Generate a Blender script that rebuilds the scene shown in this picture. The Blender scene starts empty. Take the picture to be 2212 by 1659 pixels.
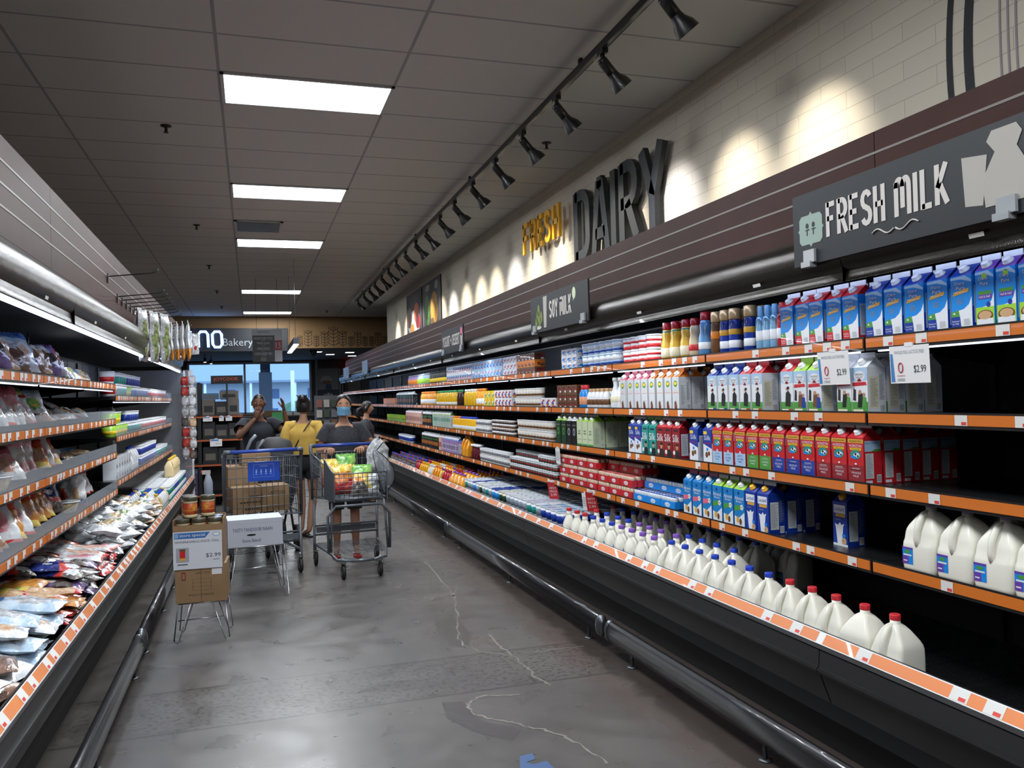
import bpy, math, random
from mathutils import Vector, Matrix
R=math.radians; PI=math.pi
C=bpy.context.scene.collection
scene=bpy.context.scene
random.seed(7)
# ------------------------------------------------------------ camera, world, exposure
cam=bpy.data.cameras.new('camera'); camo=bpy.data.objects.new('camera',cam); C.objects.link(camo)
_yaw,_pit,_rol=.306190,.0133463,-.026708
_f=Vector((math.sin(_yaw)*math.cos(_pit),math.cos(_yaw)*math.cos(_pit),math.sin(_pit)))
_r=Vector((math.cos(_yaw),-math.sin(_yaw),0)); _u=_r.cross(_f)
_r2=_r*math.cos(_rol)+_u*math.sin(_rol); _u2=-_r*math.sin(_rol)+_u*math.cos(_rol)
m=Matrix((( _r2.x,_u2.x,-_f.x,0),(_r2.y,_u2.y,-_f.y,0),(_r2.z,_u2.z,-_f.z,1.5),(0,0,0,1)))
camo.matrix_world=m
cam.sensor_width=36; cam.lens=1784.91/2212*36; cam.clip_start=.05; cam.clip_end=400
scene.camera=camo
scene.view_settings.view_transform='Standard'; scene.view_settings.look='None'
scene.view_settings.exposure=0.0; scene.view_settings.gamma=1; scene.view_settings.use_curve_mapping=False
scene.cycles.use_denoising=True
scene.cycles.max_bounces=5; scene.cycles.diffuse_bounces=3; scene.cycles.glossy_bounces=3
scene.cycles.transmission_bounces=4; scene.cycles.transparent_max_bounces=8
scene.cycles.caustics_reflective=False; scene.cycles.caustics_refractive=False
scene.cycles.sample_clamp_indirect=4
scene.cycles.use_adaptive_sampling=True; scene.cycles.adaptive_threshold=.02
w=bpy.data.worlds.new('world'); scene.world=w; w.use_nodes=True
w.node_tree.nodes['Background'].inputs[0].default_value=(.40,.66,1,1)
w.node_tree.nodes['Background'].inputs[1].default_value=4.0
def light(name,kind,loc,target,energy,color=(1,1,1),size=1,size_y=None,spot=60,blend=.5,spread=180):
    d=bpy.data.lights.new(name,kind); d.energy=energy; d.color=color
    if kind=='AREA':
        d.size=size
        if size_y: d.shape='RECTANGLE'; d.size_y=size_y
        d.spread=R(spread)
    elif kind=='SPOT': d.shadow_soft_size=size; d.spot_size=R(spot); d.spot_blend=blend
    else: d.shadow_soft_size=size
    o=bpy.data.objects.new(name,d); C.objects.link(o); o.location=loc
    o.rotation_euler=(Vector(target)-Vector(loc)).to_track_quat('-Z','Y').to_euler()
    return o
ROOM_LIGHT=1.0
PANEL_W=72*ROOM_LIGHT
CASE_W=16*ROOM_LIGHT
SPOT_W=95*ROOM_LIGHT
# ceiling panels: row phase of the grid; lit panels every five rows
PANELS=[(-3.13,1),(-.08,1),(2.97,1),(6.015,1),(9.063,1),(12.11,1),(17.6,1),(21.85,1)]
for y,_ in PANELS:
    light('ceiling_panel_lamp','AREA',(.45,y+.305,3.765),(.45,y+.305,0),PANEL_W,(.92,.96,1),1.1,.5)
for y0,y1 in ((-.94,2.81),(2.81,6.56),(6.56,10.31),(10.31,14.06),(14.06,17.81),(17.81,23.0)):
    light('case_lamp','AREA',(2.365,(y0+y1)/2,1.955),(2.50,(y0+y1)/2,1.0),CASE_W*(y1-y0)/3.75,(.86,.92,1),.03,(y1-y0)*.95)
for y0,y1 in ((1.18,4.93),(4.93,8.68),(8.68,12.3)):
    light('case_lamp','AREA',(-.936,(y0+y1)/2,1.925),(-1.07,(y0+y1)/2,1.0),CASE_W*(y1-y0)/3.75,(.86,.92,1),.03,(y1-y0)*.95)
# the other aisles of the shop, beyond the left-hand fascia
for x in (-4.3,-6.9):
    for y in (0,6,12,18): light('ceiling_panel_lamp','AREA',(x,y,3.765),(x,y,0),PANEL_W,(1,.97,.93),1.1,.5)
for x,y in ((-4,26.5),(0,26.5),(4,26.5)): light('bakery_ceiling_lamp','AREA',(x,y,2.91),(x,y,0),8,(.9,.95,1),1.1,.5)
# ------------------------------------------------------------ materials
MATS={}
def lin(c):
    if isinstance(c,str):
        c=c.lstrip('#'); c=tuple(int(c[i:i+2],16)/255 for i in (0,2,4))
    return tuple((x/12.92 if x<=.04045 else ((x+.055)/1.055)**2.4) for x in c[:3])
def M(name,col='#808080',rough=.5,metal=0,spec=.5,emit=0,alpha=1,trans=0,coat=0,vary=0,vscale=20,bump=0,bscale=60,col2=None,ecol=None,sss=0):
    if name in MATS: return MATS[name]
    mt=bpy.data.materials.new(name); mt.use_nodes=True; nt=mt.node_tree; b=nt.nodes['Principled BSDF']
    c=lin(col); b.inputs['Base Color'].default_value=(*c,1)
    b.inputs['Roughness'].default_value=rough; b.inputs['Metallic'].default_value=metal
    b.inputs['Specular IOR Level'].default_value=spec; b.inputs['Alpha'].default_value=alpha
    b.inputs['Transmission Weight'].default_value=trans; b.inputs['Coat Weight'].default_value=coat
    if emit: b.inputs['Emission Color'].default_value=(*(lin(ecol) if ecol else c),1); b.inputs['Emission Strength'].default_value=emit
    if vary or col2:
        tc=nt.nodes.new('ShaderNodeTexCoord'); n=nt.nodes.new('ShaderNodeTexNoise'); n.inputs['Scale'].default_value=vscale; n.inputs['Detail'].default_value=4
        nt.links.new(tc.outputs['Object'],n.inputs['Vector'])
        mx=nt.nodes.new('ShaderNodeMix'); mx.data_type='RGBA'
        c2=lin(col2) if col2 else tuple(x*(1-vary) for x in c)
        mx.inputs[6].default_value=(*c,1); mx.inputs[7].default_value=(*c2,1)
        r=nt.nodes.new('ShaderNodeMapRange'); r.inputs[1].default_value=.4; r.inputs[2].default_value=.6
        nt.links.new(n.outputs[0],r.inputs[0]); nt.links.new(r.outputs[0],mx.inputs[0]); nt.links.new(mx.outputs[2],b.inputs['Base Color'])
    if bump:
        tc=nt.nodes.new('ShaderNodeTexCoord'); n=nt.nodes.new('ShaderNodeTexNoise'); n.inputs['Scale'].default_value=bscale
        bp=nt.nodes.new('ShaderNodeBump'); bp.inputs['Strength'].default_value=bump; bp.inputs['Distance'].default_value=.01
        nt.links.new(tc.outputs['Object'],n.inputs['Vector']); nt.links.new(n.outputs[0],bp.inputs['Height']); nt.links.new(bp.outputs[0],b.inputs['Normal'])
    MATS[name]=mt; return mt
# ------------------------------------------------------------ mesh builder
_txt={}
def text_data(s,depth):
    k=(s,depth>0)
    if k in _txt: return _txt[k]
    cu=bpy.data.curves.new('t','FONT'); cu.body=s; cu.resolution_u=2; cu.fill_mode='BOTH' if depth else 'FRONT'
    if depth: cu.extrude=.5
    cu.dimensions='2D'
    ob=bpy.data.objects.new('t',cu); me=bpy.data.meshes.new_from_object(ob)
    vs=[tuple(v.co) for v in me.vertices]; fs=[tuple(p.vertices) for p in me.polygons]
    bpy.data.objects.remove(ob); bpy.data.curves.remove(cu); bpy.data.meshes.remove(me)
    if vs:
        x0=min(v[0] for v in vs); x1=max(v[0] for v in vs); y0=min(v[1] for v in vs); y1=max(v[1] for v in vs)
    else: x0=y0=0; x1=y1=1
    _txt[k]=(vs,fs,x0,x1,y0,y1); return _txt[k]
class MB:
    def __init__(s): s.v=[]; s.f=[]; s.mi=[]; s.sm=[]; s.mats=[]; s.cur=0; s.smooth=False
    def mat(s,m):
        if m not in s.mats: s.mats.append(m)
        s.cur=s.mats.index(m); return s
    def add(s,vs,fs,smooth=None):
        b=len(s.v); s.v+= [tuple(v) for v in vs]
        for f in fs: s.f.append(tuple(i+b for i in f)); s.mi.append(s.cur); s.sm.append(s.smooth if smooth is None else smooth)
        return s
    def box(s,a,b):
        x0,y0,z0=a; x1,y1,z1=b
        return s.add([(x0,y0,z0),(x1,y0,z0),(x1,y1,z0),(x0,y1,z0),(x0,y0,z1),(x1,y0,z1),(x1,y1,z1),(x0,y1,z1)],
            [(0,3,2,1),(4,5,6,7),(0,1,5,4),(1,2,6,5),(2,3,7,6),(3,0,4,7)],False)
    def poly(s,pts,flip=False):
        n=len(pts); f=tuple(range(n)); return s.add(pts,[f[::-1] if flip else f],False)
    def patch(s,o,u,v,pts,off=.0006):
        o=Vector(o);u=Vector(u);v=Vector(v); n=u.cross(v).normalized()*off
        return s.poly([o+n+u*p[0]+v*p[1] for p in pts])
    def rect(s,o,u,v,x0,y0,x1,y1,off=.0006): return s.patch(o,u,v,[(x0,y0),(x1,y0),(x1,y1),(x0,y1)],off)
    def disc(s,o,u,v,cx,cy,r,ry=None,n=16,off=.0006,a0=0,a1=2*PI):
        ry=ry or r
        k=n if a1-a0>6.2 else n+1
        return s.patch(o,u,v,[(cx+r*math.cos(a0+(a1-a0)*i/n),cy+ry*math.sin(a0+(a1-a0)*i/n)) for i in range(k)],off)
    def text(s,st,o,u,v,cx,cy,h,w=None,depth=0,off=.0012):
        vs,fs,x0,x1,y0,y1=text_data(st,depth)
        o=Vector(o);u=Vector(u);v=Vector(v); n=u.cross(v).normalized()
        sy=h/max(y1-y0,1e-6); sx=(w/(x1-x0)) if w else sy
        P=[o+u*(cx+(p[0]-(x0+x1)/2)*sx)+v*(cy+(p[1]-(y0+y1)/2)*sy)+n*(off+(p[2]+.5)*depth if depth else off) for p in vs]
        return s.add(P,fs,False)
    def tube(s,pts,r,n=6,cap=True,closed=False):
        pts=[Vector(p) for p in pts]; rs=r if isinstance(r,(list,tuple)) else [r]*len(pts)
        rings=[]; up=None; N=len(pts)
        for i,p in enumerate(pts):
            a=pts[(i-1)%N] if (i>0 or closed) else p; b=pts[(i+1)%N] if (i<N-1 or closed) else p
            t=(b-a).normalized() if (b-a).length>1e-9 else Vector((0,0,1))
            if up is None: up=Vector((0,0,1)) if abs(t.z)<.9 else Vector((1,0,0))
            x=t.cross(up)
            if x.length<1e-4: x=t.cross(Vector((1,.3,.1)))
            x.normalize(); y=x.cross(t).normalized(); up=y
            rings.append([p+(x*math.cos(2*PI*k/n)+y*math.sin(2*PI*k/n))*rs[i] for k in range(n)])
        vs=[q for rg in rings for q in rg]; fs=[]
        M_=N if closed else N-1
        for i in range(M_):
            j=(i+1)%N
            for k in range(n): fs.append((i*n+k,i*n+(k+1)%n,j*n+(k+1)%n,j*n+k))
        if cap and not closed: fs.append(tuple(range(n))[::-1]); fs.append(tuple((N-1)*n+k for k in range(n)))
        return s.add(vs,fs,True)
    def lathe(s,prof,c=(0,0,0),n=16,axis='z',smooth=True):
        vs=[]
        for r,z in prof:
            for k in range(n):
                a=2*PI*k/n; x,y=r*math.cos(a),r*math.sin(a)
                p=(x,y,z) if axis=='z' else ((z,x,y) if axis=='x' else (y,z,x))
                vs.append((p[0]+c[0],p[1]+c[1],p[2]+c[2]))
        fs=[]
        for i in range(len(prof)-1):
            for k in range(n): fs.append((i*n+k,i*n+(k+1)%n,(i+1)*n+(k+1)%n,(i+1)*n+k))
        s.add(vs,fs,smooth); L=len(prof)
        b=len(s.v)-len(vs)
        s.f.append(tuple(b+k for k in range(n))[::-1]); s.mi.append(s.cur); s.sm.append(False)
        s.f.append(tuple(b+(L-1)*n+k for k in range(n))); s.mi.append(s.cur); s.sm.append(False)
        return s
    def loft(s,rings,cap=True,smooth=True):
        n=len(rings[0]); vs=[p for r in rings for p in r]; fs=[]
        for i in range(len(rings)-1):
            for k in range(n): fs.append((i*n+k,i*n+(k+1)%n,(i+1)*n+(k+1)%n,(i+1)*n+k))
        if cap: fs.append(tuple(range(n))[::-1]); fs.append(tuple((len(rings)-1)*n+k for k in range(n)))
        return s.add(vs,fs,smooth)
    def prism(s,prof,y0,y1,closed=True):
        n=len(prof); vs=[(x,y0,z) for x,z in prof]+[(x,y1,z) for x,z in prof]
        fs=[(i,(i+1)%n,n+(i+1)%n,n+i) for i in range(n if closed else n-1)]
        if closed: fs+= [tuple(range(n))[::-1],tuple(n+i for i in range(n))]
        return s.add(vs,fs,False)
    def build(s,name,parent=None,loc=None,mat=None):
        me=bpy.data.meshes.new(name); me.from_pydata(s.v,[],s.f)
        if not s.mats and mat: s.mats=[mat]
        for mm in s.mats: me.materials.append(mm)
        me.polygons.foreach_set('material_index',s.mi); me.polygons.foreach_set('use_smooth',s.sm); me.update()
        o=bpy.data.objects.new(name,me); C.objects.link(o)
        if parent: o.parent=parent
        if loc: o.location=loc
        return o
def tag(o,label,cat,group=None,kind=None):
    o['label']=label; o['category']=cat
    if group: o['group']=group
    if kind: o['kind']=kind
    return o
def thing(name,label,cat,loc=(0,0,0),rz=0,group=None):
    o=bpy.data.objects.new(name,None); C.objects.link(o); o.location=loc; o.rotation_euler=(0,0,rz)
    o.empty_display_size=.05
    return tag(o,label,cat,group)
def struct(o): o['kind']='structure'; return o
KIDS={}
def kids(o):
    if o.name not in KIDS: KIDS[o.name]=[x for x in bpy.data.objects if x.parent==o]
    return KIDS[o.name]
def dup(root,loc,rot=(0,0,0),label=None,group=None,scale=None):
    r=root.copy(); C.objects.link(r); r.location=loc; r.rotation_euler=rot
    if scale: r.scale=scale
    if label: r['label']=label
    if group: r['group']=group
    for ch in kids(root):
        c=ch.copy(); C.objects.link(c); c.parent=r
        for g in kids(ch):
            d=g.copy(); C.objects.link(d); d.parent=c
    return r
ORD=['first','second','third','fourth','fifth','sixth','seventh','eighth','ninth','tenth','eleventh','twelfth','thirteenth','fourteenth','fifteenth','sixteenth','seventeenth','eighteenth','nineteenth','twentieth']
def ordn(i): return ORD[i] if i<20 else ('twenty-'+ORD[i-20] if i<29 else 'last')
# ------------------------------------------------------------ common materials
BLK=M('black_enamel','#17181a',.35,spec=.5,coat=.2)
BLK2=M('black_matte','#0d0e10',.6)
DGR=M('dark_grey_panel','#2b2b2c',.38,spec=.5)
STEEL=M('brushed_steel','#9a9c9e',.35,metal=1)
ORANGE=M('orange_rail','#d0701e',.45,coat=.3)
ORANGE2=M('lip_rail_orange','#e58a52',.35,coat=.5)
WHITE=M('white_paper','#e8e8e8',.6)
RED=M('red_paper','#c8262c',.5)
PLW=M('white_plastic','#e9ecef',.35,coat=.3)
WOOD=M('dark_wood_slatwall','#3d221d',.5,spec=.15,vary=.18,vscale=3)
GROOVE=M('slatwall_groove','#77726e',.45,spec=.4)
CANOPY=M('bronze_canopy','#2c2825',.2,metal=.55,bump=.12,bscale=240)
LAMP=M('lamp_diffuser','#ffffff',.4,emit=6,ecol='#f6fbff')
TUBE=M('led_tube','#ffffff',.4,emit=7,ecol='#c9d8ff')
GLASS=M('clear_acrylic','#dfe8f2',.08,alpha=.22,spec=.6)
# ============================================================ people (built first, placed where they stand)
SKIN1=M('skin_warm','#9a6f55',.55,spec=.35); SKIN2=M('skin_light','#ab8067',.55,spec=.35); SKIN3=M('skin_dark','#6e4c3c',.55,spec=.35)
HAIR=M('black_hair','#120f10',.45,spec=.4); CLB=M('black_cloth','#15161b',.85); DOT=M('black_dotted_cloth','#17181d',.85,col2='#3a3b42',vscale=160)
CLY=M('mustard_cloth','#c6a24a',.85,vary=.15,vscale=10); CLG=M('charcoal_cloth','#34343c',.85,vary=.2,vscale=9); CLN=M('navy_cloth','#10151f',.85)
EYEW=M('eye_white','#d8d4cf',.3); IRIS=M('iris_dark','#20130d',.25); LIP=M('lip','#8a4a44',.5)
MASKM=M('mask_blue','#6fa6c9',.8,vary=.1,vscale=30)
def skin_eval(verts,edges,radii,mat,levels=2):
    me=bpy.data.meshes.new('t'); me.from_pydata(verts,edges,[]); ob=bpy.data.objects.new('t',me); C.objects.link(ob)
    md=ob.modifiers.new('s','SKIN'); md.use_smooth_shade=True
    for i,r in enumerate(radii):
        me.skin_vertices[0].data[i].radius=r if isinstance(r,tuple) else (r,r)
        me.skin_vertices[0].data[i].use_root=(i==0)
    sb=ob.modifiers.new('b','SUBSURF'); sb.levels=levels; sb.render_levels=levels
    dg=bpy.context.evaluated_depsgraph_get(); dg.update(); ev=ob.evaluated_get(dg); m2=bpy.data.meshes.new_from_object(ev)
    out=([tuple(v.co) for v in m2.vertices],[tuple(p.vertices) for p in m2.polygons])
    bpy.data.objects.remove(ob); bpy.data.meshes.remove(me); bpy.data.meshes.remove(m2); return out
def head_mesh(b,c,yaw,pitch,mat,s=1.0,eyes=True):
    NT,NP=28,20; Mx=Matrix.Translation(c)@Matrix.Rotation(yaw,4,'Z')@Matrix.Rotation(pitch,4,'X')
    def P(t,p):
        # p 0 top .. pi bottom ; t around, front is -Y
        x=math.sin(p)*math.sin(t); y=-math.sin(p)*math.cos(t); z=math.cos(p)
        rx,ry,rz=.074,.092,.112
        if z<0: rx*=1-.30*abs(z)**1.3; ry*=1-.12*abs(z)
        X,Y,Z=x*rx,y*ry,z*rz
        f=max(0,-y)
        d=math.exp(-((X/.011)**2))*math.exp(-(((Z+.014)/.020)**2))*f; Y-=.021*d
        for sx in (-.03,.03): Y+=.010*math.exp(-(((X-sx)/.016)**2+((Z-.012)/.013)**2))*f
        Y-=.006*math.exp(-((X/.022)**2+((Z+.055)/.010)**2))*f; Y-=.008*math.exp(-((X/.02)**2+((Z+.095)/.016)**2))*f
        return (X*s,Y*s,Z*s)
    vs=[];
    for j in range(NP+1):
        for i in range(NT): vs.append(Mx@Vector(P(2*PI*i/NT,PI*(.02+.96*j/NP))))
    fs=[(j*NT+i,j*NT+(i+1)%NT,(j+1)*NT+(i+1)%NT,(j+1)*NT+i) for j in range(NP) for i in range(NT)]
    fs+=[tuple(range(NT))[::-1],tuple(NP*NT+i for i in range(NT))]
    b.mat(mat); b.add(vs,[f[::-1] for f in fs],True)
    for sx in (-1,1): # ears
        ring=[[Mx@Vector((s*(sx*(.070+dx)),s*(.012+.022*math.cos(a)*k),s*(.002+.030*math.sin(a)*k))) for a in [2*PI*q/10 for q in range(10)]] for dx,k in ((0,.8),(.010,1),(.014,.7))]
        b.loft(ring if sx<0 else [r[::-1] for r in ring])
    if eyes:
        for sx in (-.03,.03):
            for m_,r,dy in ((EYEW,.0105,0),(IRIS,.006,-.006)):
                b.mat(m_); cc=Mx@Vector((sx*s,-.072*s+dy,.011*s)); b.lathe([(.001,-r*.6),(r*.8,-r*.35),(r,0),(r*.8,r*.35),(.001,r*.6)],cc,8)
            b.mat(HAIR); b.tube([Mx@Vector(((sx+q*.014)*s,(-.083+abs(q)*.004)*s,(.030-abs(q)*.003)*s)) for q in (-1,0,1)],.0026,5)
        b.mat(LIP); b.tube([Mx@Vector((q*.018*s,(-.090+abs(q)*.006)*s,-.054*s)) for q in (-1,-.5,0,.5,1)],[.002,.004,.0045,.004,.002],6)
    return Mx
def hand(b,w,d,n,curl,mat,s=1.0):
    """palm and five fingers; w wrist, d forward, n palm normal (fingers curl toward n)"""
    w=Vector(w); d=Vector(d).normalized(); n=Vector(n); n=(n-d*n.dot(d)).normalized(); sd=d.cross(n)
    b.mat(mat); rings=[]
    for t,hw,ht in ((-.01,.022,.018),(.02,.030,.016),(.05,.038,.014),(.078,.040,.012),(.086,.034,.009)):
        rings.append([w+(d*t+sd*(hw*math.cos(a))+n*(ht*math.sin(a)))*s for a in [2*PI*q/10 for q in range(10)]])
    b.loft(rings)
    for i,(o,L) in enumerate(((-.029,.060),(-.010,.072),(.010,.068),(.028,.052))):
        p=w+(d*.078+sd*o)*s; pts=[p]; a=0
        for k,fr in enumerate((.45,.32,.23)):
            a+=curl*(1,.9,.6)[k]*(1+.1*i); pts.append(pts[-1]+(d*math.cos(a)+n*math.sin(a)+sd*o*1.2)*(L*fr)*s)
        b.tube(pts,[.0088*s,.0085*s,.0078*s,.0062*s],7)
    p=w+(d*.02-sd*.026)*s; t1=p+(d*.030-sd*.028+n*.010)*s; t2=t1+(d*.026-sd*.010+n*.014)*s; t3=t2+(d*.020+sd*.002+n*.010)*s
    b.tube([p,t1,t2,t3],[.012*s,.0105*s,.009*s,.0065*s],7)
def person(label,loc,rz,J,skin,clothes,head_yaw=0,head_pitch=0,hair='short',mask=False,s=.915,hands=(),shoe=None,extra=None,eyes=True):
    T=thing('person',label,'person',loc,rz)
    D=dict(pel=(0,0,.93),wai=(0,0,1.06),che=(0,0,1.24),nb=(0,.005,1.40),nk=(0,-.005,1.475),sl=(-.165,.01,1.365),sr=(.165,.01,1.365),
        el=(-.21,.02,1.09),er=(.21,.02,1.09),wl=(-.23,-.03,.85),wr=(.23,-.03,.85),hl=(-.09,0,.88),hr=(.09,0,.88),kl=(-.095,-.01,.49),kr=(.095,-.01,.49),
        al=(-.10,.03,.075),ar=(.10,.03,.075),hel=(-.10,.06,.035),her=(.10,.06,.035),tl=(-.115,-.13,.028),tr=(.115,-.13,.028))
    D.update(J); K={k:tuple(c*s for c in v) for k,v in D.items()}
    mid=lambda a,c,t:tuple(K[a][i]+(K[c][i]-K[a][i])*t for i in range(3))
    V_=[];E_=[];R_=[]
    def vtx(p,r): V_.append(p); R_.append(tuple(q*s for q in (r if isinstance(r,tuple) else (r,r)))); return len(V_)-1
    def ch(a,pts):
        for p,r in pts: i=vtx(p,r); E_.append((a,i)); a=i
        return a
    p0=vtx(K['pel'],(.135,.10)); w0=ch(p0,[(K['wai'],(.118,.088)),(K['che'],(.14,.098))]); n0=ch(w0,[(K['nb'],(.075,.06)),(K['nk'],(.046,.05)),((K['nk'][0],K['nk'][1]-.01*s,K['nk'][2]+.05*s),.044)])
    nb=w0
    for q in 'lr':
        ch(w0,[(K['s'+q],.056),(mid('s'+q,'e'+q,.5),.045),(K['e'+q],.038),(mid('e'+q,'w'+q,.4),.038),(K['w'+q],.024)])
        ch(p0,[(K['h'+q],.088),(mid('h'+q,'k'+q,.5),.072),(K['k'+q],.053),(mid('k'+q,'a'+q,.35),.053),(K['a'+q],.033),(K['t'+q],(.036,.022))])
    vs,fs=skin_eval(V_,E_,R_,skin)
    b=MB().mat(skin); b.add(vs,fs,True)
    hc=Vector((K['nk'][0],K['nk'][1]-.02*s,K['nk'][2]+.125*s)); Mx=head_mesh(b,hc,head_yaw,head_pitch,skin,s*1.02,eyes)
    for q,d,n,c in hands: hand(b,K['w'+q],d,n,c,skin,s)
    b.build('body',T)
    # hair
    b=MB().mat(HAIR); NT=24; k=s*1.02
    def shell(off,lo,front,top=1.0):
        rings=[]
        for j in range(13):
            row=[]
            for i in range(NT):
                t=2*PI*i/NT; fr=math.cos(t) # 1 = front
                lim=lo+(front-lo)*max(0,fr)**.7
                p=lim*(j/12)
                x=math.sin(p)*math.sin(t); y=-math.sin(p)*math.cos(t); z=math.cos(p); w=1+.03*math.sin(5*t+j)
                row.append(Mx@Vector((x*(.074+off)*w*k,y*(.092+off)*w*k,z*(.112+off)*k)))
            rings.append(row)
        b.loft(rings,cap=False); b.loft([rings[-1],[v-(v-(Mx@Vector((0,0,0))))*.12 for v in rings[-1]]],cap=False)
    if hair=='short': shell(.003,1.75,.95)
    elif hair=='bun':
        shell(.014,2.2,.95); c=Mx@Vector((.02*k,.07*k,.085*k)); b.lathe([(.004,-.05),(.035,-.038),(.052,-.01),(.05,.015),(.03,.042),(.004,.05)],c,14)
        for a in range(6): b.tube([c+Vector((.04*math.cos(a),.03*math.sin(a),.02)),c+Vector((.07*math.cos(a*1.3),.05*math.sin(a),.045))],[.008,.002],5)
    elif hair=='tied': shell(.011,2.15,.78); b.tube([Mx@Vector((0,.09*k,-.02*k)),Mx@Vector((.02*k,.13*k,-.05*k)),Mx@Vector((.02*k,.12*k,-.12*k))],[.03*k,.03*k,.012*k],10)
    elif hair=='pony': shell(.012,2.1,.85); b.tube([Mx@Vector((0,.09*k,.0)),Mx@Vector((0,.15*k,-.03*k)),Mx@Vector((0,.16*k,-.12*k)),Mx@Vector((0,.12*k,-.2*k))],[.03*k,.04*k,.04*k,.015*k],10)
    b.build('hair',T)
    if mask:
        b=MB().mat(MASKM); rows=[]
        for j in range(7):
            z=-.012-.088*j/6; row=[]
            for i in range(13):
                u=-1+2*i/12; x=u*.070*(1-.12*abs(j/6)); y=-(.098+.020*math.exp(-((j-1.5)/2.2)**2)*(1-abs(u)))*math.cos(u*1.12)-.004*((j%2))
                row.append(Mx@Vector((x*k,y*k,z*k)))
            rows.append(row)
        vs=[v for r in rows for v in r]; b.add(vs,[(j*13+i,j*13+i+1,(j+1)*13+i+1,(j+1)*13+i) for j in range(6) for i in range(12)],True); b.mat(PLW_)
        for sx in (-1,1): b.tube([rows[0][0 if sx<0 else 12],Mx@Vector((sx*.078*k,.0,.01*k)),Mx@Vector((sx*.074*k,.02*k,-.01*k)),rows[-1][0 if sx<0 else 12]],.0015,4)
        b.build('face_mask',T)
    kv=lambda k:Vector(K[k])
    def ell(c,rx,ry,n=20,fold=0,ph=0): return [Vector(c)+Vector((rx*s*math.cos(a)*(1+fold*math.sin(7*a+ph)),ry*s*math.sin(a)*(1+fold*math.sin(7*a+ph)),0)) for a in [2*PI*q/n for q in range(n)]]
    for nm,mt,parts in clothes:
        b=MB().mat(mt); b.smooth=True; f=parts.get('fat',1)
        if nm=='shirt':
            hz=parts.get('hem',0); pe=kv('pel'); wa=kv('wai'); ch_=kv('che'); nb_=kv('nb')
            st=[(pe+Vector((0,0,(.02+hz)*s)),.158*f,.122*f,.03),(pe+Vector((0,0,(.05+hz)*s)),.160*f,.124*f,.03),(wa+Vector((0,0,.02*s)),.152*f,.116*f,.02),(ch_+Vector((0,0,-.03*s)),.165*f,.124*f,.012),(ch_+Vector((0,0,.05*s)),.172*f,.12*f,0),(kv('nb')+Vector((0,0,-.075*s)),.178,.105,0),(nb_+Vector((0,0,-.035*s)),.140,.085,0),(nb_+Vector((0,0,-.012*s)),.088,.070,0)]
            b.loft([ell(c,rx,ry,20,fo,i) for i,(c,rx,ry,fo) in enumerate(st)],cap=False)
            for q in 'lr':
                a0=kv('s'+q); m1=Vector(mid('s'+q,'e'+q,parts.get('sl',.5))); inn=(ch_+Vector((0,0,.11*s)))-a0; b.tube([a0+inn*.45,a0,a0+(m1-a0)*.5,m1],[.066*s,.072*s,.070*f*s,.074*f*s],14,cap=False)
        else:
            pe=kv('pel'); L=parts['len']
            b.loft([ell(pe+Vector((0,0,.10*s)),.135,.102),ell(pe+Vector((0,0,.04*s)),.150,.116),ell(pe+Vector((0,0,-.04*s)),.166,.126),ell(pe+Vector((0,0,-.10*s)),.150,.115),ell(pe+Vector((0,0,-.13*s)),.08,.07)])
            for q in 'lr':
                h_=kv('h'+q); pts=[h_+Vector((0,0,.03*s)),h_,Vector(mid('h'+q,'k'+q,min(L,.95)*.5))]; rd_=[.085,.098,.092]
                if L<=1: pts.append(Vector(mid('h'+q,'k'+q,L))); rd_.append(.088 if L<.6 else .078)
                else: pts+=[kv('k'+q),Vector(mid('k'+q,'a'+q,.5)),Vector(mid('k'+q,'a'+q,.96))]; rd_+=[.070,.064,.058]
                b.tube(pts,[r*s for r in rd_],16,cap=False)
        b.build(nm,T)
    if shoe:
        for q in 'lr':
            a=Vector(K['hel' if q=='l' else 'her']); t=Vector(K['t'+q]); d=(t-Vector((K['a'+q]))); d.z=0; d.normalize(); hd=Vector(K['a'+q]); hd.z=0; sd=Vector((-d.y,d.x,0)); o=hd-d*.05
            b=MB().mat(shoe); ol=[(-.0,.6),(.06,.8),(.14,1.0),(.2,.95),(.235,.6),(.245,.1)]
            ring=[o+d*l*s*1.05+sd*.042*w*s for l,w in ol]+[o+d*l*s*1.05-sd*.042*w*s for l,w in ol[::-1]]
            b.loft([[v+Vector((0,0,-.001+.002)) for v in ring],[v+Vector((0,0,.016)) for v in ring]],smooth=False)
            tp=o+d*.17*s; b.tube([tp+sd*.036*s+Vector((0,0,.016))-d*.05,tp+Vector((0,0,.05)),tp-sd*.036*s+Vector((0,0,.016))-d*.05],.006,6); b.build('sandal',T)
    if extra: extra(T,K,s,Mx)
    return T
PLW_=M('mask_edge_white','#dfe4e8',.6)
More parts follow.
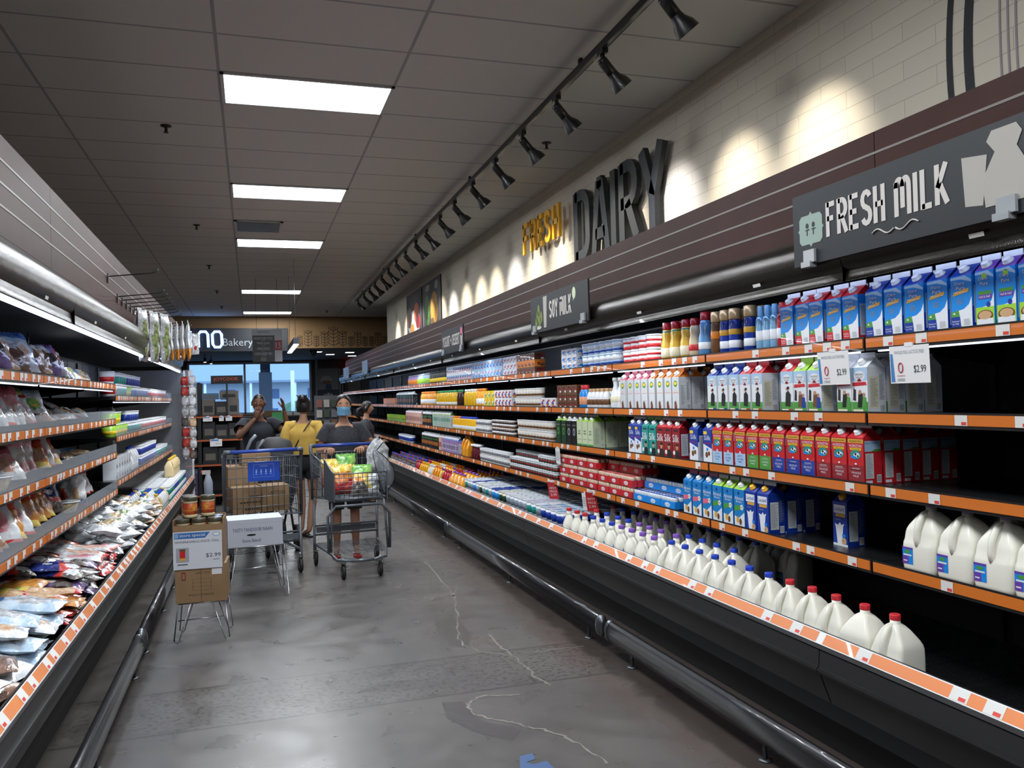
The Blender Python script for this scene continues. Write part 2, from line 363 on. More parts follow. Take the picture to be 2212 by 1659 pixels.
# woman in the mustard blouse, seen from behind
def bagx(T,K,s,Mx):
    b=MB().mat(M('strap_dark','#1c1512',.5)); z=lambda x,y,zz:(x*s,y*s,zz*s)
    b.tube([z(-.10,.03,1.43),z(-.07,.125,1.36),z(.0,.135,1.25),z(.08,.135,1.10),z(.155,.11,.98),z(.20,.02,.86)],.008,6); b.tube([z(-.10,.03,1.43),z(-.08,-.10,1.33),z(.02,-.14,1.18),z(.14,-.12,1.0),z(.20,.0,.86)],.008,6); b.build('bag_strap',T)
    b=MB().mat(M('tan_leather','#7a4a22',.5,vary=.4,vscale=20)); b.box(z(.165,-.09,.72),z(.225,.08,.87)); b.mat(M('bag_dark_patch','#1d1210',.5)); b.box(z(.224,-.04,.75),z(.229,.03,.81)); b.build('shoulder_bag',T)
person('woman seen from behind in mustard blouse and black shorts with a small shoulder bag',(.545,9.42,0),R(180-14),
    dict(al=(-.05,.05,.075),tl=(.05,-.09,.028),kl=(-.10,-.02,.49),ar=(.06,-.06,.075),tr=(.17,-.18,.028),kr=(.05,-.04,.49),wl=(-.25,-.02,.86),wr=(.19,-.08,.93),er=(.23,.03,1.10)),
    SKIN2,[('shirt',CLY,dict(fat=1.18,hem=.06,sl=.72)),('shorts',CLB,dict(len=.42))],head_yaw=.35,hair='bun',s=.90,hands=[('l',(0,-.1,-1),(1,0,0),.35),('r',(-.2,-.3,-1),(-1,0,0),.3)],shoe=M('sandal_black','#1a1614',.6),extra=bagx)
# woman with the blue mask pushing the cart
person('woman in dotted black top and pale blue face mask pushing a shopping cart',(.845,8.08,0),R(-4),
    dict(el=(-.27,.0,1.12),wl=(-.155,-.30,1.165),er=(.27,.01,1.12),wr=(.16,-.30,1.165)),
    SKIN2,[('shirt',DOT,dict(fat=1.14,hem=.0,sl=.55)),('shorts',CLB,dict(len=.97))],head_yaw=.0,hair='tied',mask=True,s=.90,hands=[('l',(0.1,-1,-.05),(0,-.1,-1),.75),('r',(-.1,-1,-.05),(0,-.1,-1),.75)],shoe=M('sandal_red','#b4303a',.5))
# man with raised arms
person('man in navy shirt raising both forearms, one hand over his face',(.075,9.75,0),R(8),
    dict(el=(-.27,-.20,1.20),wl=(-.06,-.20,1.43),er=(.33,-.14,1.22),wr=(.27,-.20,1.52)),
    SKIN3,[('shirt',CLN,dict(fat=1.2,hem=.04,sl=.5)),('trousers',CLB,dict(len=1.2))],head_yaw=-.15,hair='short',s=.925,hands=[('l',(.25,-.1,1),(.3,1,0),.25),('r',(-.15,-.1,1),(-1,-.2,.1),.12)],shoe=M('shoe_black','#141414',.5))
# woman in grey at the far shelves, side on
person('woman in charcoal shirt with ponytail facing the far shelves, side on',(1.60,12.2,0),R(78),
    dict(el=(-.2,-.04,1.10),wl=(-.2,-.20,1.0),er=(.2,-.04,1.10),wr=(.2,-.22,1.02)),
    SKIN2,[('shirt',CLG,dict(fat=1.1,hem=.0,sl=.55)),('trousers',CLB,dict(len=1.2))],hair='pony',s=.855,hands=[('l',(0,-1,.1),(0,0,-1),.4),('r',(0,-1,.1),(0,0,-1),.4)],shoe=MATS['shoe_black'])
CRACKS=[([(1.65,6.72),(1.41,6.06),(1.32,5.54),(1.22,5.16),(1.18,4.86),(1.26,4.7),(1.38,4.59),(1.56,4.58),(1.85,4.58)],.014),
([(1.39,5.03),(1.38,4.81),(1.4,4.61),(1.41,4.36),(1.41,4.16),(1.44,4.03)],.02),
([(1.25,3.97),(1.06,4.01),(.98,3.94),(.97,3.82),(1.03,3.72),(1.13,3.61),(1.24,3.48),(1.32,3.3),(1.34,3.1)],.02),
([(1.39,8.65),(1.43,8.34),(1.47,7.79),(1.48,7.21),(1.42,6.02)],.018)]
STAINS=[[(1.21,6.0),(1.3,6.11),(1.33,6.05),(1.28,6.0)],[(1.2,5.86),(1.23,5.78),(1.18,5.73),(1.17,5.84)],[(1.15,5.5),(1.28,5.55),(1.3,5.1),(1.2,4.8),(1.12,4.9),(1.1,5.2)],[(.86,4.0),(.96,3.98),(.99,3.7),(1.12,3.55),(1.05,3.45),(.92,3.6),(.84,3.8)],[(.2,4.9),(.24,4.93),(.25,4.85)]]
BLUES=[[(1.0,3.19),(1.03,3.29),(1.09,3.3),(1.08,3.24),(1.04,3.23),(1.06,3.2),(1.12,3.21),(1.13,3.1),(1.02,3.08)]]
# ============================================================ the room
def nodes_mat(name,build,rough=.8):
    mt=bpy.data.materials.new(name); mt.use_nodes=True; nt=mt.node_tree; b=nt.nodes['Principled BSDF']; b.inputs['Roughness'].default_value=rough
    build(nt,b); return mt
def N(nt,t,**k):
    n=nt.nodes.new('ShaderNode'+t)
    for a,v in k.items(): setattr(n,a,v)
    return n
def ceil_nodes(nt,b):
    tc=N(nt,'TexCoord'); mp=N(nt,'Mapping'); mp.inputs['Location'].default_value=(.166,-5.4055+.006,0)
    br=N(nt,'TexBrick'); br.offset=0; br.squash=1
    br.inputs['Scale'].default_value=1; br.inputs['Brick Width'].default_value=1.2192; br.inputs['Row Height'].default_value=.6096
    br.inputs['Mortar Size'].default_value=.011; br.inputs['Mortar Smooth'].default_value=.05
    br.inputs['Color1'].default_value=(*lin('#dededc'),1); br.inputs['Color2'].default_value=(*lin('#dbdbd9'),1); br.inputs['Mortar'].default_value=(*lin('#a8aab0'),1)
    nt.links.new(tc.outputs['Object'],mp.inputs[0]); nt.links.new(mp.outputs[0],br.inputs['Vector']); nt.links.new(br.outputs[0],b.inputs['Base Color'])
    bp=N(nt,'Bump'); bp.inputs['Strength'].default_value=.4; bp.inputs['Distance'].default_value=.004
    nt.links.new(br.outputs['Fac'],bp.inputs['Height']); nt.links.new(bp.outputs[0],b.inputs['Normal'])
CEIL=nodes_mat('ceiling_tiles',ceil_nodes,.9)
def swap_nodes(nt,b,w,h,mortar,c1,c2,cm,bump,off=.5):
    tc=N(nt,'TexCoord'); sp=N(nt,'SeparateXYZ'); cb=N(nt,'CombineXYZ')
    nt.links.new(tc.outputs['Object'],sp.inputs[0]); nt.links.new(sp.outputs[1],cb.inputs[0]); nt.links.new(sp.outputs[2],cb.inputs[1])
    br=N(nt,'TexBrick'); br.offset=off; br.inputs['Scale'].default_value=1; br.inputs['Brick Width'].default_value=w; br.inputs['Row Height'].default_value=h
    br.inputs['Mortar Size'].default_value=mortar; br.inputs['Mortar Smooth'].default_value=.3
    br.inputs['Color1'].default_value=(*lin(c1),1); br.inputs['Color2'].default_value=(*lin(c2),1); br.inputs['Mortar'].default_value=(*lin(cm),1)
    nt.links.new(cb.outputs[0],br.inputs['Vector']); nt.links.new(br.outputs[0],b.inputs['Base Color'])
    bp=N(nt,'Bump'); bp.inputs['Strength'].default_value=bump; bp.inputs['Distance'].default_value=.003; bp.invert=True
    nt.links.new(br.outputs['Fac'],bp.inputs['Height']); nt.links.new(bp.outputs[0],b.inputs['Normal'])
BRICK=nodes_mat('painted_white_brick',lambda nt,b:swap_nodes(nt,b,.42,.098,.0022,'#cfc8b8','#cac3b4','#aaa294',.35),.75)
def floor_nodes(nt,b):
    tc=N(nt,'TexCoord'); L=nt.links.new
    def noise(s,d=5,w=0):
        n=N(nt,'TexNoise'); n.inputs['Scale'].default_value=s; n.inputs['Detail'].default_value=d; n.inputs['Distortion'].default_value=w; L(tc.outputs['Object'],n.inputs['Vector']); return n
    def rng(src,a,bb,lo=0,hi=1):
        r=N(nt,'MapRange'); r.inputs[1].default_value=a; r.inputs[2].default_value=bb; r.inputs[3].default_value=lo; r.inputs[4].default_value=hi; L(src,r.inputs[0]); return r.outputs[0]
    def mix(f,a,c):
        m=N(nt,'Mix',data_type='RGBA'); 
        if isinstance(f,float): m.inputs[0].default_value=f
        else: L(f,m.inputs[0])
        for i,x in ((6,a),(7,c)):
            if isinstance(x,str): m.inputs[i].default_value=(*lin(x),1)
            else: L(x,m.inputs[i])
        return m.outputs[2]
    n1=noise(.7,6,.6); n2=noise(5,8,.4); n3=noise(38,6); n4=noise(1.6,6,1.2)
    c=mix(rng(n1.outputs[0],.38,.62),'#4b4a49','#5d5a57')
    c=mix(rng(n2.outputs[0],.35,.75,0,.45),c,'#6a6664')
    c=mix(rng(n3.outputs[0],.63,.74,0,.35),c,'#3a3736')
    c=mix(rng(n4.outputs[0],.52,.60,0,.35),c,'#45413f')
    sp=N(nt,'SeparateXYZ'); L(tc.outputs['Object'],sp.inputs[0])
    # brown unpolished edge band along the cases
    ad=N(nt,'Math',operation='ADD'); L(sp.outputs[0],ad.inputs[0]); L(rng(n2.outputs[0],.3,.7,-.05,.05),ad.inputs[1])
    c=mix(rng(ad.outputs[0],1.60,1.72,0,.55),c,'#4f4037')
    c=mix(rng(ad.outputs[0],1.80,1.84,0,.7),c,'#2d2622')
    c=mix(rng(ad.outputs[0],-.52,-.58,0,.6),c,'#322c28')
    # rough exposed band across the aisle and the saw cuts at its sides
    y=sp.outputs[1]
    m1=N(nt,'Math',operation='MULTIPLY'); L(rng(y,4.06,4.12),m1.inputs[0]); L(rng(y,4.70,4.64),m1.inputs[1])
    sepk=rng(n3.outputs[0],.50,.62,0,.7); m2=N(nt,'Math',operation='MULTIPLY'); L(m1.outputs[0],m2.inputs[0]); L(sepk,m2.inputs[1])
    c=mix(m2.outputs[0],c,'#292828')
    last=None
    for yy in (1.6,4.09,4.67,7.7,10.4,13,16,19):
        s=N(nt,'Math',operation='SUBTRACT'); L(y,s.inputs[0]); s.inputs[1].default_value=yy
        a=N(nt,'Math',operation='ABSOLUTE'); L(s.outputs[0],a.inputs[0]); c=mix(rng(a.outputs[0],.010,.004,0,.7),c,'#262424')
    L(c,b.inputs['Base Color'])
    L(rng(n2.outputs[0],.3,.7,.24,.42),b.inputs['Roughness'])
    b.inputs['Specular IOR Level'].default_value=.4
FLOOR=nodes_mat('polished_concrete',floor_nodes)
GREY=M('grey_paint','#6a6d6c',.8); LGREY=M('light_ceiling_paint','#8c939c',.8); DARKW=M('dark_wall_paint','#3a3c3e',.8)
mb=MB().mat(FLOOR); mb.box((-8,-5,-.1),(6,30.2,0)); floor=struct(mb.build('floor'))
mb=MB().mat(CEIL); mb.box((-8,-5,3.794),(6,23.2,3.9)); struct(mb.build('ceiling'))
mb=MB().mat(BRICK); mb.box((3.185,-5,0),(3.4,20.0,3.794)); struct(mb.build('wall_right'))
mb=MB().mat(DARKW); mb.box((3.4,20.0,0),(6.0,20.1,3.794)); struct(mb.build('wall_return'))
mb=MB().mat(DARKW); mb.box((6.0,20,0),(6.1,30.2,3.794)); struct(mb.build('wall_outer'))
mb=MB().mat(DARKW); mb.box((-8.1,-5,0),(-8,30.2,3.794)); struct(mb.build('wall_left'))
mb=MB().mat(DARKW); mb.box((-8,-5.1,0),(6,-5,3.794)); struct(mb.build('wall_back'))
# header over the bakery: warm boards
OAK=nodes_mat('oak_boards',lambda nt,b:None,.6)
def oak(nt,b):
    tc=N(nt,'TexCoord'); mp=N(nt,'Mapping'); mp.inputs['Scale'].default_value=(.5,1,3.2)
    wv=N(nt,'TexNoise'); wv.inputs['Scale'].default_value=2.2; wv.inputs['Detail'].default_value=3
    m=N(nt,'Mix',data_type='RGBA'); m.inputs[6].default_value=(*lin('#94734a'),1); m.inputs[7].default_value=(*lin('#7b5f3d'),1)
    nt.links.new(tc.outputs['Object'],mp.inputs[0]); nt.links.new(mp.outputs[0],wv.inputs['Vector']); nt.links.new(wv.outputs[0],m.inputs[0]); nt.links.new(m.outputs[2],b.inputs['Base Color'])
oak(OAK.node_tree,OAK.node_tree.nodes['Principled BSDF'])
mb=MB().mat(OAK); mb.box((-8,23.2,2.93),(6,23.4,3.794)); struct(mb.build('wall_header'))
mb=MB().mat(LGREY); mb.box((-8,23.4,2.93),(6,30.2,3.0)); struct(mb.build('ceiling_lower'))
# window wall
GW=M('window_wall_grey','#5b6062',.8)
mb=MB().mat(GW)
mb.box((-8,30,0),(-2.02,30.2,2.93)); mb.box((2.05,30,0),(6,30.2,2.93)); mb.box((-2.02,30,0),(2.05,30.2,1.1)); mb.box((-2.02,30,2.87),(2.05,30.2,2.93))
struct(mb.build('wall_front'))
FR=M('window_aluminium','#8f979f',.4,metal=.7)
mb=MB().mat(FR)
mb.box((-2.02,29.97,1.08),(2.05,30.1,1.14)); mb.box((-2.02,29.97,2.81),(2.05,30.1,2.88)); mb.box((-.23,29.97,1.1),(-.16,30.1,2.85)); mb.box((1.98,29.97,1.1),(2.05,30.1,2.85)); mb.box((-2.05,29.97,1.1),(-1.98,30.1,2.85))
win=struct(mb.build('window_1'))
PANE=M('window_glass','#dcecff',.02,alpha=.12,spec=.5)
mb=MB().mat(PANE); mb.box((-1.98,30.04,1.14),(-.23,30.045,2.81)); mb.box((-.16,30.04,1.14),(1.98,30.045,2.81)); mb.build('pane',win)
mb=MB().mat(M('sill_wood','#8b7558',.5)); mb.box((-2.1,29.72,1.02),(2.1,30.0,1.08)); struct(mb.build('trim_1'))
# white column by the window wall corner, door opening and tall grey trim strips
mb=MB().mat(M('pale_trim','#a9b2b8',.5)); mb.box((2.18,29.9,0),(2.26,30,2.93)); mb.box((3.0,29.85,1.3),(3.05,30,2.6)); mb.box((3.1,29.85,1.3),(3.13,30,2.6)); struct(mb.build('trim_2'))
mb=MB().mat(M('door_wood','#3a2418',.5)); mb.box((3.18,29.8,0),(3.3,30,2.5)); mb.box((3.3,29.8,2.42),(3.9,30,2.5)); mb.mat(M('door_panel','#6d7069',.6)); mb.box((3.3,29.85,0),(3.75,30,2.42)); struct(mb.build('door_1'))
# ------------------------------------------------------------ floor marks (stains with a shape of their own)
PALE=M('pale_crack','#7d7771',.5); DKST=M('dark_stain','#474443',.3); BLUEP=M('blue_paint_mark','#46618a',.4)
def ribbon(mb,pts,w,z=.0012):
    pts=[Vector((p[0],p[1],z)) for p in pts]; L=[];Rr=[]
    for i,p in enumerate(pts):
        t=(pts[min(i+1,len(pts)-1)]-pts[max(i-1,0)]).normalized(); nn=Vector((-t.y,t.x,0))*w*random.uniform(.3,1.3)/2
        L.append(p+nn); Rr.append(p-nn)
    n=len(pts); mb.add(L+Rr,[(i+n,i+1+n,i+1,i) for i in range(n-1)],False)
def wob(pts,k=5,a=.02):
    out=[]
    for (x0,y0),(x1,y1) in zip(pts,pts[1:]):
        for i in range(k): t=i/k; out.append((x0+(x1-x0)*t+random.uniform(-a,a),y0+(y1-y0)*t+random.uniform(-a,a)))
    out.append(pts[-1]); return out
mb=MB().mat(PALE)
for pts,wd in (CRACKS):
    ribbon(mb,wob(pts,8,.012),wd*.75)
mb.build('crack',floor)
mb=MB().mat(DKST)
for pts in STAINS: mb.poly([(x,y,.0008) for x,y in pts])
mb.build('stain',floor)
mb=MB().mat(BLUEP)
for pts in BLUES: mb.poly([(x,y,.0016) for x,y in pts])
mb.build('paint_mark',floor)
# ------------------------------------------------------------ ceiling lights, vent, sprinklers
WF=M('white_frame','#d8dadc',.5)
nm=['first','second','third','fourth','fifth','sixth','seventh','eighth']
for i,(y,_) in enumerate(PANELS):
    t=thing('ceiling_light','lit rectangular ceiling panel light, %s along the aisle ceiling'%nm[i],'ceiling light',(.45,y+.305,3.79),0,'ceiling panels over the aisle')
    b=MB().mat(WF); b.box((-.61,-.305,-.01),(.61,-.285,.004)); b.box((-.61,.285,-.01),(.61,.305,.004)); b.box((-.61,-.305,-.01),(-.585,.305,.004)); b.box((.585,-.305,-.01),(.61,.305,.004)); b.build('frame',t)
    b=MB().mat(LAMP); b.box((-.585,-.285,-.006),(.585,.285,.002)); b.build('diffuser',t)
t=thing('ceiling_vent','square white ceiling air vent with dark slots between two panel lights','vent',(.14,11.2,3.79))
b=MB().mat(WF); b.box((-.3,-.3,-.012),(.3,-.26,0)); b.box((-.3,.26,-.012),(.3,.3,0)); b.box((-.3,-.3,-.012),(-.26,.3,0)); b.box((.26,-.3,-.012),(.3,.3,0)); b.build('frame',t)
b=MB().mat(M('vent_slats','#8d949c',.4,metal=.3))
for k in range(9): y=-.24+k*.06; b.prism([(-.26,-.03),(.26,-.03),(.26,-.024),(-.26,-.024)],y,y+.035)
for k in range(5): b.box((-.24+k*.11,-.26,-.028),(-.235+k*.11,.26,-.004))
b.build('slats',t)
SPR=M('sprinkler_bronze','#3a3430',.4,metal=.6)
b=MB().mat(SPR); b.lathe([(.045,0),(.045,-.006),(.03,-.012),(.012,-.014),(.012,-.05),(.02,-.055),(.02,-.06)],n=12); s0=b.build('sprinkler_head')
SP=[(-.62,7.3),(-.62,11.3),(-.62,14.6),(-.62,17.9),(-.62,20.8),(2.62,7.05),(2.62,11.9),(2.62,16.4),(1.9,21.6)]
for i,(x,y) in enumerate(SP):
    o=s0 if i==0 else s0.copy()
    if i: C.objects.link(o)
    o.location=(x,y,3.794); tag(o,'small dark ceiling sprinkler, %s in the row %s'%(nm[(i if i<5 else i-5)],'over the aisle edge' if i<5 else 'beyond the spotlight track'),'sprinkler','ceiling sprinklers')
# ------------------------------------------------------------ track lights
BT=M('track_black','#121315',.4,coat=.2)
trk=thing('track_rail','long black spotlight track under the ceiling beside the brick wall','light track')
b=MB().mat(BT); b.box((-.018,4.0-.3,0),(.018,18.9,.05)); b.mat(STEEL); b.box((-.004,4.0-.3,-.001),(.004,18.9,.0)); o=b.build('rail',trk,(2.235,0,3.70))
o.rotation_euler=(0,0,R(-.42)); o.location=(2.165,0,3.70)
b=MB().mat(BT)
for y in (5.2,8.3,11.4,14.5,17.6): b.box((-.01,y,0),(.01,y+.04,.05))
o2=b.build('bracket',trk,(2.165,0,3.745)); o2.rotation_euler=(0,0,R(-.42))
SPOTY=[3.4,4.175,4.9,5.70,6.53,7.36,8.21,9.04,9.81,10.66,11.42,12.27,13.12,13.94,14.75,15.65,16.45,17.33,18.4]
SPOTY=[4.0,4.896-.05,5.703,6.53,7.362,8.212,9.037,9.814,10.661,11.417,12.275,13.125,13.941,14.748,15.648,16.446,17.326,18.45]
t0=None
for i,y in enumerate(SPOTY):
    x=2.165+y*math.tan(R(.42)); lab='black track spotlight aimed at the brick wall, %s along the track'%ordn(i)
    if t0 is None:
        t0=thing('track_spotlight',lab,'spotlight',(x,y,3.70),0,'spotlights on the track')
        b=MB().mat(BT); b.box((-.02,-.045,-.03),(.02,.045,0)); b.tube([(0,0,-.02),(.0,0,-.07)],.016,8); b.build('adapter',t0)
        d=Vector((.66,0,-.75)).normalized()
        b=MB().mat(BT); p0=Vector((0,0,-.07))
        b.tube([p0-d*.02,p0,p0+d*.10],[.03,.034,.034],12); 
        b.tube([p0+d*.10,p0+d*.13,p0+d*.17,p0+d*.215],[.034,.04,.062,.072],16,cap=False)
        b.tube([p0+d*.214,p0+d*.165,p0+d*.14],[.068,.056,.03],16)
        b.build('housing',t0)
        b=MB().mat(M('spot_lens','#ffffff',.3,emit=14,ecol='#fff4e0')); b.tube([p0+d*.204,p0+d*.208],[.062,.062],16); b.build('lens',t0)
    else: dup(t0,(x,y,3.70),(0,0,0),lab)
    cool=(i in (2,7,11,14))
    light('spot_beam','SPOT',(x+.17,y,3.70-.26),(3.185,y,2.78+random.uniform(-.03,.03)),SPOT_W,(.95,.93,1) if cool else (1,.90,.74),.03,spot=58,blend=1)
# ============================================================ refrigerated display cases
RZ=[('top',1.689),('second',1.381),('third',1.086),('lowest',.772)]
TAGW=M('tag_white','#dcdcd8',.6); TAGR=M('tag_red','#d8433a',.5)
def rail_mesh(n,h,seed,orange=ORANGE,dens=1.0,inv=1):
    """price rail, local: runs along +Y from 0, faces -X*inv"""
    rr=random.Random(seed); b=MB()
    b.mat(BLK).prism([(0,-.012),(.011*inv,-.012),(.011*inv,.033),(.005*inv,.033),(.005*inv,h+.008),(0,h+.008)],0,n)
    b.mat(orange).box((-.004 if inv>0 else 0,0.006,0),(0 if inv>0 else .004,n-.006,h))
    x=-.0055*inv
    y=.08
    while y<n-.1:
        wd=.055
        if rr.random()<.75*dens:
            a=[(x,y,.0),(x,y+wd,.0),(x,y+wd,h),(x,y,h)]
            b.mat(TAGW).poly(a if inv<0 else a[::-1])
            x2=x-.0008*inv; ya,yb=(y+.004,y+.026) if inv>0 else (y+wd-.026,y+wd-.004)
            a=[(x2,ya,.003),(x2,yb,.003),(x2,yb,.014),(x2,ya,.014)]
            b.mat(TAGR).poly(a if inv<0 else a[::-1])
        y+=rr.uniform(.10,.30)/dens
    return b
def case(side,y0,y1,idx,sects,label):
    """side +1: right-hand case (opens to -X); -1: left-hand case (opens to +X)"""
    S=side; X=lambda x: x if S>0 else -x-0.0
    if S>0: off=0
    def px(v): return v if S>0 else None
    T=thing('refrigerated_display_case',label,'refrigerated case',(0,(y0+y1)/2,0),0,'open refrigerated cases '+('under the brick wall' if S>0 else 'opposite the brick wall'))
    oy=(y0+y1)/2; a,bb=y0-oy,y1-oy
    # lip x and shelf x, signs
    if S>0: L=2.15; F=2.42; BK=3.13; sg=1; can=2.335
    else: L=-.776; F=-1.05; BK=-1.80; sg=-1; can=-.905
    def P(prof): return [(L+sg*dx,z) for dx,z in prof]
    b=MB().mat(DGR)
    b.prism(P([(0.0,.445),(0.012,.452),(.03,.452),(.03,.36),(-.005,.375)]),a+.003,bb-.003)
    b.mat(BLK); b.prism(P([(-.012,.378),(-.016,.366),(-.008,.352),(.03,.345),(.03,.378)]),a+.002,bb-.002)
    b.mat(DGR).prism(P([(0,.352),(.02,.30),(.06,.20),(.075,.16),(.2,.16),(.2,.352)]),a+.004,bb-.004)
    b.mat(BLK2).prism(P([(.10,.16),(.115,.0),(.2,0),(.2,.16)]),a,bb)
    b.build('base_panel',T)
    b=MB().mat(STEEL).prism(P([(-.004,.452),(-.004,.468),(.02,.474),(.02,.452)]),a,bb); b.build('steel_edge',T)
    b=MB().mat(BLK).prism(P([(.002,.466),(.03,.512),(.038,.512),(.038,.40),(.02,.40)]),a,bb)
    nx=Vector((-.85*sg,0,.53))
    # tilted lip strip with printed tags
    rr=random.Random(idx*7+S)
    q0=Vector((L+sg*(-.002),0,.470)); q1=Vector((L+sg*.026,0,.512)); n=Vector((-.046*sg,0,.028)).normalized()*.002
    def strip(u0,u1,w0,w1,mat,k):
        pa=q0+(q1-q0)*w0+n*k; pb=q0+(q1-q0)*w1+n*k
        pts=[(pa.x,u0,pa.z),(pa.x,u1,pa.z),(pb.x,u1,pb.z),(pb.x,u0,pb.z)]
        b.mat(mat).poly(pts if S<0 else pts[::-1])
    strip(a,bb,0,1,PLW,1); strip(a+.02,bb-.02,.08,.92,ORANGE2,1.4)
    y=a+.12
    while y<bb-.15:
        wd=.07; strip(y,y+wd,.08,.92,TAGW,1.8); strip(y+.008,y+.035,.15,.4,TAGR,2.1); y+=rr.uniform(.12,.5) if S>0 else rr.uniform(.11,.26)
    b.build('price_rail',T)
    # tank (well) with black wire deck
    d0=L+sg*.05
    b=MB().mat(BLK2); xs=sorted((d0,BK))
    b.box((xs[0],a,.16),(xs[1],bb,.33)); b.build('tank',T)
    b=MB().mat(M('deck_wire','#1d1f22',.3,metal=.4))
    k=0; xx=d0+sg*.02
    zt=.362 if S>0 else .40
    while abs(xx-BK)>.03: b.box((min(xx,xx+sg*.004),a,zt),(max(xx,xx+sg*.004),bb,zt+.006)); xx+=sg*.022; k+=1
    yy=a+.05
    while yy<bb: b.box((xs[0]+.01,yy,zt-.006),(xs[1]-.02,yy+.006,zt)); yy+=.2
    b.mat(BLK2); yy=a+.3
    while yy<bb-.1: b.box((xs[0]+.01,yy,.33),(xs[1]-.02,yy+.02,zt-.006)); yy+=.62
    b.build('deck_grate',T)
    b=MB().mat(BLK2); bx=sorted((BK,BK+sg*.04)); b.box((bx[0],a,.3),(bx[1],bb,2.0))
    b.mat(M('back_panel','#33363b',.5)); 
    if S<0:
        yy=a
        while yy<bb-.01:
            q=sorted((BK-sg*.001,BK-sg*.006)); b.box((q[0],yy+.01,1.7),(q[1],min(yy+.40,bb)-.01,1.97)); yy+=.40
    b.mat(BLK)
    yy=a+.02
    while yy<bb-.5: q=sorted((BK-sg*.02,BK)); b.box((q[0],yy-.015,.36),(q[1],yy+.015,1.97)); yy+=1.25
    b.build('back_panel',T)
    # canopy (curved bronze nose) and slatwall fascia
    cz=1.927 if S>0 else 1.942; ct=2.165 if S>0 else 2.20
    b=MB().mat(CANOPY)
    ND=.03 if S>0 else .02
    outer=[(can+sg*.16,ct),(can+sg*.07,ct)]+[(can+sg*(.07-(.07+ND)*math.sin(t)),cz+.012+(ct-cz-.012)*(math.cos(t)*.5+.5)) for t in [PI*k/12 for k in range(1,12)]]+[(can-sg*.012,cz)]
    inner=[(can-sg*.004,cz+.004),(can+sg*.0,cz+.03),(can+sg*.015,ct-.05),(can+sg*.16,ct-.02)]
    prof=outer+inner
    n0=len(prof)
    vs=[(x,a+.002,z) for x,z in prof]+[(x,bb-.002,z) for x,z in prof]
    fs=[(i,(i+1)%n0,n0+(i+1)%n0,n0+i) for i in range(n0)]
    if S<0: fs=[f[::-1] for f in fs]
    b.add(vs,fs,True); b.add(vs,[tuple(range(n0))[::-1],tuple(n0+i for i in range(n0))],False)
    b.mat(TAGW)
    yy=a+.55
    while yy<bb-.2:
        x=can-sg*(ND+.0015); pts=[(x+sg*.004,yy,cz+.055),(x+sg*.004,yy+.06,cz+.055),(x,yy+.06,cz+.07),(x,yy,cz+.07)]; b.poly(pts if S<0 else pts[::-1]); yy+=1.25
    b.build('canopy',T)
    b=MB().mat(BLK2); q=sorted((can+sg*.16,BK+sg*.04)); b.box((q[0],a,2.02),(q[1],bb,ct+.0)); b.build('canopy_top',T)
    b=MB(); tz=cz+.045 if S>0 else cz-.002; tx=can+sg*.03; b.mat(TUBE); b.tube([(tx,a+.03,tz),(tx,bb-.03,tz)],.011,8)
    q=sorted((tx+sg*.018,tx-sg*.012)); b.mat(PLW).box((q[0],a+.01,tz+.012),(q[1],bb-.01,tz+.02)); b.build('led_tube',T)
    # shelves
    for (s0,s1,levels) in sects:
        s0-=oy; s1-=oy
        for lv,z in levels:
            n=s1-s0
            b=MB().mat(BLK); q=sorted((F+sg*.012,BK-sg*.03)); b.box((q[0],s0+.004,z-.022),(q[1],s1-.004,z))
            for yy in (s0+.01,s1-.03):
                tri=[(F+sg*.06,z-.022),(BK-sg*.02,z-.11),(BK-sg*.02,z-.022)]; b.prism(tri if S>0 else tri[::-1],yy,yy+.012)
            sh=b.build('shelf',T)
            rb=rail_mesh(n-.008,.038,idx*31+int(z*100)+S*5,dens=(1.0 if S>0 else 1.5),inv=S)
            r=rb.build('price_rail',sh,(F,s0+.004,z-.034))
            if z>1.6 or (S<0 and z>1.5):
                b=MB().mat(M('shelf_led','#ffffff',.4,emit=2.2,ecol='#dfe8ff')); q=sorted((F+sg*.012,F+sg*.03)); b.box((q[0],s0+.06,z-.052),(q[1],s1-.06,z-.046)); b.mat(PLW).box((q[0],s0+.05,z-.046),(q[1],s1-.05,z-.034)); b.build('shelf_light',sh)
            if S<0 and z<1.6:
                b=MB().mat(GLASS); q=sorted((F-sg*.001,F+sg*.003)); b.box((q[0],s0+.01,z+.002),(q[1],s1-.01,z+.075)); b.build('clear_guard',sh)
    # slatwall fascia
    if S>0: sx=2.5; z0=2.19; zt=2.558
    else: sx=-1.0; z0=2.237; zt=2.675
    b=MB().mat(WOOD); q=sorted((sx,sx+sg*.02)); b.box((q[0],a+.002,z0),(q[1],bb-.002,zt))
    b.mat(GROOVE)
    gz=(2.279,2.370,2.469) if S>0 else (2.367,2.466,2.567)
    for g in gz:
        q=sorted((sx-sg*.002,sx+sg*.001)); b.box((q[0],a,g-.005),(q[1],bb,g+.005))
    b.build('slatwall_fascia',T)
    b=MB().mat(BLK2); q=sorted((sx+sg*.02,BK+sg*.04)); b.box((q[0],a,ct),(q[1],bb,z0+.0 if 0 else zt-.02)); b.build('fascia_box',T)
    return T
def secs(y0,y1,lv): 
    n=max(1,round((y1-y0)/1.25)); d=(y1-y0)/n
    return [(y0+i*d,y0+(i+1)*d,lv) for i in range(n)]
RU=[(-.94,2.81),(2.81,6.56),(6.56,10.31),(10.31,14.06),(14.06,17.81),(17.81,21.56),(21.56,23.0)]
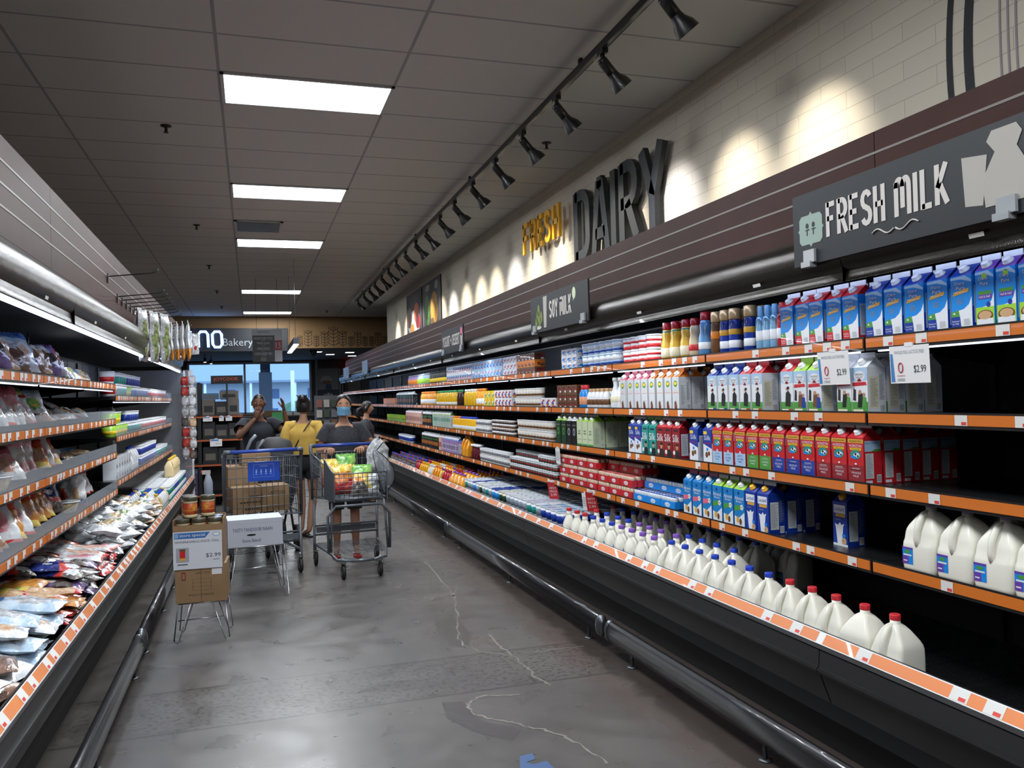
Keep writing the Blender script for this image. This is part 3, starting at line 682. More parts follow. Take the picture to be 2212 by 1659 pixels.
RL=['holding the nearly empty well and purple-capped milk jugs','holding the red and white milk cartons','holding the orange juice jugs','holding the dark juice bottles and cartons','with the yellow juice bottles beyond the shoppers','with bagged cheese beyond the shoppers','at the far end under two blank signs']
for i,(a,b_) in enumerate(RU): case(1,a,b_,i,secs(a,b_,RZ),'black open refrigerated case '+RL[i])
LZ1=[('top',1.665),('second',1.385),('third',1.117),('lowest',.82)]
LZ2=[('top',1.575),('second',1.24),('lowest',.88)]
LUN=[(1.18,4.93),(4.93,8.68),(8.68,12.3)]
LLB=['full of snack and fishcake bags','with shelf levels that step down midway','with white tubs and jugs by the clip strips']
case(-1,1.18,4.93,11,secs(1.18,4.93,LZ1),'black open refrigerated case '+LLB[0])
case(-1,4.93,8.68,12,[(4.93,6.155,LZ1),(6.155,7.38,LZ1),(7.38,8.68,LZ2)],'black open refrigerated case '+LLB[1])
case(-1,8.68,12.3,13,secs(8.68,12.3,LZ2),'black open refrigerated case '+LLB[2])
# fascia running on past the last left-hand case and its end panel
t=thing('end_panel','white-edged clear end panel closing the bagged food case','panel',(-1.3,12.33,0))
b=MB().mat(GLASS); b.box((-.5,0,.1),(.50,.012,1.97)); b.build('pane',t)
b=MB().mat(PLW); b.box((.50,-.006,0),(.525,.018,1.97)); b.box((-.5,-.006,0),(-.475,.018,1.97)); b.build('edge_post',t)
t=thing('slatwall_fascia_end','brown slatwall board ending above the clip strips','slatwall',(-1.0,12.3,0))
b=MB().mat(WOOD); b.box((-.02,0,2.237),(0,1.7,2.675)); b.mat(GROOVE)
for g in (2.367,2.466,2.567): b.box((-.001,0,g-.009),(.002,1.7,g+.008))
b.build('board',t)
b=MB().mat(BLK2); b.box((-.72,0,2.2),(-.02,1.7,2.655)); b.build('box_behind',t)
# ------------------------------------------------------------ bumper rails on the floor
def bumper(name,x,y0,y1,posts,label):
    t=thing(name,label,'bumper rail',(x,(y0+y1)/2,0),0,'floor bumper rails along the cases'); o=(y0+y1)/2
    b=MB().mat(M('bumper_rubber','#16181c',.3,coat=.4)); s=1 if x>0 else -1
    prof=[]
    for k in range(14):
        a=2*PI*k/14; prof.append((.034*math.cos(a)+ .0,.125+.062*math.sin(a)))
    b.prism(prof,y0-o+.03,y1-o-.03)
    for i in range(len(b.sm)-2): b.sm[i]=True
    b.build('rubber_rail',t)
    b=MB().mat(M('steel_cap','#6f7378',.3,metal=.9))
    for e,d in ((y0-o+.03,-1),(y1-o-.03,1)):
        rings=[]
        for rr,dy in ((1.06,-.01),(1.08,.012),(.9,.028),(.4,.036)): rings.append([(px*rr,e+d*dy,.125+(pz-.125)*rr) for px,pz in prof])
        if d<0: rings=[r[::-1] for r in rings]
        b.loft(rings[::1])
    b.build('end_cap',t)
    for p in posts:
        b=MB().mat(M('steel_post','#5d6165',.35,metal=.8)); b.tube([(0,p-o,0.004),(0,p-o,.08)],.009,8); b.lathe([(.028,0),(.028,.005),(.012,.008)],(0,p-o,0),12); b.build('post',t)
bumper('bumper_rail',1.945,.5,4.42,[1.5,2.9,4.12],'long black rubber floor bumper closest to the empty milk well')
bumper('bumper_rail',1.945,4.5,8.42,[4.72,6.35,8.0],'long black rubber floor bumper below the milk jugs')
bumper('bumper_rail',1.945,8.5,12.35,[8.7,10.5,11.9],'long black rubber floor bumper below the juice jugs')
bumper('bumper_rail',1.945,12.43,16.2,[12.6,14.4,15.9],'short-looking black floor bumper beyond the shopper with a mask')
bumper('bumper_rail',-.645,1.2,5.2,[2.2,3.8,4.98],'long black floor bumper below the snack bags')
bumper('bumper_rail',-.645,5.28,7.62,[5.47,6.51,7.3],'black floor bumper beside the stacked cartons of jars')
bumper('bumper_rail',-.645,7.70,11.9,[7.9,9.8,11.5],'black floor bumper behind the stacked cartons of jars')
# ============================================================ product prototypes (front faces -Y, width along X, base at Z=0)
U=(1,0,0); V=(0,0,1)
MILK=M('milk_plastic','#e9e7da',.38,spec=.4,coat=.15); NUT=M('nutrition_white','#d9dde0',.55); TXTG=M('fine_print_grey','#8b9096',.6)
def fineprint(b,o,u,v,x0,y0,x1,y1,n):
    b.mat(TXTG); rr=random.Random(n); h=(y1-y0)/n
    for i in range(n): b.rect(o,u,v,x0,y1-h*(i+.65),x0+(x1-x0)*rr.uniform(.55,1),y1-h*(i+.3),.0012)
def carton(kind,label,w,d,h,hg,base,slope,fin,art,side,capm=PLW):
    t=thing(kind,label,'carton')
    b=MB().mat(base); x,y=w/2,d/2
    b.add([(-x,-y,0),(x,-y,0),(x,y,0),(-x,y,0),(-x,-y,h),(x,-y,h),(x,y,h),(-x,y,h)],[(0,3,2,1),(0,1,5,4),(1,2,6,5),(2,3,7,6),(3,0,4,7)],False)
    r=h+hg; b.mat(slope)
    b.add([(-x,-y,h),(x,-y,h),(x,0,r),(-x,0,r)],[(0,1,2,3)],False); b.add([(x,y,h),(-x,y,h),(-x,0,r),(x,0,r)],[(0,1,2,3)],False)
    for s in (1,-1):
        a=[(s*x,-y,h),(s*x,y,h),(s*(x-.022),0,r-.004)]; b.poly(a if s>0 else a[::-1])
        a=[(s*x,-y,h),(s*(x-.022),0,r-.004),(s*x,0,r)]; b.poly(a if s>0 else a[::-1]); a=[(s*(x-.022),0,r-.004),(s*x,y,h),(s*x,0,r)]; b.poly(a if s>0 else a[::-1])
    b.mat(fin).box((-x,-.002,r-.001),(x,.002,r+.02))
    art(b,(0,-y,0),U,V,w,h); side(b,(x,0,0),(0,1,0),V,d,h)
    b.build('carton_body',t)
    if capm:
        b=MB().mat(capm); n=Vector((0,-hg,y)).normalized(); c=Vector((0,-y*.55,h+hg*.45)); ax=Vector((0,-hg,y)).normalized()
        b.tube([c,c+ax*.006,c+ax*.006,c+ax*.017,c+ax*.019],[.019,.019,.0155,.0155,.013],14); b.build('cap',t)
    return t
PR={}
bl,wh,gd,gn=M('print_sky_blue','#1b8ae0',.3,coat=.3),M('print_white','#e4e8ee',.35,coat=.3),M('print_gold','#d9a63a',.35,coat=.3),M('print_green','#4c9a3f',.35,coat=.3)
rd,nv,pk,lb=M('print_red','#c9272f',.33,coat=.3),M('print_navy','#173a9c',.33,coat=.3),M('print_pink','#e06a86',.35,coat=.3),M('print_light_blue','#a9cbe8',.35,coat=.3)
bk,dr,og,yl=M('print_black','#16181b',.35,coat=.3),M('print_dark_red','#8c1a24',.33,coat=.3),M('print_orange','#e5862a',.35,coat=.3),M('print_yellow','#f0cf2c',.35,coat=.3)
tn,br_,pu,cr=M('print_tan','#caa478',.45),M('print_brown','#6b4526',.4,coat=.2),M('print_purple','#6a3fa8',.35,coat=.3),M('print_cream','#e9e2c6',.4,coat=.2)
tl,dg,lg,sk=M('print_teal','#1e8f86',.35,coat=.3),M('print_dark_green','#20402c',.35,coat=.3),M('print_lime','#9fd23e',.35,coat=.3),M('print_skin','#b98a70',.5)
def side_std(base,npan=NUT,k=22,bar=True,band=None,bc=None):
    def f(b,o,u,v,w,h):
        if band: b.mat(bc).rect(o,u,v,-w/2,0,w/2,h*band,.0004)
        b.mat(npan).rect(o,u,v,-w*.40,h*.12,w*.10,h*.80); fineprint(b,o,u,v,-w*.36,h*.16,w*.06,h*.76,k)
        fineprint(b,o,u,v,w*.14,h*.30,w*.42,h*.84,k)
        if bar: b.mat(wh).rect(o,u,v,w*.16,h*.03,w*.42,h*.2); b.mat(bk); [b.rect(o,u,v,w*(.18+.03*i),h*.05,w*(.19+.03*i),h*.18,.0012) for i in range(8)]
    return f
def horizon(panel):
    def f(b,o,u,v,w,h):
        b.mat(panel).patch(o,u,v,[(-w/2,0),(w/2,0),(w/2,h*.40),(w*.25,h*.38),(0,h*.42),(-w*.25,h*.38),(-w/2,h*.40)])
        b.mat(gd).rect(o,u,v,-w/2,h*.88,w/2,h*.965); b.mat(bk).text('ORGANIC MILK',o,u,v,0,h*.922,h*.03,w*.8)
        b.mat(wh).text('HORIZON',o,u,v,0,h*.82,h*.062,w*.78); b.mat(yl).rect(o,u,v,-w*.36,h*.725,w*.36,h*.775); b.mat(dg).text('ORGANIC',o,u,v,0,h*.75,h*.03,w*.6)
        b.mat(tl).disc(o,u,v,0,h*.63,w*.34,h*.10,18,.0009); b.mat(wh).disc(o,u,v,w*.06,h*.62,w*.2,h*.055,14,.0012); b.mat(bk).disc(o,u,v,w*.0,h*.64,w*.07,h*.03,8,.0015); b.mat(bk).disc(o,u,v,w*.15,h*.60,w*.06,h*.025,8,.0015)
        b.mat(bl).disc(o,u,v,-w*.12,h*.57,w*.2,h*.03,12,.0014)
        tx=wh if panel!=lb else nv
        b.mat(wh).disc(o,u,v,0,h*.43,w*.07,h*.022,10,.0012); b.mat(tx).text('ORGANIC',o,u,v,0,h*.33,h*.03,w*.5); b.rect(o,u,v,-w*.32,h*.29,w*.32,h*.30); b.text('WHOLE' if panel==dr else ('LOWFAT' if panel==gn else ('REDUCED FAT' if panel==nv else 'FAT FREE')),o,u,v,0,h*.235,h*.045,w*.6); b.text('MILK',o,u,v,0,h*.165,h*.045,w*.36)
        for k in range(4): b.disc(o,u,v,-w*.34+k*w*.14,h*.035,w*.045,h*.014,8)
    return f
def hside(b,o,u,v,w,h):
    b.mat(lb).rect(o,u,v,-w*.44,h*.70,w*.44,h*.93); b.mat(nv).text('FRESH TASTE',o,u,v,-w*.1,h*.88,h*.03,w*.6); b.mat(gn).patch(o,u,v,[(-w*.1,h*.70),(w*.44,h*.70),(w*.44,h*.75),(w*.15,h*.75)],.0012)
    b.mat(NUT).rect(o,u,v,-w*.40,h*.12,w*.04,h*.66); fineprint(b,o,u,v,-w*.37,h*.14,w*.0,h*.64,26); b.mat(wh).rect(o,u,v,-w*.4,h*.02,-w*.05,h*.08); b.rect(o,u,v,w*.2,h*.03,w*.44,h*.2); b.mat(bk); [b.rect(o,u,v,w*(.22+.025*i),h*.05,w*(.232+.025*i),h*.18,.0012) for i in range(8)]
for k,pm,ds in (('h_red',dr,'dark red'),('h_blue',nv,'blue'),('h_green',gn,'green'),('h_light',lb,'pale blue')):
    PR[k]=carton('milk_carton','red milk carton with %s lower panel'%ds,.093,.093,.195,.04,rd,rd,wh,horizon(pm),hside); PR[k]['d']='red milk carton with %s lower panel'%ds
def dairyp(pm,txt,purple=False):
    def f(b,o,u,v,w,h):
        b.mat(lb).patch(o,u,v,[(-w*.5,h*.97),(w*.2,h*.99),(w*.5,h*.90),(w*.5,h*.86),(0,h*.93),(-w*.5,h*.93)])
        b.mat(wh).patch(o,u,v,[(-w*.02,0),(w/2,0),(w/2,h*.60),(w*.36,h*.46),(w*.12,h*.38),(-w*.16,h*.36)])
        if not purple:
            b.mat(gn).patch(o,u,v,[(-w/2,h*.24),(-w*.08,h*.24),(-w*.14,h*.37),(-w/2,h*.34)],.0008); b.mat(wh).disc(o,u,v,-w*.32,h*.31,w*.09,h*.018,8,.0012); b.mat(br_).disc(o,u,v,-w*.27,h*.312,w*.04,h*.012,6,.0016)
            b.mat(pm).patch(o,u,v,[(-w/2,0),(-w*.02,0),(-w*.08,h*.25),(-w/2,h*.25)],.001); b.mat(wh).text('Reduced' if pm==nv else 'Milk',o,u,v,-w*.28,h*.17,h*.03,w*.34,off=.0016); b.text('Fat Milk' if pm==nv else 'Whole',o,u,v,-w*.28,h*.12,h*.03,w*.32,off=.0016)
            b.mat(gd).patch(o,u,v,[(-w*.40,h*.63),(w*.34,h*.69),(w*.38,h*.76),(-w*.34,h*.70)],.0010); b.mat(wh).text('100% lactose free',o,u,v,0,h*.695,h*.032,w*.6,off=.0016)
            fineprint(b,o,u,v,-w*.2,h*.47,w*.2,h*.58,4); fineprint(b,o,u,v,w*.1,h*.08,w*.42,h*.2,5)
        else:
            b.mat(lg).disc(o,u,v,0,h*.9,w*.15,h*.055); b.mat(gn).rect(o,u,v,-w*.36,h*.58,w*.36,h*.64); b.mat(pu).rect(o,u,v,-w*.36,h*.50,w*.38,h*.58); b.mat(wh).text('Half & Half',o,u,v,0,h*.54,h*.04,w*.6); b.mat(lg).rect(o,u,v,-w/2,0,w/2,h*.36,.0007)
            b.mat(nv).disc(o,u,v,w*.2,h*.4,w*.12,h*.05,10,.0012); b.mat(br_).disc(o,u,v,0,h*.21,w*.44,h*.10,16,.0010); b.mat(tn).disc(o,u,v,0,h*.22,w*.36,h*.075,16,.0014); b.mat(wh).patch(o,u,v,[(-w*.46,0),(w*.46,0),(w*.44,h*.16),(-w*.44,h*.16)],.0012)
        b.mat(nv).text('Dairy',o,u,v,-w*.04,h*.845,h*.075,w*.5,off=.0008); b.text('Pure',o,u,v,0,h*.765,h*.07,w*.44,off=.0008); b.mat(wh).text('Dairy',o,u,v,-w*.05,h*.85,h*.07,w*.48,off=.0014); b.text('Pure',o,u,v,-w*.01,h*.77,h*.065,w*.42,off=.0014)
    return f
PR['dp_blue']=carton('lactose_free_carton','sky blue milk carton with navy top and navy corner',.093,.093,.195,.042,bl,nv,wh,dairyp(nv,''),side_std(bl,band=.42,bc=nv)); PR['dp_blue']['d']='sky blue milk carton with navy top'
PR['dp_red']=carton('lactose_free_carton','sky blue milk carton with red top and red corner',.093,.093,.195,.042,bl,rd,wh,dairyp(rd,''),side_std(bl,band=.30,bc=rd)); PR['dp_red']['d']='sky blue milk carton with red top'
PR['dp_purple']=carton('creamer_carton','blue and purple creamer carton showing a coffee cup',.075,.075,.20,.036,bl,pu,wh,dairyp(pu,'',True),side_std(bl)); PR['dp_purple']['d']='blue and purple creamer carton'
def ov(kind):
    def f(b,o,u,v,w,h):
        b.mat(lb).rect(o,u,v,-w/2,h*.72,w/2,h,.0004); b.mat(gn).rect(o,u,v,-w/2,0,w/2,h*.26,.0004)
        b.mat(wh).disc(o,u,v,0,h*.82,w*.36,h*.11,18,.0008); b.mat(bk).text('ORGANIC',o,u,v,0,h*.85,h*.045,w*.58); b.text('VALLEY',o,u,v,0,h*.79,h*.04,w*.46); b.mat(dr).patch(o,u,v,[(-w*.12,h*.70),(w*.12,h*.70),(w*.12,h*.74),(0,h*.77),(-w*.12,h*.74)],.0012)
        if kind in 'bd':
            b.mat(bk).patch(o,u,v,[(-w*.16,h*.16),(w*.26,h*.14),(w*.30,h*.44),(w*.1,h*.54),(-w*.1,h*.48)],.001); b.mat(sk).disc(o,u,v,w*.02,h*.58,w*.12,h*.045,10,.0012); b.mat(bk).disc(o,u,v,w*.1,h*.6,w*.1,h*.04,8,.0014); b.mat(nv if kind=='b' else rd).rect(o,u,v,w*.12,h*.02,w*.4,h*.09,.001); b.mat(cr).rect(o,u,v,-w*.42,h*.02,w*.1,h*.09,.001)
        else:
            b.mat(rd).patch(o,u,v,[(-w*.46,h*.60),(w*.46,h*.62),(w*.40,h*.69),(-w*.44,h*.68)],.001)
            b.mat(bk).patch(o,u,v,[(-w*.44,h*.30),(-w*.26,h*.28),(-w*.24,h*.52),(-w*.4,h*.56)],.001); b.mat(br_ if kind=='g' else bk).patch(o,u,v,[(-w*.15,h*.14),(w*.18,h*.14),(w*.2,h*.44),(-w*.08,h*.46)],.0011); b.mat(sk).disc(o,u,v,w*.02,h*.47,w*.11,h*.05,10,.0013); b.mat(nv if kind=='g' else gn).patch(o,u,v,[(w*.12,h*.12),(w*.44,h*.12),(w*.4,h*.36),(w*.2,h*.38)],.0012); b.mat(sk).disc(o,u,v,w*.28,h*.42,w*.09,h*.04,8,.0013)
            b.mat(cr).rect(o,u,v,-w*.44,h*.02,w*.2,h*.1,.001)
    return f
for k,sl,ds in (('ov_b',nv,'blue'),('ov_d',rd,'red'),('ov_g',lg,'green'),('ov_w',wh,'white')):
    PR[k]=carton('organic_milk_carton','white organic milk carton with %s gable top'%ds,.092,.092,.195,.042,wh,sl,sl,ov(k[-1]),side_std(wh,cr,26)); PR[k]['d']='white organic milk carton with %s top'%ds
def sm(col,tc):
    def f(b,o,u,v,w,h):
        b.mat(gn).disc(o,u,v,0,h*.80,w*.28,h*.10,12); b.mat(yl).disc(o,u,v,0,h*.81,w*.22,h*.05,10,.001); b.mat(tc).text('Organic',o,u,v,0,h*.60,h*.028,w*.4); b.text('Lowfat milk',o,u,v,0,h*.54,h*.045,w*.76)
        b.mat(br_).patch(o,u,v,[(-w*.2,h*.02),(w*.2,h*.02),(w*.12,h*.2),(w*.02,h*.3),(-w*.22,h*.24)],.001); b.mat(dr).disc(o,u,v,w*.1,h*.1,w*.1,h*.05,8,.0013); b.mat(gn).rect(o,u,v,w*.1,0,w*.45,h*.06)
    return f
PR['sm_pink']=carton('flavoured_milk_carton','grey white flavoured milk carton with pink top',.08,.08,.20,.036,M('grey_carton','#cfd2d6',.4,coat=.2),pk,pk,sm(pk,pk),side_std(wh)); PR['sm_pink']['d']='grey white flavoured milk carton with pink top'
PR['sm_org']=carton('flavoured_milk_carton','grey white flavoured milk carton with orange top',.08,.08,.20,.036,MATS['grey_carton'],og,og,sm(og,og),side_std(wh)); PR['sm_org']['d']='grey white flavoured milk carton with orange top'
def silk(kind):
    def f(b,o,u,v,w,h):
        if kind=='a':
            b.mat(wh).patch(o,u,v,[(-w/2,0),(w/2,0),(w/2,h*.44),(-w/2,h*.58)]); b.mat(yl).rect(o,u,v,-w*.46,h*.86,-w*.05,h*.95); b.mat(wh).text('Silk',o,u,v,0,h*.76,h*.14,w*.74); b.mat(rd).text('ALMOND',o,u,v,0,h*.60,h*.05,w*.7); b.mat(br_).disc(o,u,v,-w*.12,h*.26,w*.16,h*.09,10,.001); b.disc(o,u,v,w*.16,h*.3,w*.13,h*.07,10,.0011); b.mat(bl).disc(o,u,v,-w*.02,h*.42,w*.12,h*.05,8,.0013)
        else:
            b.mat(wh).text('Silk',o,u,v,-w*.04,h*.66,h*.24,w*.86); b.mat(bk).rect(o,u,v,-w*.3,h*.88,w*.3,h*.93); b.mat(bk).patch(o,u,v,[(-w*.2,0),(w*.46,0),(w*.4,h*.26),(w*.12,h*.30),(-w*.1,h*.24)],.0014); b.mat(sk).disc(o,u,v,w*.13,h*.38,w*.17,h*.09,12,.0016); b.mat(bk).disc(o,u,v,w*.13,h*.45,w*.18,h*.045,10,.0018); b.mat(wh).disc(o,u,v,-w*.28,h*.2,w*.15,h*.07,10,.0016)
    return f
PR['silk_b']=carton('nut_milk_carton','blue and white almond milk carton with a white script word',.092,.092,.19,.042,nv,nv,wh,silk('a'),side_std(wh,NUT,24,band=.6,bc=wh)); PR['silk_b']['d']='blue and white almond milk carton'
PR['silk_g']=carton('soy_milk_carton','green soy milk carton with a portrait and white script word',.092,.092,.19,.042,tl,tl,lg,silk('g'),side_std(tl)); PR['silk_g']['d']='green soy milk carton with portrait'
PR['silk_r']=carton('soy_milk_carton','dark red soy milk carton with a portrait and white script word',.092,.092,.19,.042,dr,rd,wh,silk('r'),side_std(rd)); PR['silk_r']['d']='dark red soy milk carton with portrait'
def soy(kind):
    def f(b,o,u,v,w,h):
        if kind=='p': b.mat(gn).rect(o,u,v,-w/2,0,w/2,h*.12); b.mat(dg); [b.disc(o,u,v,-w*.12+dx*w,h*.62+dz*h,w*.07,h*.035,10,.001) for dx,dz in ((0,0),(.24,0),(0,-.1),(.24,-.1))]; b.text('soymilk',o,u,v,0,h*.3,h*.04,w*.6)
        else: b.mat(gn if kind=='g' else TXTG).disc(o,u,v,0,h*.55,w*.26,h*.16,14); b.mat(bk).disc(o,u,v,0,h*.55,w*.12,h*.09,10,.001); b.mat(wh).text('soy milk',o,u,v,0,h*.82,h*.05,w*.6)
    return f
cream_g=M('pale_green_carton','#cdd9b4',.4,coat=.2)
PR['soy_p']=carton('green_soy_carton','pale green soy milk carton with lime top',.098,.098,.195,.04,cream_g,lg,wh,soy('p'),side_std(cream_g,cream_g,24)); PR['soy_p']['d']='pale green soy milk carton'
PR['soy_k']=carton('green_soy_carton','grey black soy milk carton with pale top',.098,.098,.195,.04,bk,NUT,wh,soy('k'),side_std(bk)); PR['soy_k']['d']='black soy milk carton'
PR['soy_g']=carton('green_soy_carton','dark green soy milk carton with lime top',.098,.098,.195,.04,dg,lg,wh,soy('g'),side_std(dg)); PR['soy_g']['d']='dark green soy milk carton'
def almond(c):
    def f(b,o,u,v,w,h):
        b.mat(wh).patch(o,u,v,[(-w/2,0),(w/2,0),(w/2,h*.42),(-w*.1,h*.24),(-w/2,h*.3)]); b.mat(nv).disc(o,u,v,-w*.05,h*.90,w*.12,h*.045,8); b.mat(wh).text('Almond',o,u,v,0,h*.77,h*.1,w*.86); b.text('Breeze',o,u,v,0,h*.68,h*.055,w*.6)
        b.mat(c).patch(o,u,v,[(-w*.5,h*.42),(w*.1,h*.46),(w*.1,h*.58),(-w*.5,h*.56)]); b.mat(wh); [b.disc(o,u,v,w*.26+.3*w*.35*math.cos(a),h*.54+.05*h*math.sin(a),w*.07,h*.03,8,.0012) for a in (0,1.26,2.5,3.8,5)]; b.mat(og).disc(o,u,v,w*.26,h*.54,w*.06,h*.025,8,.0015)
        b.mat(br_).disc(o,u,v,w*.1,h*.16,w*.13,h*.09,10,.0012); b.mat(gd).disc(o,u,v,-w*.18,h*.2,w*.14,h*.09,10,.0011)
    return f
ab=M('print_azure','#1f7fc4',.3,coat=.3)
PR['al_p']=carton('almond_drink_carton','azure almond drink carton with pink top',.092,.092,.2,.04,ab,ab,pk,almond(pk),side_std(ab)); PR['al_p']['d']='azure almond drink carton with pink top'
PR['al_g']=carton('almond_drink_carton','azure almond drink carton with lime top',.092,.092,.2,.04,ab,lg,wh,almond(gn),side_std(ab)); PR['al_g']['d']='azure almond drink carton with lime top'
def lact(b,o,u,v,w,h):
    b.mat(wh).rect(o,u,v,-w*.42,h*.74,w*.38,h*.93); b.mat(nv).text('Lactaid',o,u,v,-w*.02,h*.84,h*.09,w*.66); b.mat(gd).patch(o,u,v,[(-w*.3,h*.66),(w*.34,h*.66),(w*.38,h*.73),(-w*.3,h*.73)]); fineprint(b,o,u,v,-w*.3,h*.57,w*.3,h*.62,1)
    b.mat(wh).patch(o,u,v,[(-w*.2,h*.05),(w*.12,h*.05),(w*.22,h*.44),(w*.3,h*.52),(w*.1,h*.48),(0,h*.54),(-w*.14,h*.47),(-w*.36,h*.5),(-w*.3,h*.42)],.001); b.rect(o,u,v,-w/2,0,w/2,h*.05); b.mat(tn).disc(o,u,v,w*.26,h*.12,w*.17,h*.08,12,.0014); b.mat(br_).disc(o,u,v,w*.24,h*.13,w*.03,h*.015,6,.0018); b.mat(bl).rect(o,u,v,w*.14,h*.21,w*.36,h*.28,.0015)
PR['lac']=carton('dark_blue_milk_carton','dark blue milk carton with yellow cap and cookie picture',.096,.096,.2,.04,nv,nv,wh,lact,side_std(nv),M('cap_yellow','#f0b42a',.35)); PR['lac']['d']='dark blue milk carton with yellow cap'
# jugs
def sq(hw,hd,z,r,n=6,dx=0,fy=0):
    pts=[]
    for qx,qy,a0 in ((1,-1,-90),(1,1,0),(-1,1,90),(-1,-1,180)):
        for i in range(n):
            a=R(a0+90*i/(n-1)); pts.append((dx+qx*(hw-r)+r*math.cos(a),qy*(hd-r)+r*math.sin(a)+0,z))
    out=[]
    for x,y,zz in pts:
        if fy and y<0: y+=fy*(1 if abs(x)<hw*.5 else 0.25)
        out.append((x,y,zz))
    return out
def jug(kind,label,H,hw,hd,mat,capm,lab,handle=True,cat='milk jug',dented=False):
    t=thing(kind,label,cat); k=H/.27
    b=MB().mat(mat); b.smooth=True
    Z=[(0,.90,.90,0),(.008*k,.98,.98,0),(.02*k,1,1,0),(.10*k,1,1,0),(.112*k,1,1,.010),(.122*k,1,1,.034),(.150*k,.985,.985,.050),(.162*k,.95,.95,.052),(.178*k,.86,.84,.047),(.212*k,.56,.55,.030),(.229*k,.38,.38,.010),(.236*k,.26,.30,0),(.238*k,.225,.25,0),(.252*k,.225,.25,0)]
    rings=[]
    for z,a,c,fy in Z:
        w_,d_=hw*a,hd*c; rr=min(w_,d_)*(.30 if a>.5 else (.45 if a>.3 else .98)); rings.append(sq(w_,d_,z,rr,6,0,fy if handle else 0))
    if dented: rings=[[(x+(.012*math.exp(-((z-.16)**2)/.0008) if x<-hw*.6 else 0),y,z) for x,y,z in r] for r in rings]
    b.loft(rings)
    if handle:
        y0=-hd*.98
        b.tube([(0,-hd*.20,.232*k),(0,-hd*.52,.222*k),(0,y0*.78,.195*k),(0,y0*.93,.165*k),(0,y0*.97,.13*k),(0,y0*.90,.10*k)],[.010,.012,.0125,.012,.012,.010],8)
    b.build('jug_body',t)
    b=MB().mat(capm); b.lathe([(.0195,.250*k),(.0200,.252*k),(.0200,.268*k),(.0185,.271*k)],n=20); b.build('cap',t)
    if lab:
        b=MB(); o=(0,-hd,0) if lab[0]!='s' else (-hw,0,0)
        if lab=='s': # label round the side toward the aisle corner
            uu=(0,-1,0); b.mat(nv).rect((-hw,0,0),uu,V,-hd*.55,.03,hd*.6,.085,.0008); b.mat(NUT).rect((-hw,0,0),uu,V,-hd*.3,.05,hd*.3,.075,.0016)
        else:
            x0=-hw*.86; b.mat(bl).rect(o,U,V,x0,.03*k,x0+.052,.095*k,.0008); c={'p':pu,'r':rd,'b':nv}[lab]; b.mat(c).rect(o,U,V,x0,.03*k,x0+.030,.06*k,.0012); b.mat(c).rect(o,U,V,x0,.087*k,x0+.052,.095*k,.0012)
            b.mat(gn).disc(o,U,V,x0+.026,.078*k,.014,.007,10,.0016); b.mat(wh).rect(o,U,V,x0+.006,.062*k,x0+.046,.068*k,.0016); b.mat(wh).rect(o,U,V,x0+.005,.040*k,x0+.024,.045*k,.0016)
        b.build('label',t)
    t['d']=label; return t
CR,CB,CP=M('cap_red','#d0303a',.35),M('cap_blue','#2446c4',.35),M('cap_purple','#8a5cc4',.35)
PR['gal_r']=jug('gallon_jug','white gallon milk jug with red cap',.27,.076,.076,MILK,CR,'r',dented=True)
PR['gal_b']=jug('gallon_jug','white gallon milk jug with blue cap',.27,.076,.076,MILK,CB,'b')
PR['gal_p']=jug('gallon_jug','white gallon milk jug with purple cap',.27,.08,.08,MILK,CP,'p')
PR['gal_x']=jug('gallon_jug','white gallon milk jug with red cap turned away',.27,.076,.076,MILK,CR,'r',handle=False)
def halfjug(kind,label,mat,capm,lm,H=.275):
    t=thing(kind,label,'milk bottle'); b=MB().mat(mat); b.smooth=True
    prof=[(0,.045),(.006,.05),(.06,.05),(.10,.049),(.14,.047),(.17,.040),(.195,.030),(.212,.021),(.222,.0175),(.228,.0215),(.233,.0175),(.250,.0175)]
    rings=[]
    for z,r in prof:
        rr=r*(.5 if r>.044 else .85); rings.append(sq(r,r*1.05,z*H/.275,rr,5))
    b.loft(rings); b.tube([(.018,.0,.215),(.042,.012,.19),(.052,.014,.15),(.048,.014,.115)],[.008,.010,.010,.008],8); b.build('bottle_body',t)
    b=MB().mat(capm); b.lathe([(.0195,.247),(.0205,.249),(.0205,.266),(.019,.2695)],n=20); b.build('cap',t)
    if lm:
        b=MB(); o=(0,-.0525,0); b.mat(NUT).rect(o,U,V,-.044,.012,.034,.125,.0008); b.mat(lm).patch(o,U,V,[(-.044,.012),(.034,.012),(-.004,.07),(-.044,.095)],.0013); b.mat(lm).patch(o,U,V,[(-.040,.128),(.0,.128),(-.02,.15)],.0013)
        b.mat(nv).rect((-.05,0,0),(0,-1,0),V,-.03,.02,.046,.11,.0008); b.build('label',t)
    t['d']=label; return t
PR['half_r']=halfjug('half_gallon_bottle','white half gallon milk bottle with red cap',MILK,CR,dr)
PR['half_b']=halfjug('half_gallon_bottle','white half gallon milk bottle with blue cap',MILK,CB,nv)
PR['half_p']=halfjug('half_gallon_bottle','white half gallon milk bottle with purple cap',MILK,CP,pu)
OJ=M('orange_juice','#f0a226',.22,coat=.5); YJ=M('yellow_juice','#f2b91c',.22,coat=.5); RJ=M('red_juice','#c33a48',.22,coat=.5); DJ=M('dark_juice','#3a2019',.2,coat=.5); LJ=M('pale_lemon_juice','#e7cf62',.22,coat=.5); MLK2=M('pale_drink','#d8d6cf',.3,coat=.3)
PR['oj']=jug('juice_jug','orange juice jug with purple cap',.25,.066,.066,OJ,CP,'',cat='juice jug',handle=False)
PR['oj2']=jug('juice_jug','orange juice jug with orange cap',.25,.06,.06,OJ,M('cap_orange','#f08a2c',.35),'',cat='juice jug')
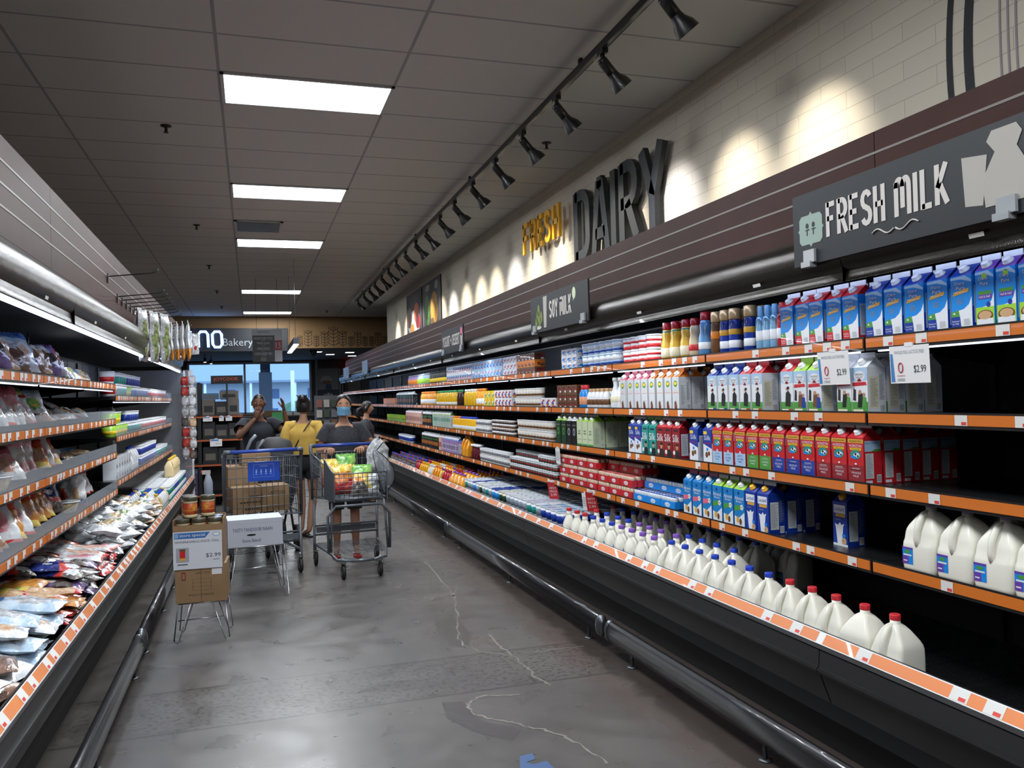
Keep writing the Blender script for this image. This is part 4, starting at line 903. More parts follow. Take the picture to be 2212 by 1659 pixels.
PR['yj']=jug('juice_jug','yellow juice jug with yellow cap',.24,.052,.052,YJ,YJ,'',cat='juice jug')
PR['rj']=jug('juice_jug','red fruit punch jug',.24,.052,.052,RJ,RJ,'',cat='juice jug')
PR['lj']=jug('juice_jug','pale lemonade jug with blue cap',.24,.052,.052,LJ,CB,'',cat='juice jug')
PR['wj']=jug('juice_jug','milky white drink bottle with white cap',.24,.046,.05,MLK2,PLW,'',cat='drink bottle',handle=False)
def bottle(kind,label,prof,mat,capm,caph,bands,n=14,cat='bottle'):
    t=thing(kind,label,cat); b=MB().mat(mat); b.lathe(prof,n=n)
    for z0,z1,r,m in bands: b.mat(m).lathe([(r,z0),(r+.0006,z0+.001),(r+.0006,z1-.001),(r,z1)],n=n)
    b.build('bottle_body',t)
    zt=prof[-1][1]; r=prof[-1][0]
    b=MB().mat(capm); b.lathe([(r*1.15,zt-.004),(r*1.2,zt),(r*1.2,zt+caph-.003),(r*1.05,zt+caph)],n=n); b.build('cap',t); t['d']=label; return t
def bp(r,h,neck=.4): return [(r*.92,0),(r,.006),(r,h*.62),(r*.9,h*.74),(r*neck*1.2,h*.9),(r*neck,h*.93),(r*neck,h)]
PR['dark']=bottle('juice_bottle','dark brown drink bottle with grey shoulder',bp(.038,.21,.38),DJ,CB,.016,[(.11,.16,.0385,M('grey_label','#7c7f88',.4))])
PR['dark2']=bottle('juice_bottle','dark red drink bottle with red cap',bp(.038,.21,.38),M('cherry_juice','#5a1422',.2,coat=.5),CR,.016,[(.07,.13,.0385,NUT)])
cre=[(.03,0),(.034,.004),(.036,.06),(.034,.10),(.028,.13),(.030,.16),(.024,.185),(.021,.19)]
PR['cr_y']=bottle('creamer_bottle','yellow creamer bottle with dark red cap',[(r*1.15,z) for r,z in cre],M('creamer_yellow','#e8bc3c',.3,coat=.4),M('cap_dark_red','#a3141f',.35),.042,[(.02,.075,.0415,cr),(.165,.18,.031,tl)])
PR['cr_w']=bottle('creamer_bottle','cream coloured creamer bottle with dark red cap',[(r*1.1,z) for r,z in cre],M('creamer_cream','#ddc9a6',.3,coat=.4),MATS['cap_dark_red'],.04,[(.04,.075,.040,rd)])
PR['cr_b']=bottle('creamer_bottle','light blue creamer bottle with dark red cap',[(r*1.25,z*1.1) for r,z in cre],M('creamer_blue','#5c96d2',.3,coat=.4),MATS['cap_dark_red'],.045,[(.04,.08,.0455,wh),(.17,.19,.034,nv)])
cap_g=M('cap_gold','#cfae7c',.3,metal=.3)
tall=[(.031,0),(.034,.005),(.034,.12),(.031,.17),(.027,.185)]
PR['id_b']=bottle('tall_creamer_bottle','dark blue creamer bottle with gold cap',tall,nv,cap_g,.055,[(.03,.07,.0345,wh),(.1,.13,.0342,gd)])
PR['id_br']=bottle('tall_creamer_bottle','brown creamer bottle with gold cap',tall,br_,cap_g,.055,[(.09,.13,.0345,og)])
can=[(.025,0),(.0265,.004),(.0265,.15),(.02,.17),(.012,.175)]
PR['can_b']=bottle('whipped_cream_can','light blue whipped cream can with pointed cap',can,M('can_light_blue','#8ec3ea',.25,metal=.3,coat=.4),M('cap_light_blue','#7fbff0',.35),.05,[(.05,.1,.027,wh)],cat='can')
PR['can_r']=bottle('whipped_cream_can','red whipped cream can with red cap',can,M('can_red','#c62a30',.25,metal=.3,coat=.4),CR,.05,[(.05,.1,.027,wh)],cat='can')
PR['wbot']=bottle('white_drink_bottle','curved white drink bottle with white cap',[(.038,0),(.042,.01),(.042,.08),(.03,.13),(.018,.165),(.02,.19),(.021,.2)],PLW,M('cap_grey_white','#c8cacc',.4),.022,[(.05,.09,.043,cr)])
PR['ran']=bottle('dressing_bottle','small white dressing bottle with tan cap',[(.028,0),(.031,.006),(.031,.09),(.02,.12),(.014,.13)],PLW,tn,.02,[(.03,.07,.0315,br_)])
PR['ranr']=bottle('dressing_bottle','blue labelled bottle with red cap',[(.03,0),(.034,.006),(.034,.11),(.02,.14),(.016,.15)],bl,CR,.03,[(.03,.09,.0345,M('pale_orange_label','#e2a27a',.4))])
PR['jbig']=bottle('big_juice_bottle','wide yellow juice bottle with white cap',[(.055,0),(.06,.008),(.06,.12),(.056,.15),(.045,.17),(.04,.178)],M('amber_juice','#eab81e',.2,coat=.5),PLW,.022,[])
PR['jorg']=bottle('big_juice_bottle','orange juice bottle with orange cap',[(.04,0),(.045,.008),(.045,.12),(.04,.15),(.028,.17),(.026,.178)],OJ,MATS['cap_orange'],.022,[(.03,.09,.0455,wh)])
PR['jgrn']=bottle('big_juice_bottle','yellow juice bottle with green cap',[(.04,0),(.045,.008),(.045,.12),(.04,.15),(.028,.17),(.026,.178)],MATS['amber_juice'],M('cap_green','#2f8f5a',.35),.022,[(.02,.05,.0455,wh)])
PR['jblk']=bottle('big_juice_bottle','nearly black juice bottle with green cap',[(.04,0),(.045,.008),(.045,.12),(.04,.15),(.028,.17),(.026,.178)],DJ,MATS['cap_green'],.022,[])
PR['ydr']=bottle('drink_bottle','slim yellow drink bottle with blue cap',[(.032,0),(.036,.006),(.036,.07),(.03,.1),(.032,.13),(.026,.15)],YJ,CB,.018,[(.02,.06,.0365,wh)])
PR['ydo']=bottle('drink_bottle','slim yellow drink bottle with orange cap',[(.032,0),(.036,.006),(.036,.07),(.03,.1),(.032,.13),(.026,.15)],YJ,MATS['cap_orange'],.018,[(.02,.06,.0365,wh)])
PR['slv']=bottle('drink_bottle','slim drink bottle with silver cap',[(.026,0),(.03,.006),(.03,.11),(.022,.13),(.016,.14)],lb,M('cap_silver','#b8bcc4',.3,metal=.6),.02,[(.02,.09,.0305,lg)])
PR['slp']=bottle('drink_bottle','slim purple drink bottle with silver cap',[(.026,0),(.03,.006),(.03,.11),(.022,.13),(.016,.14)],M('lilac_label','#a98cc8',.35,coat=.3),MATS['cap_silver'],.02,[(.02,.09,.0305,og)])
PR['slg']=bottle('drink_bottle','slim dark drink bottle with black cap',[(.026,0),(.03,.006),(.03,.11),(.022,.13),(.016,.14)],bk,bk,.02,[(.02,.07,.0305,yl)])
PR['cheerj']=bottle('red_smoothie_bottle','dark berry drink bottle with white cap',[(.04,0),(.046,.01),(.046,.07),(.036,.11),(.034,.14),(.04,.15)],MATS['cherry_juice'],PLW,.02,[])
def tub(kind,label,r0,r1,h,mat,lidm,bands=(),n=18,cat='tub'):
    t=thing(kind,label,cat); b=MB().mat(mat); b.lathe([(r0*.96,0),(r0,.003),(r1,h)],n=n)
    for z0,z1,m in bands:
        f=lambda z:r0+(r1-r0)*z/h+.0008
        b.mat(m).lathe([(f(z0)-.001,z0),(f(z0),z0+.0005),(f(z1),z1-.0005),(f(z1)-.001,z1)],n=n)
    b.build('tub_body',t)
    b=MB().mat(lidm[0]); b.lathe([(r1*1.03,h-.006),(r1*1.05,h-.004),(r1*1.05,h+.002),(r1*.98,h+.003),(r1*.97,h)],n=n); b.mat(lidm[1]).lathe([(r1*.9,h-.001),(r1*.9,h+.0012)],n=n); b.build('lid',t); t['d']=label; return t
lidw=M('lid_translucent','#cfdbe6',.25,coat=.5)
lidb=M('lid_blue_tint','#8fbbe0',.25,coat=.5); lidn=M('lid_navy','#2b4aa0',.3,coat=.4); lidy=M('lid_cream','#e0dcc0',.3,coat=.4); lidpk=M('lid_pale_lilac','#c9c4dc',.3,coat=.4)
PR['tb_w']=tub('yogurt_tub','large yogurt tub with clear white lid',.045,.056,.11,MATS['print_white'],(lidw,PLW),[(.02,.08,M('tub_label_grey','#8b98a6',.4))])
PR['tb_b']=tub('yogurt_tub','large yogurt tub with pale blue lid',.045,.056,.11,wh,(lidw,lidb),[(.02,.08,nv)])
PR['tb_n']=tub('yogurt_tub','large yogurt tub with navy blue lid',.045,.056,.11,wh,(lidn,lidn),[(.02,.08,bl)])
PR['tb_y']=tub('yogurt_tub','large yogurt tub with cream lid',.045,.056,.11,cr,(lidw,lidy),[(.02,.08,dg)])
PR['tb_l']=tub('yogurt_tub','large yogurt tub with pale lilac lid',.045,.056,.11,wh,(lidw,lidpk),[(.02,.08,tl)])
PR['wt']=tub('whipped_topping_tub','white and blue dessert tub',.042,.05,.088,lb,(PLW,lb),[(.015,.03,nv),(.04,.07,wh)])
PR['rt']=tub('red_label_tub','white tub with red label',.045,.053,.085,wh,(PLW,PLW),[(.006,.03,rd),(.045,.06,rd)])
PR['gy']=tub('yogurt_cup','small yogurt cup with dark green and red print',.026,.031,.06,dg,(wh,wh),[(.012,.028,dr),(.036,.05,wh)],n=12,cat='yogurt cup')
PR['gc']=tub('grey_yogurt_cup','grey white yogurt cup',.033,.042,.085,M('grey_cup','#c4c0b8',.4),(wh,wh),[(.02,.04,br_)],n=12,cat='yogurt cup')
PR['gc2']=tub('grey_yogurt_cup','dark brown and white yogurt cup',.03,.036,.075,br_,(wh,wh),[(.02,.04,wh),(.045,.06,bk)],n=12,cat='yogurt cup')
PR['wc']=tub('white_yogurt_cup','white yogurt cup with pale print',.035,.042,.07,M('off_white_cup','#d4d2ca',.4),(wh,wh),[(.02,.05,MATS['grey_label'])],n=12,cat='yogurt cup')
def pack(kind,label,w,d,h,base,art,cat='pack'):
    t=thing(kind,label,cat); b=MB().mat(base); c=.004; b.box((-w/2,-d/2,0),(w/2,d/2,h)); art(b,(0,-d/2,0),U,V,w,h); art(b,(w/2,0,0),(0,1,0),V,d,h); o=b.build('pack_body',t); t['d']=label; return t
def blotch(cols,seed,nr=6):
    def f(b,o,u,v,w,h):
        rr=random.Random(seed)
        for i in range(nr):
            b.mat(cols[i%len(cols)]); x=rr.uniform(-.4,.25)*w; y=rr.uniform(.05,.7)*h; b.rect(o,u,v,x,y,min(w*.48,x+rr.uniform(.15,.5)*w),min(h*.97,y+rr.uniform(.08,.3)*h),.0006+i*.0003)
    return f
PR['pd']=pack('pudding_pack','dark brown pudding cup pack',.10,.1,.062,br_,blotch([bk,dr,br_,wh],1),'pudding pack')
PR['pd2']=pack('pudding_pack','white and purple pudding cup pack',.10,.1,.062,wh,blotch([lb,pu,wh,rd],2),'pudding pack')
PR['pdo']=pack('pudding_pack','orange jelly cup pack',.10,.1,.062,og,blotch([dr,og,br_],3),'pudding pack')
PR['rb']=pack('dessert_pack','red and blue dessert pack',.10,.1,.055,wh,blotch([rd,bl,bl,wh],4))
PR['dr1']=pack('yogurt_drink_pack','pale blue kids yogurt drink pack',.11,.09,.095,lb,blotch([pk,wh,bl,og,wh],5,8))
PR['dr2']=pack('yogurt_drink_pack','blue and white yogurt drink pack',.11,.09,.095,wh,blotch([bl,nv,lb,rd],6,8))
PR['yp']=pack('yogurt_multipack','white fruit yogurt multipack',.12,.09,.085,NUT,blotch([rd,nv,og,pu],7,9))
PR['yp2']=pack('yogurt_multipack','yellow fruit yogurt multipack',.12,.09,.085,yl,blotch([og,wh,gn],8,9))
PR['tf']=pack('tofu_box','lime green boxed drink',.07,.07,.12,lg,blotch([gn,wh,yl],9,7),'box')
PR['tf2']=pack('tofu_box','orange and blue boxed drink',.07,.07,.12,og,blotch([nv,wh,yl],10,7),'box')
PR['tf3']=pack('tofu_box','pink and white boxed drink',.07,.07,.12,wh,blotch([pk,rd,lb],11,7),'box')
PR['jc']=carton('juice_carton','dark juice carton with white gable',.075,.075,.17,.03,bk,wh,wh,lambda b,o,u,v,w,h:(b.mat(og).rect(o,u,v,-w*.3,h*.3,w*.3,h*.6),b.mat(gn).rect(o,u,v,-w*.4,h*.75,w*.4,h*.85)),side_std(bk,bk,10)); PR['jc']['d']='dark juice carton with white gable'
PR['jc2']=carton('juice_carton','green and white juice carton',.075,.075,.17,.03,wh,lg,wh,lambda b,o,u,v,w,h:(b.mat(gn).rect(o,u,v,-w/2,0,-w*.1,h),b.mat(tl).rect(o,u,v,0,h*.5,w*.4,h*.8)),side_std(wh,wh,10)); PR['jc2']['d']='green and white juice carton'
PR['jc3']=carton('juice_carton','pink and peach juice carton',.075,.075,.17,.03,M('peach_carton','#dfb5a4',.4),pk,wh,lambda b,o,u,v,w,h:(b.mat(dr).rect(o,u,v,-w*.3,h*.3,w*.3,h*.7)),side_std(wh,wh,10)); PR['jc3']['d']='pink and peach juice carton'
PR['jc4']=carton('juice_carton','lilac and blue juice carton',.075,.075,.17,.03,MATS['lilac_label'],bl,wh,lambda b,o,u,v,w,h:(b.mat(wh).rect(o,u,v,-w*.3,h*.2,w*.3,h*.7),b.mat(bk).rect(o,u,v,-w*.1,h*.3,w*.3,h*.6)),side_std(wh,wh,10)); PR['jc4']['d']='lilac and blue juice carton'
def probio(kind,label,foil,sleeve,botm):
    t=thing(kind,label,'drink pack')
    for k in range(5):
        b=MB().mat(botm); cx=-.072+.036*k
        for cy in (-.018,.018):
            if cy>0: continue
        b.lathe([(.015,0),(.0175,.004),(.0175,.028),(.0135,.038),(.0135,.046),(.0172,.055),(.0172,.070),(.014,.074)],(cx,0,0),12); b.mat(foil).lathe([(.0145,.074),(.0155,.0745),(.0155,.076)],(cx,0,0),12); b.build('bottle',t)
    b=MB().mat(sleeve); b.box((-.0925,-.0195,.006),(.0925,-.0182,.05)); b.box((-.0925,.0182,.006),(.0925,.0195,.05)); b.box((-.0932,-.0195,.006),(-.0915,.0195,.05)); b.box((.0915,-.0195,.006),(.0932,.0195,.05)); b.mat(wh); b.disc((0,-.0195,0),U,V,0,.027,.034,.014); b.mat(sleeve).text('Probiotic',(0,-.0195,0),U,V,0,.027,.009,.05,off=.0015); b.build('sleeve',t); t['d']=label; return t
milky=M('probiotic_bottle','#dcc3ab',.35,coat=.2)
PR['pb_r']=probio('probiotic_drink_pack','red sleeved five bottle drink pack',rd,rd,milky)
PR['pb_b']=probio('probiotic_drink_pack','blue sleeved five bottle drink pack',nv,bl,M('probiotic_bottle_white','#dbe2e8',.35))
for k,o in PR.items():
    o.location=(0,0,-50)   # parked templates; every one is moved to its first place below
# ============================================================ stocking the brick-wall side
USED=set(); BADL=[]
RZR=-PI/2; RZL=PI/2
def put(k,loc,rz,label,group=None,rx=0,ry=0,scale=None):
    p=PR[k]
    for a_,b__ in ((' of the pudding stack',''),(' from near end',' along'),(' standing on',' on'),(' with green end','')):
        if len(label.split())>16: label=label.replace(a_,b__)
    if len(label.split())>16: BADL.append(label); label=' '.join(label.split()[:16]).rstrip(',')
    if k not in USED:
        USED.add(k); kids(p); p.location=loc; p.rotation_euler=(rx,ry,rz); p['label']=label
        if scale: p.scale=scale
        if group: p['group']=group
        return p
    # a copy of the placed template
    return dup(p,loc,(rx,ry,rz),label,group or '',scale or (1,1,1))
ROWN={1.689:'top shelf',1.381:'second shelf',1.086:'third shelf',.772:'lowest shelf'}
def line(k,z,ys,x,where,grp,deep=1,dx=.1,far=False,jit=.0015,tail='',dys=0):
    """one facing line of equal products at the given Y positions (near to far); deeper ones stand behind"""
    d=PR[k]['d']; n=len(ys)
    for i,y in enumerate(ys):
        for q in range(deep if isinstance(deep,int) else deep[i]):
            pos='' if n==1 else ', %s from near end'%ordn(i)
            if far: lab='%s %s'%(d,where)
            elif q==0: lab='%s %s%s'%(d,where,pos)
            else: lab='%s %s, %s in row %s'%(d,where,ordn(i),['two','three','four','five'][q-1])
            put(k,(x+q*dx,y+random.uniform(-jit,jit)+q*dys,z+.0005),RZR+random.uniform(-.02,.02),lab,grp)
def span(y0,y1,p): 
    n=max(1,int(round((y1-y0)/p))); return [y0+(y1-y0)*(i+.5)/n for i in range(n)]
T1,T2,T3,T4=1.689,1.381,1.086,.772
XC=2.478
# top shelf
line('dp_purple',T1,[1.97,2.058,2.145,2.232],XC-.008,'on top shelf','creamer cartons on the top shelf',2,.085)
line('dp_blue',T1,[2.328,2.437,2.552,2.658,2.765],XC,'on top shelf','lactose free cartons on the top shelf',2,.1)
line('dp_red',T1,[2.905,3.012,3.128,3.225,3.342],XC,'on top shelf','lactose free cartons on the top shelf',2,.1)
line('can_r',T1,[3.42],2.465,'beside red-topped cartons','whipped cream cans')
line('can_b',T1,[3.478,3.537,3.595],2.465,'on top shelf','whipped cream cans',2,.06)
line('id_b',T1,[3.69,3.83,3.92],2.465,'on top shelf','gold capped creamers',2,.08)
line('id_br',T1,[4.01],2.465,'on top shelf beside the dark blue ones','gold capped creamers')
line('cr_b',T1,[4.14],2.475,'on top shelf','dark red capped creamers',2,.1)
line('cr_w',T1,[4.26],2.475,'on top shelf','dark red capped creamers',2,.1)
line('cr_y',T1,[4.36,4.49,4.6],2.475,'on top shelf','dark red capped creamers',2,.1)
for s,st in ((0,'lower'),(1,'upper')):
    line('rt',T1+s*.089,[4.79,4.90,5.02,5.135],2.48,'in the %s layer'%st,'red label tubs on the top shelf',2,.11)
    line('wt',T1+s*.0915,[5.31,5.42,5.53,5.64,5.75,5.86],2.475,'in the %s layer'%st,'dessert tubs on the top shelf',2,.105)
for s,st in ((0,'bottom'),(1,'middle'),(2,'top')): line('rb',T1+s*.0555,[6.04,6.15,6.26],2.475,'in the %s layer on top shelf'%st,'stacked dessert packs')
for s,st in ((0,'bottom'),(1,'second'),(2,'top')): 
    line('pd' if s!=1 else 'pdo',T1+s*.0625,span(6.98,7.5,.105),2.475,'in the %s layer of the pudding stack'%st,'stacked pudding packs',1)
    line('pd2',T1+s*.0625,span(7.52,7.95,.105),2.475,'in the %s layer of the pudding stack'%st,'stacked pudding packs',1)
G='small packs far along the top shelf'
for s in (0,1):
    line('dr1',T1+s*.0955,span(8.0,9.2,.115),2.475,'stacked two high far along top shelf',G,far=True)
    line('dr2',T1+s*.0955,span(9.25,10.5,.115),2.475,'stacked two high far along top shelf',G,far=True)
line('slg',T1,span(10.6,11.6,.066),2.46,'beyond the drink packs, top shelf','silver and black capped bottles',far=True)
line('slv',T1,span(11.65,12.5,.066),2.46,'beyond the drink packs, top shelf','silver and black capped bottles',far=True)
line('slp',T1,span(12.55,13.3,.066),2.46,'beyond the drink packs, top shelf','silver and black capped bottles',far=True)
# second shelf
line('ov_w',T2,[2.862,2.957],XC,'on second shelf','organic cartons on the second shelf',[4,2],.098)
line('ov_g',T2,[3.155,3.258],XC,'on second shelf','organic cartons on the second shelf',2,.098)
line('ov_d',T2,[3.356],XC,'beside green-topped ones','organic cartons on the second shelf',2,.098)
line('ov_d',T2,[3.60,3.706],XC,'beside blue-topped ones','organic cartons on the second shelf',2,.098)
line('ov_b',T2,[3.812,3.92,4.028],XC,'on second shelf','organic cartons on the second shelf',2,.098)
line('sm_org',T2,[4.43,4.528,4.632,4.74],2.468,'on second shelf','flavoured milk cartons',[3,2,2,2],.088)
line('sm_pink',T2,[4.845,4.946,5.053,5.168],2.468,'on second shelf','flavoured milk cartons',2,.088)
line('wbot',T2,[5.275,5.365],2.47,'on second shelf','white drink bottles')
line('ran',T2,[5.50,5.58,5.655,5.73,5.80],2.46,'on second shelf','small dressing bottles',2,.07)
line('ranr',T2,[5.875,5.945],2.46,'on second shelf','small dressing bottles')
for s,st in ((0,'bottom'),(1,'middle'),(2,'top')): line('pd',T2+s*.0625,[6.09,6.2,6.31,6.42],2.49,'in %s layer on second shelf'%st,'dark dessert packs on the second shelf')
line('yp',T2,[6.56,6.69,6.82],2.48,'on second shelf','fruit yogurt multipacks')
for s,st in ((0,'lower'),(1,'upper')):
    line('gc',T2+s*.0885,span(6.93,7.65,.089),2.475,'in %s layer, second shelf'%st,'grey yogurt cups on the second shelf')
    line('yp',T2+s*.0855,span(7.72,8.3,.125),2.475,'two high beside the juice bottles','stacked fruit multipacks',far=True)
    line('yp2',T2+s*.0855,span(8.3,8.72,.125),2.475,'two high beside the juice bottles','stacked fruit multipacks',far=True)
line('jorg',T2,[8.82,8.93,9.04],2.475,'on second shelf','juice bottles on the second shelf')
line('jbig',T2,[9.2,9.33,9.46,9.6],2.49,'on second shelf','juice bottles on the second shelf')
line('jblk',T2,[9.83,9.95],2.475,'on second shelf','juice bottles on the second shelf')
line('jgrn',T2,span(10.1,11.2,.10),2.475,'on second shelf','juice bottles on the second shelf',far=True)
line('jorg',T2,span(11.35,12.3,.10),2.475,'far along second shelf','juice bottles on the second shelf',far=True)
line('jc',T2,span(12.9,14.5,.13),2.475,'far along second shelf','cartons far along the second shelf',far=True)
line('tf2',T2,span(14.6,16,.11),2.475,'far along second shelf','cartons far along the second shelf',far=True)
# third shelf
line('h_red',T3,[2.90,3.003,3.11],XC,'on third shelf','red milk cartons on the third shelf',[5,2,2],.1)
line('h_blue',T3,[3.217,3.326,3.438],XC,'on third shelf','red milk cartons on the third shelf',2,.1)
line('h_green',T3,[3.548,3.655],XC,'on third shelf','red milk cartons on the third shelf',2,.1)
line('h_light',T3,[3.768,3.88,3.99],XC,'on third shelf','red milk cartons on the third shelf',2,.1)
line('silk_b',T3,[4.09,4.24],XC,'on third shelf between reds','almond milk cartons on the third shelf',2,.1)
line('silk_r',T3,[4.45,4.55,4.65],XC,'on third shelf','portrait cartons on the third shelf',2,.1)
line('silk_g',T3,[4.755,4.86],XC,'on third shelf','portrait cartons on the third shelf',2,.1)
line('silk_b',T3,[4.963,5.06],XC,'beside the green portrait ones','almond milk cartons on the third shelf',1,.1)
line('soy_p',T3,[5.76,5.87,5.98],XC,'on third shelf','soy milk cartons on the third shelf',[3,1,1],.105)
line('soy_k',T3,[6.09,6.20],XC,'on third shelf','soy milk cartons on the third shelf')
line('soy_g',T3,[6.32,6.44],XC,'on third shelf','soy milk cartons on the third shelf')
for s,st in ((0,'lower'),(1,'upper')):
    line('gc',T3+s*.0885,span(6.65,7.6,.089),2.475,'in %s layer, third shelf'%st,'grey yogurt cups on the third shelf')
    line('gc2',T3+s*.0785,span(7.75,8.5,.078),2.475,'two high on third shelf','brown yogurt cups on the third shelf',far=True)
    line('wc',T3+s*.0735,span(8.6,9.15,.09),2.475,'two high on third shelf','white yogurt cups on the third shelf',far=True)
line('ydr',T3,span(9.2,9.9,.078),2.475,'on third shelf','slim yellow bottles',far=True)
line('ydo',T3,span(9.9,10.3,.078),2.475,'on third shelf','slim yellow bottles',far=True)
line('jc2',T3,span(10.4,11.5,.088),2.475,'on third shelf','far cartons on the third shelf',far=True)
line('jc',T3,span(11.55,12.2,.088),2.475,'on third shelf','far cartons on the third shelf',far=True)
line('jc3',T3,span(12.3,13.6,.09),2.475,'on third shelf','far cartons on the third shelf',far=True)
line('tf',T3,span(14.0,15.6,.11),2.475,'far along third shelf','far cartons on the third shelf',far=True)
# lowest shelf
line('gal_p',T4,[1.91,2.075,2.24,2.405,2.575],2.505,'on lowest shelf','purple capped gallon jugs on the lowest shelf')
for i,y in enumerate((2.22,2.40)): put('gal_p',(2.72,y,T4),RZR,'white gallon milk jug with purple cap behind lowest shelf front row, %s one'%ordn(i),'purple capped gallon jugs on the lowest shelf')
put('lac',(2.60,3.16,T4),RZR,'dark blue milk carton with yellow cap standing alone on the lowest shelf','dark blue cartons on the lowest shelf')
line('lac',T4,[3.58,3.684],XC,'on lowest shelf','dark blue cartons on the lowest shelf',[3,2],.105)
line('al_g',T4,[3.79,3.897,4.005],XC,'on lowest shelf','almond drink cartons on the lowest shelf',2,.1)
line('al_p',T4,[4.112,4.222,4.332],XC,'on lowest shelf','almond drink cartons on the lowest shelf',2,.1)
lay=['bottom','second','third','top']
def probs(k,y0,y1,layers,x0,rows,name):
    ys=span(y0,y1,.195)
    for q in range(rows):
        for s in range(layers[q] if q<len(layers) else layers[-1]):
            for i,y in enumerate(ys):
                lab='%s, %s layer, %s from near end%s'%(name,lay[s],ordn(i),'' if q==0 else ', row '+['two','three','four','five'][q-1])
                put(k,(x0+q*.042,y+random.uniform(-.006,.006),T4+.0006+s*.0772),RZR,lab,'probiotic drink packs on the lowest shelf')
probs('pb_b',4.50,5.06,[1,1,2],2.455,3,'blue sleeved drink pack')
probs('pb_r',5.08,5.66,[2,2,3,3],2.455,5,'red sleeved drink pack nearer the blue ones')
probs('pb_r',5.68,6.46,[3,3,3],2.455,3,'red sleeved drink pack nearer the yogurt cups')
for s,st in ((0,'bottom'),(1,'second'),(2,'top')):
    for q in (0,1):
        if s==2 and q==0: 
            ys=span(6.6,7.0,.066)
        else: ys=span(6.55,7.85,.066)
        for i,y in enumerate(ys):
            put('gy',(2.46+q*.066,y,T4+s*.0635),RZR,'small yogurt cup with dark green and red print in %s layer, lowest shelf'%st,'green yogurt cups on the lowest shelf')
for s,st in ((0,'lower'),(1,'upper')): line('wc',T4+s*.0735,span(7.92,9.0,.088),2.475,'in %s layer beside green cups'%st,'white cups on the lowest shelf')
line('cheerj',T4,[9.12,9.23,9.34],2.48,'on lowest shelf','berry bottles on the lowest shelf')
line('oj2',T4,[9.6,9.75],2.49,'on lowest shelf','orange jugs on the lowest shelf')
line('jc4',T4,span(10.0,10.9,.088),2.475,'on lowest shelf','far cartons on the lowest shelf',far=True)
line('jc3',T4,[10.98,11.07],2.475,'on lowest shelf','far cartons on the lowest shelf',far=True)
line('jc',T4,span(11.15,12.3,.088),2.475,'on lowest shelf','far cartons on the lowest shelf',far=True)
line('tb_b',T4,span(13.2,14.3,.12),2.475,'on lowest shelf beyond the cartons','far tubs on the lowest shelf',far=True)
# the well
W=.3685
for i,y in enumerate([2.545,2.705,2.872,3.025,3.18]): put('gal_x' if i==1 else 'gal_r',(2.289,y,W),RZR+.12,'white gallon milk jug with red cap, %s from the empty well end'%ordn(i),'gallon jugs in the well')
for i,y in enumerate([3.338,3.496,3.652,3.808,3.965,4.12,4.275]): put('gal_b',(2.289,y,W),RZR+.12,'white gallon milk jug with blue cap, well front line, %s from red ones'%ordn(i),'gallon jugs in the well')
for i,y in enumerate([3.917,4.09,4.245,4.40]): put('gal_b',(2.472,y,W),RZR+.12,'white gallon milk jug with blue cap, well middle line, %s from near end'%ordn(i),'gallon jugs in the well')
for i,y in enumerate([4.05,4.22,4.385,4.55]): put('gal_b',(2.70,y,W),RZR+.12,'white gallon milk jug with blue cap, well rear line, %s from near end'%ordn(i),'gallon jugs in the well')
for i,y in enumerate([3.98,4.14,4.30]): put('gal_b',(2.90,y,W),RZR+.12,'white gallon milk jug with blue cap deep under shelf, %s one'%ordn(i),'gallon jugs in the well')
cols=[(2.272,[4.458,4.61,4.762,4.912],[5.065,5.22,5.375],[5.53,5.68,5.84]),(2.42,[4.46,4.655,4.81,4.955],[5.12,5.285,5.475],[5.66]),(2.62,[4.78,4.955,5.11,5.27],[5.45,5.64,5.80][:2],[5.81]),(2.80,[4.72,4.88,5.04,5.2],[5.36,5.52],[5.68])]
for c,(x,p,b_,r) in enumerate(cols):
    nmc=['front','second','third','rear'][c]
    for k,ys,cl in (('half_p',p,'purple'),('half_b',b_,'blue'),('half_r',r,'red')):
        for i,y in enumerate(ys): put(k,(x,y,W),RZR-.2,'white half gallon milk bottle with %s cap, %s line, %s from near end'%(cl,nmc,ordn(i)),'half gallon bottles in the well')
# raised step under the yogurt tubs
b=MB().mat(BLK2).box((2.205,5.93,.3685),(3.08,9.0,.475)); st=b.build('display_riser'); tag(st,'low black display step under the field of large yogurt tubs','display riser')
tubs=['tb_b','tb_b','tb_b','tb_b','tb_w','tb_l','tb_l','tb_w','tb_w','tb_w','tb_w','tb_w','tb_y','tb_y','tb_n','tb_n','tb_w','tb_l','tb_w','tb_y','tb_w','tb_n','tb_w','tb_w','tb_l']
for i in range(25):
    for q in range(7):
        y=6.02+i*.12; x=2.29+q*.121; k=tubs[(i+q//3)%25]
        if y>8.95: continue
        put(k,(x,y+random.uniform(-.003,.003),.4755),RZR,'%s, %s column from milk bottles, row %s'%(PR[k]['d'],ordn(i),['one','two','three','four','five','six','seven'][q]),'yogurt tubs in the well')
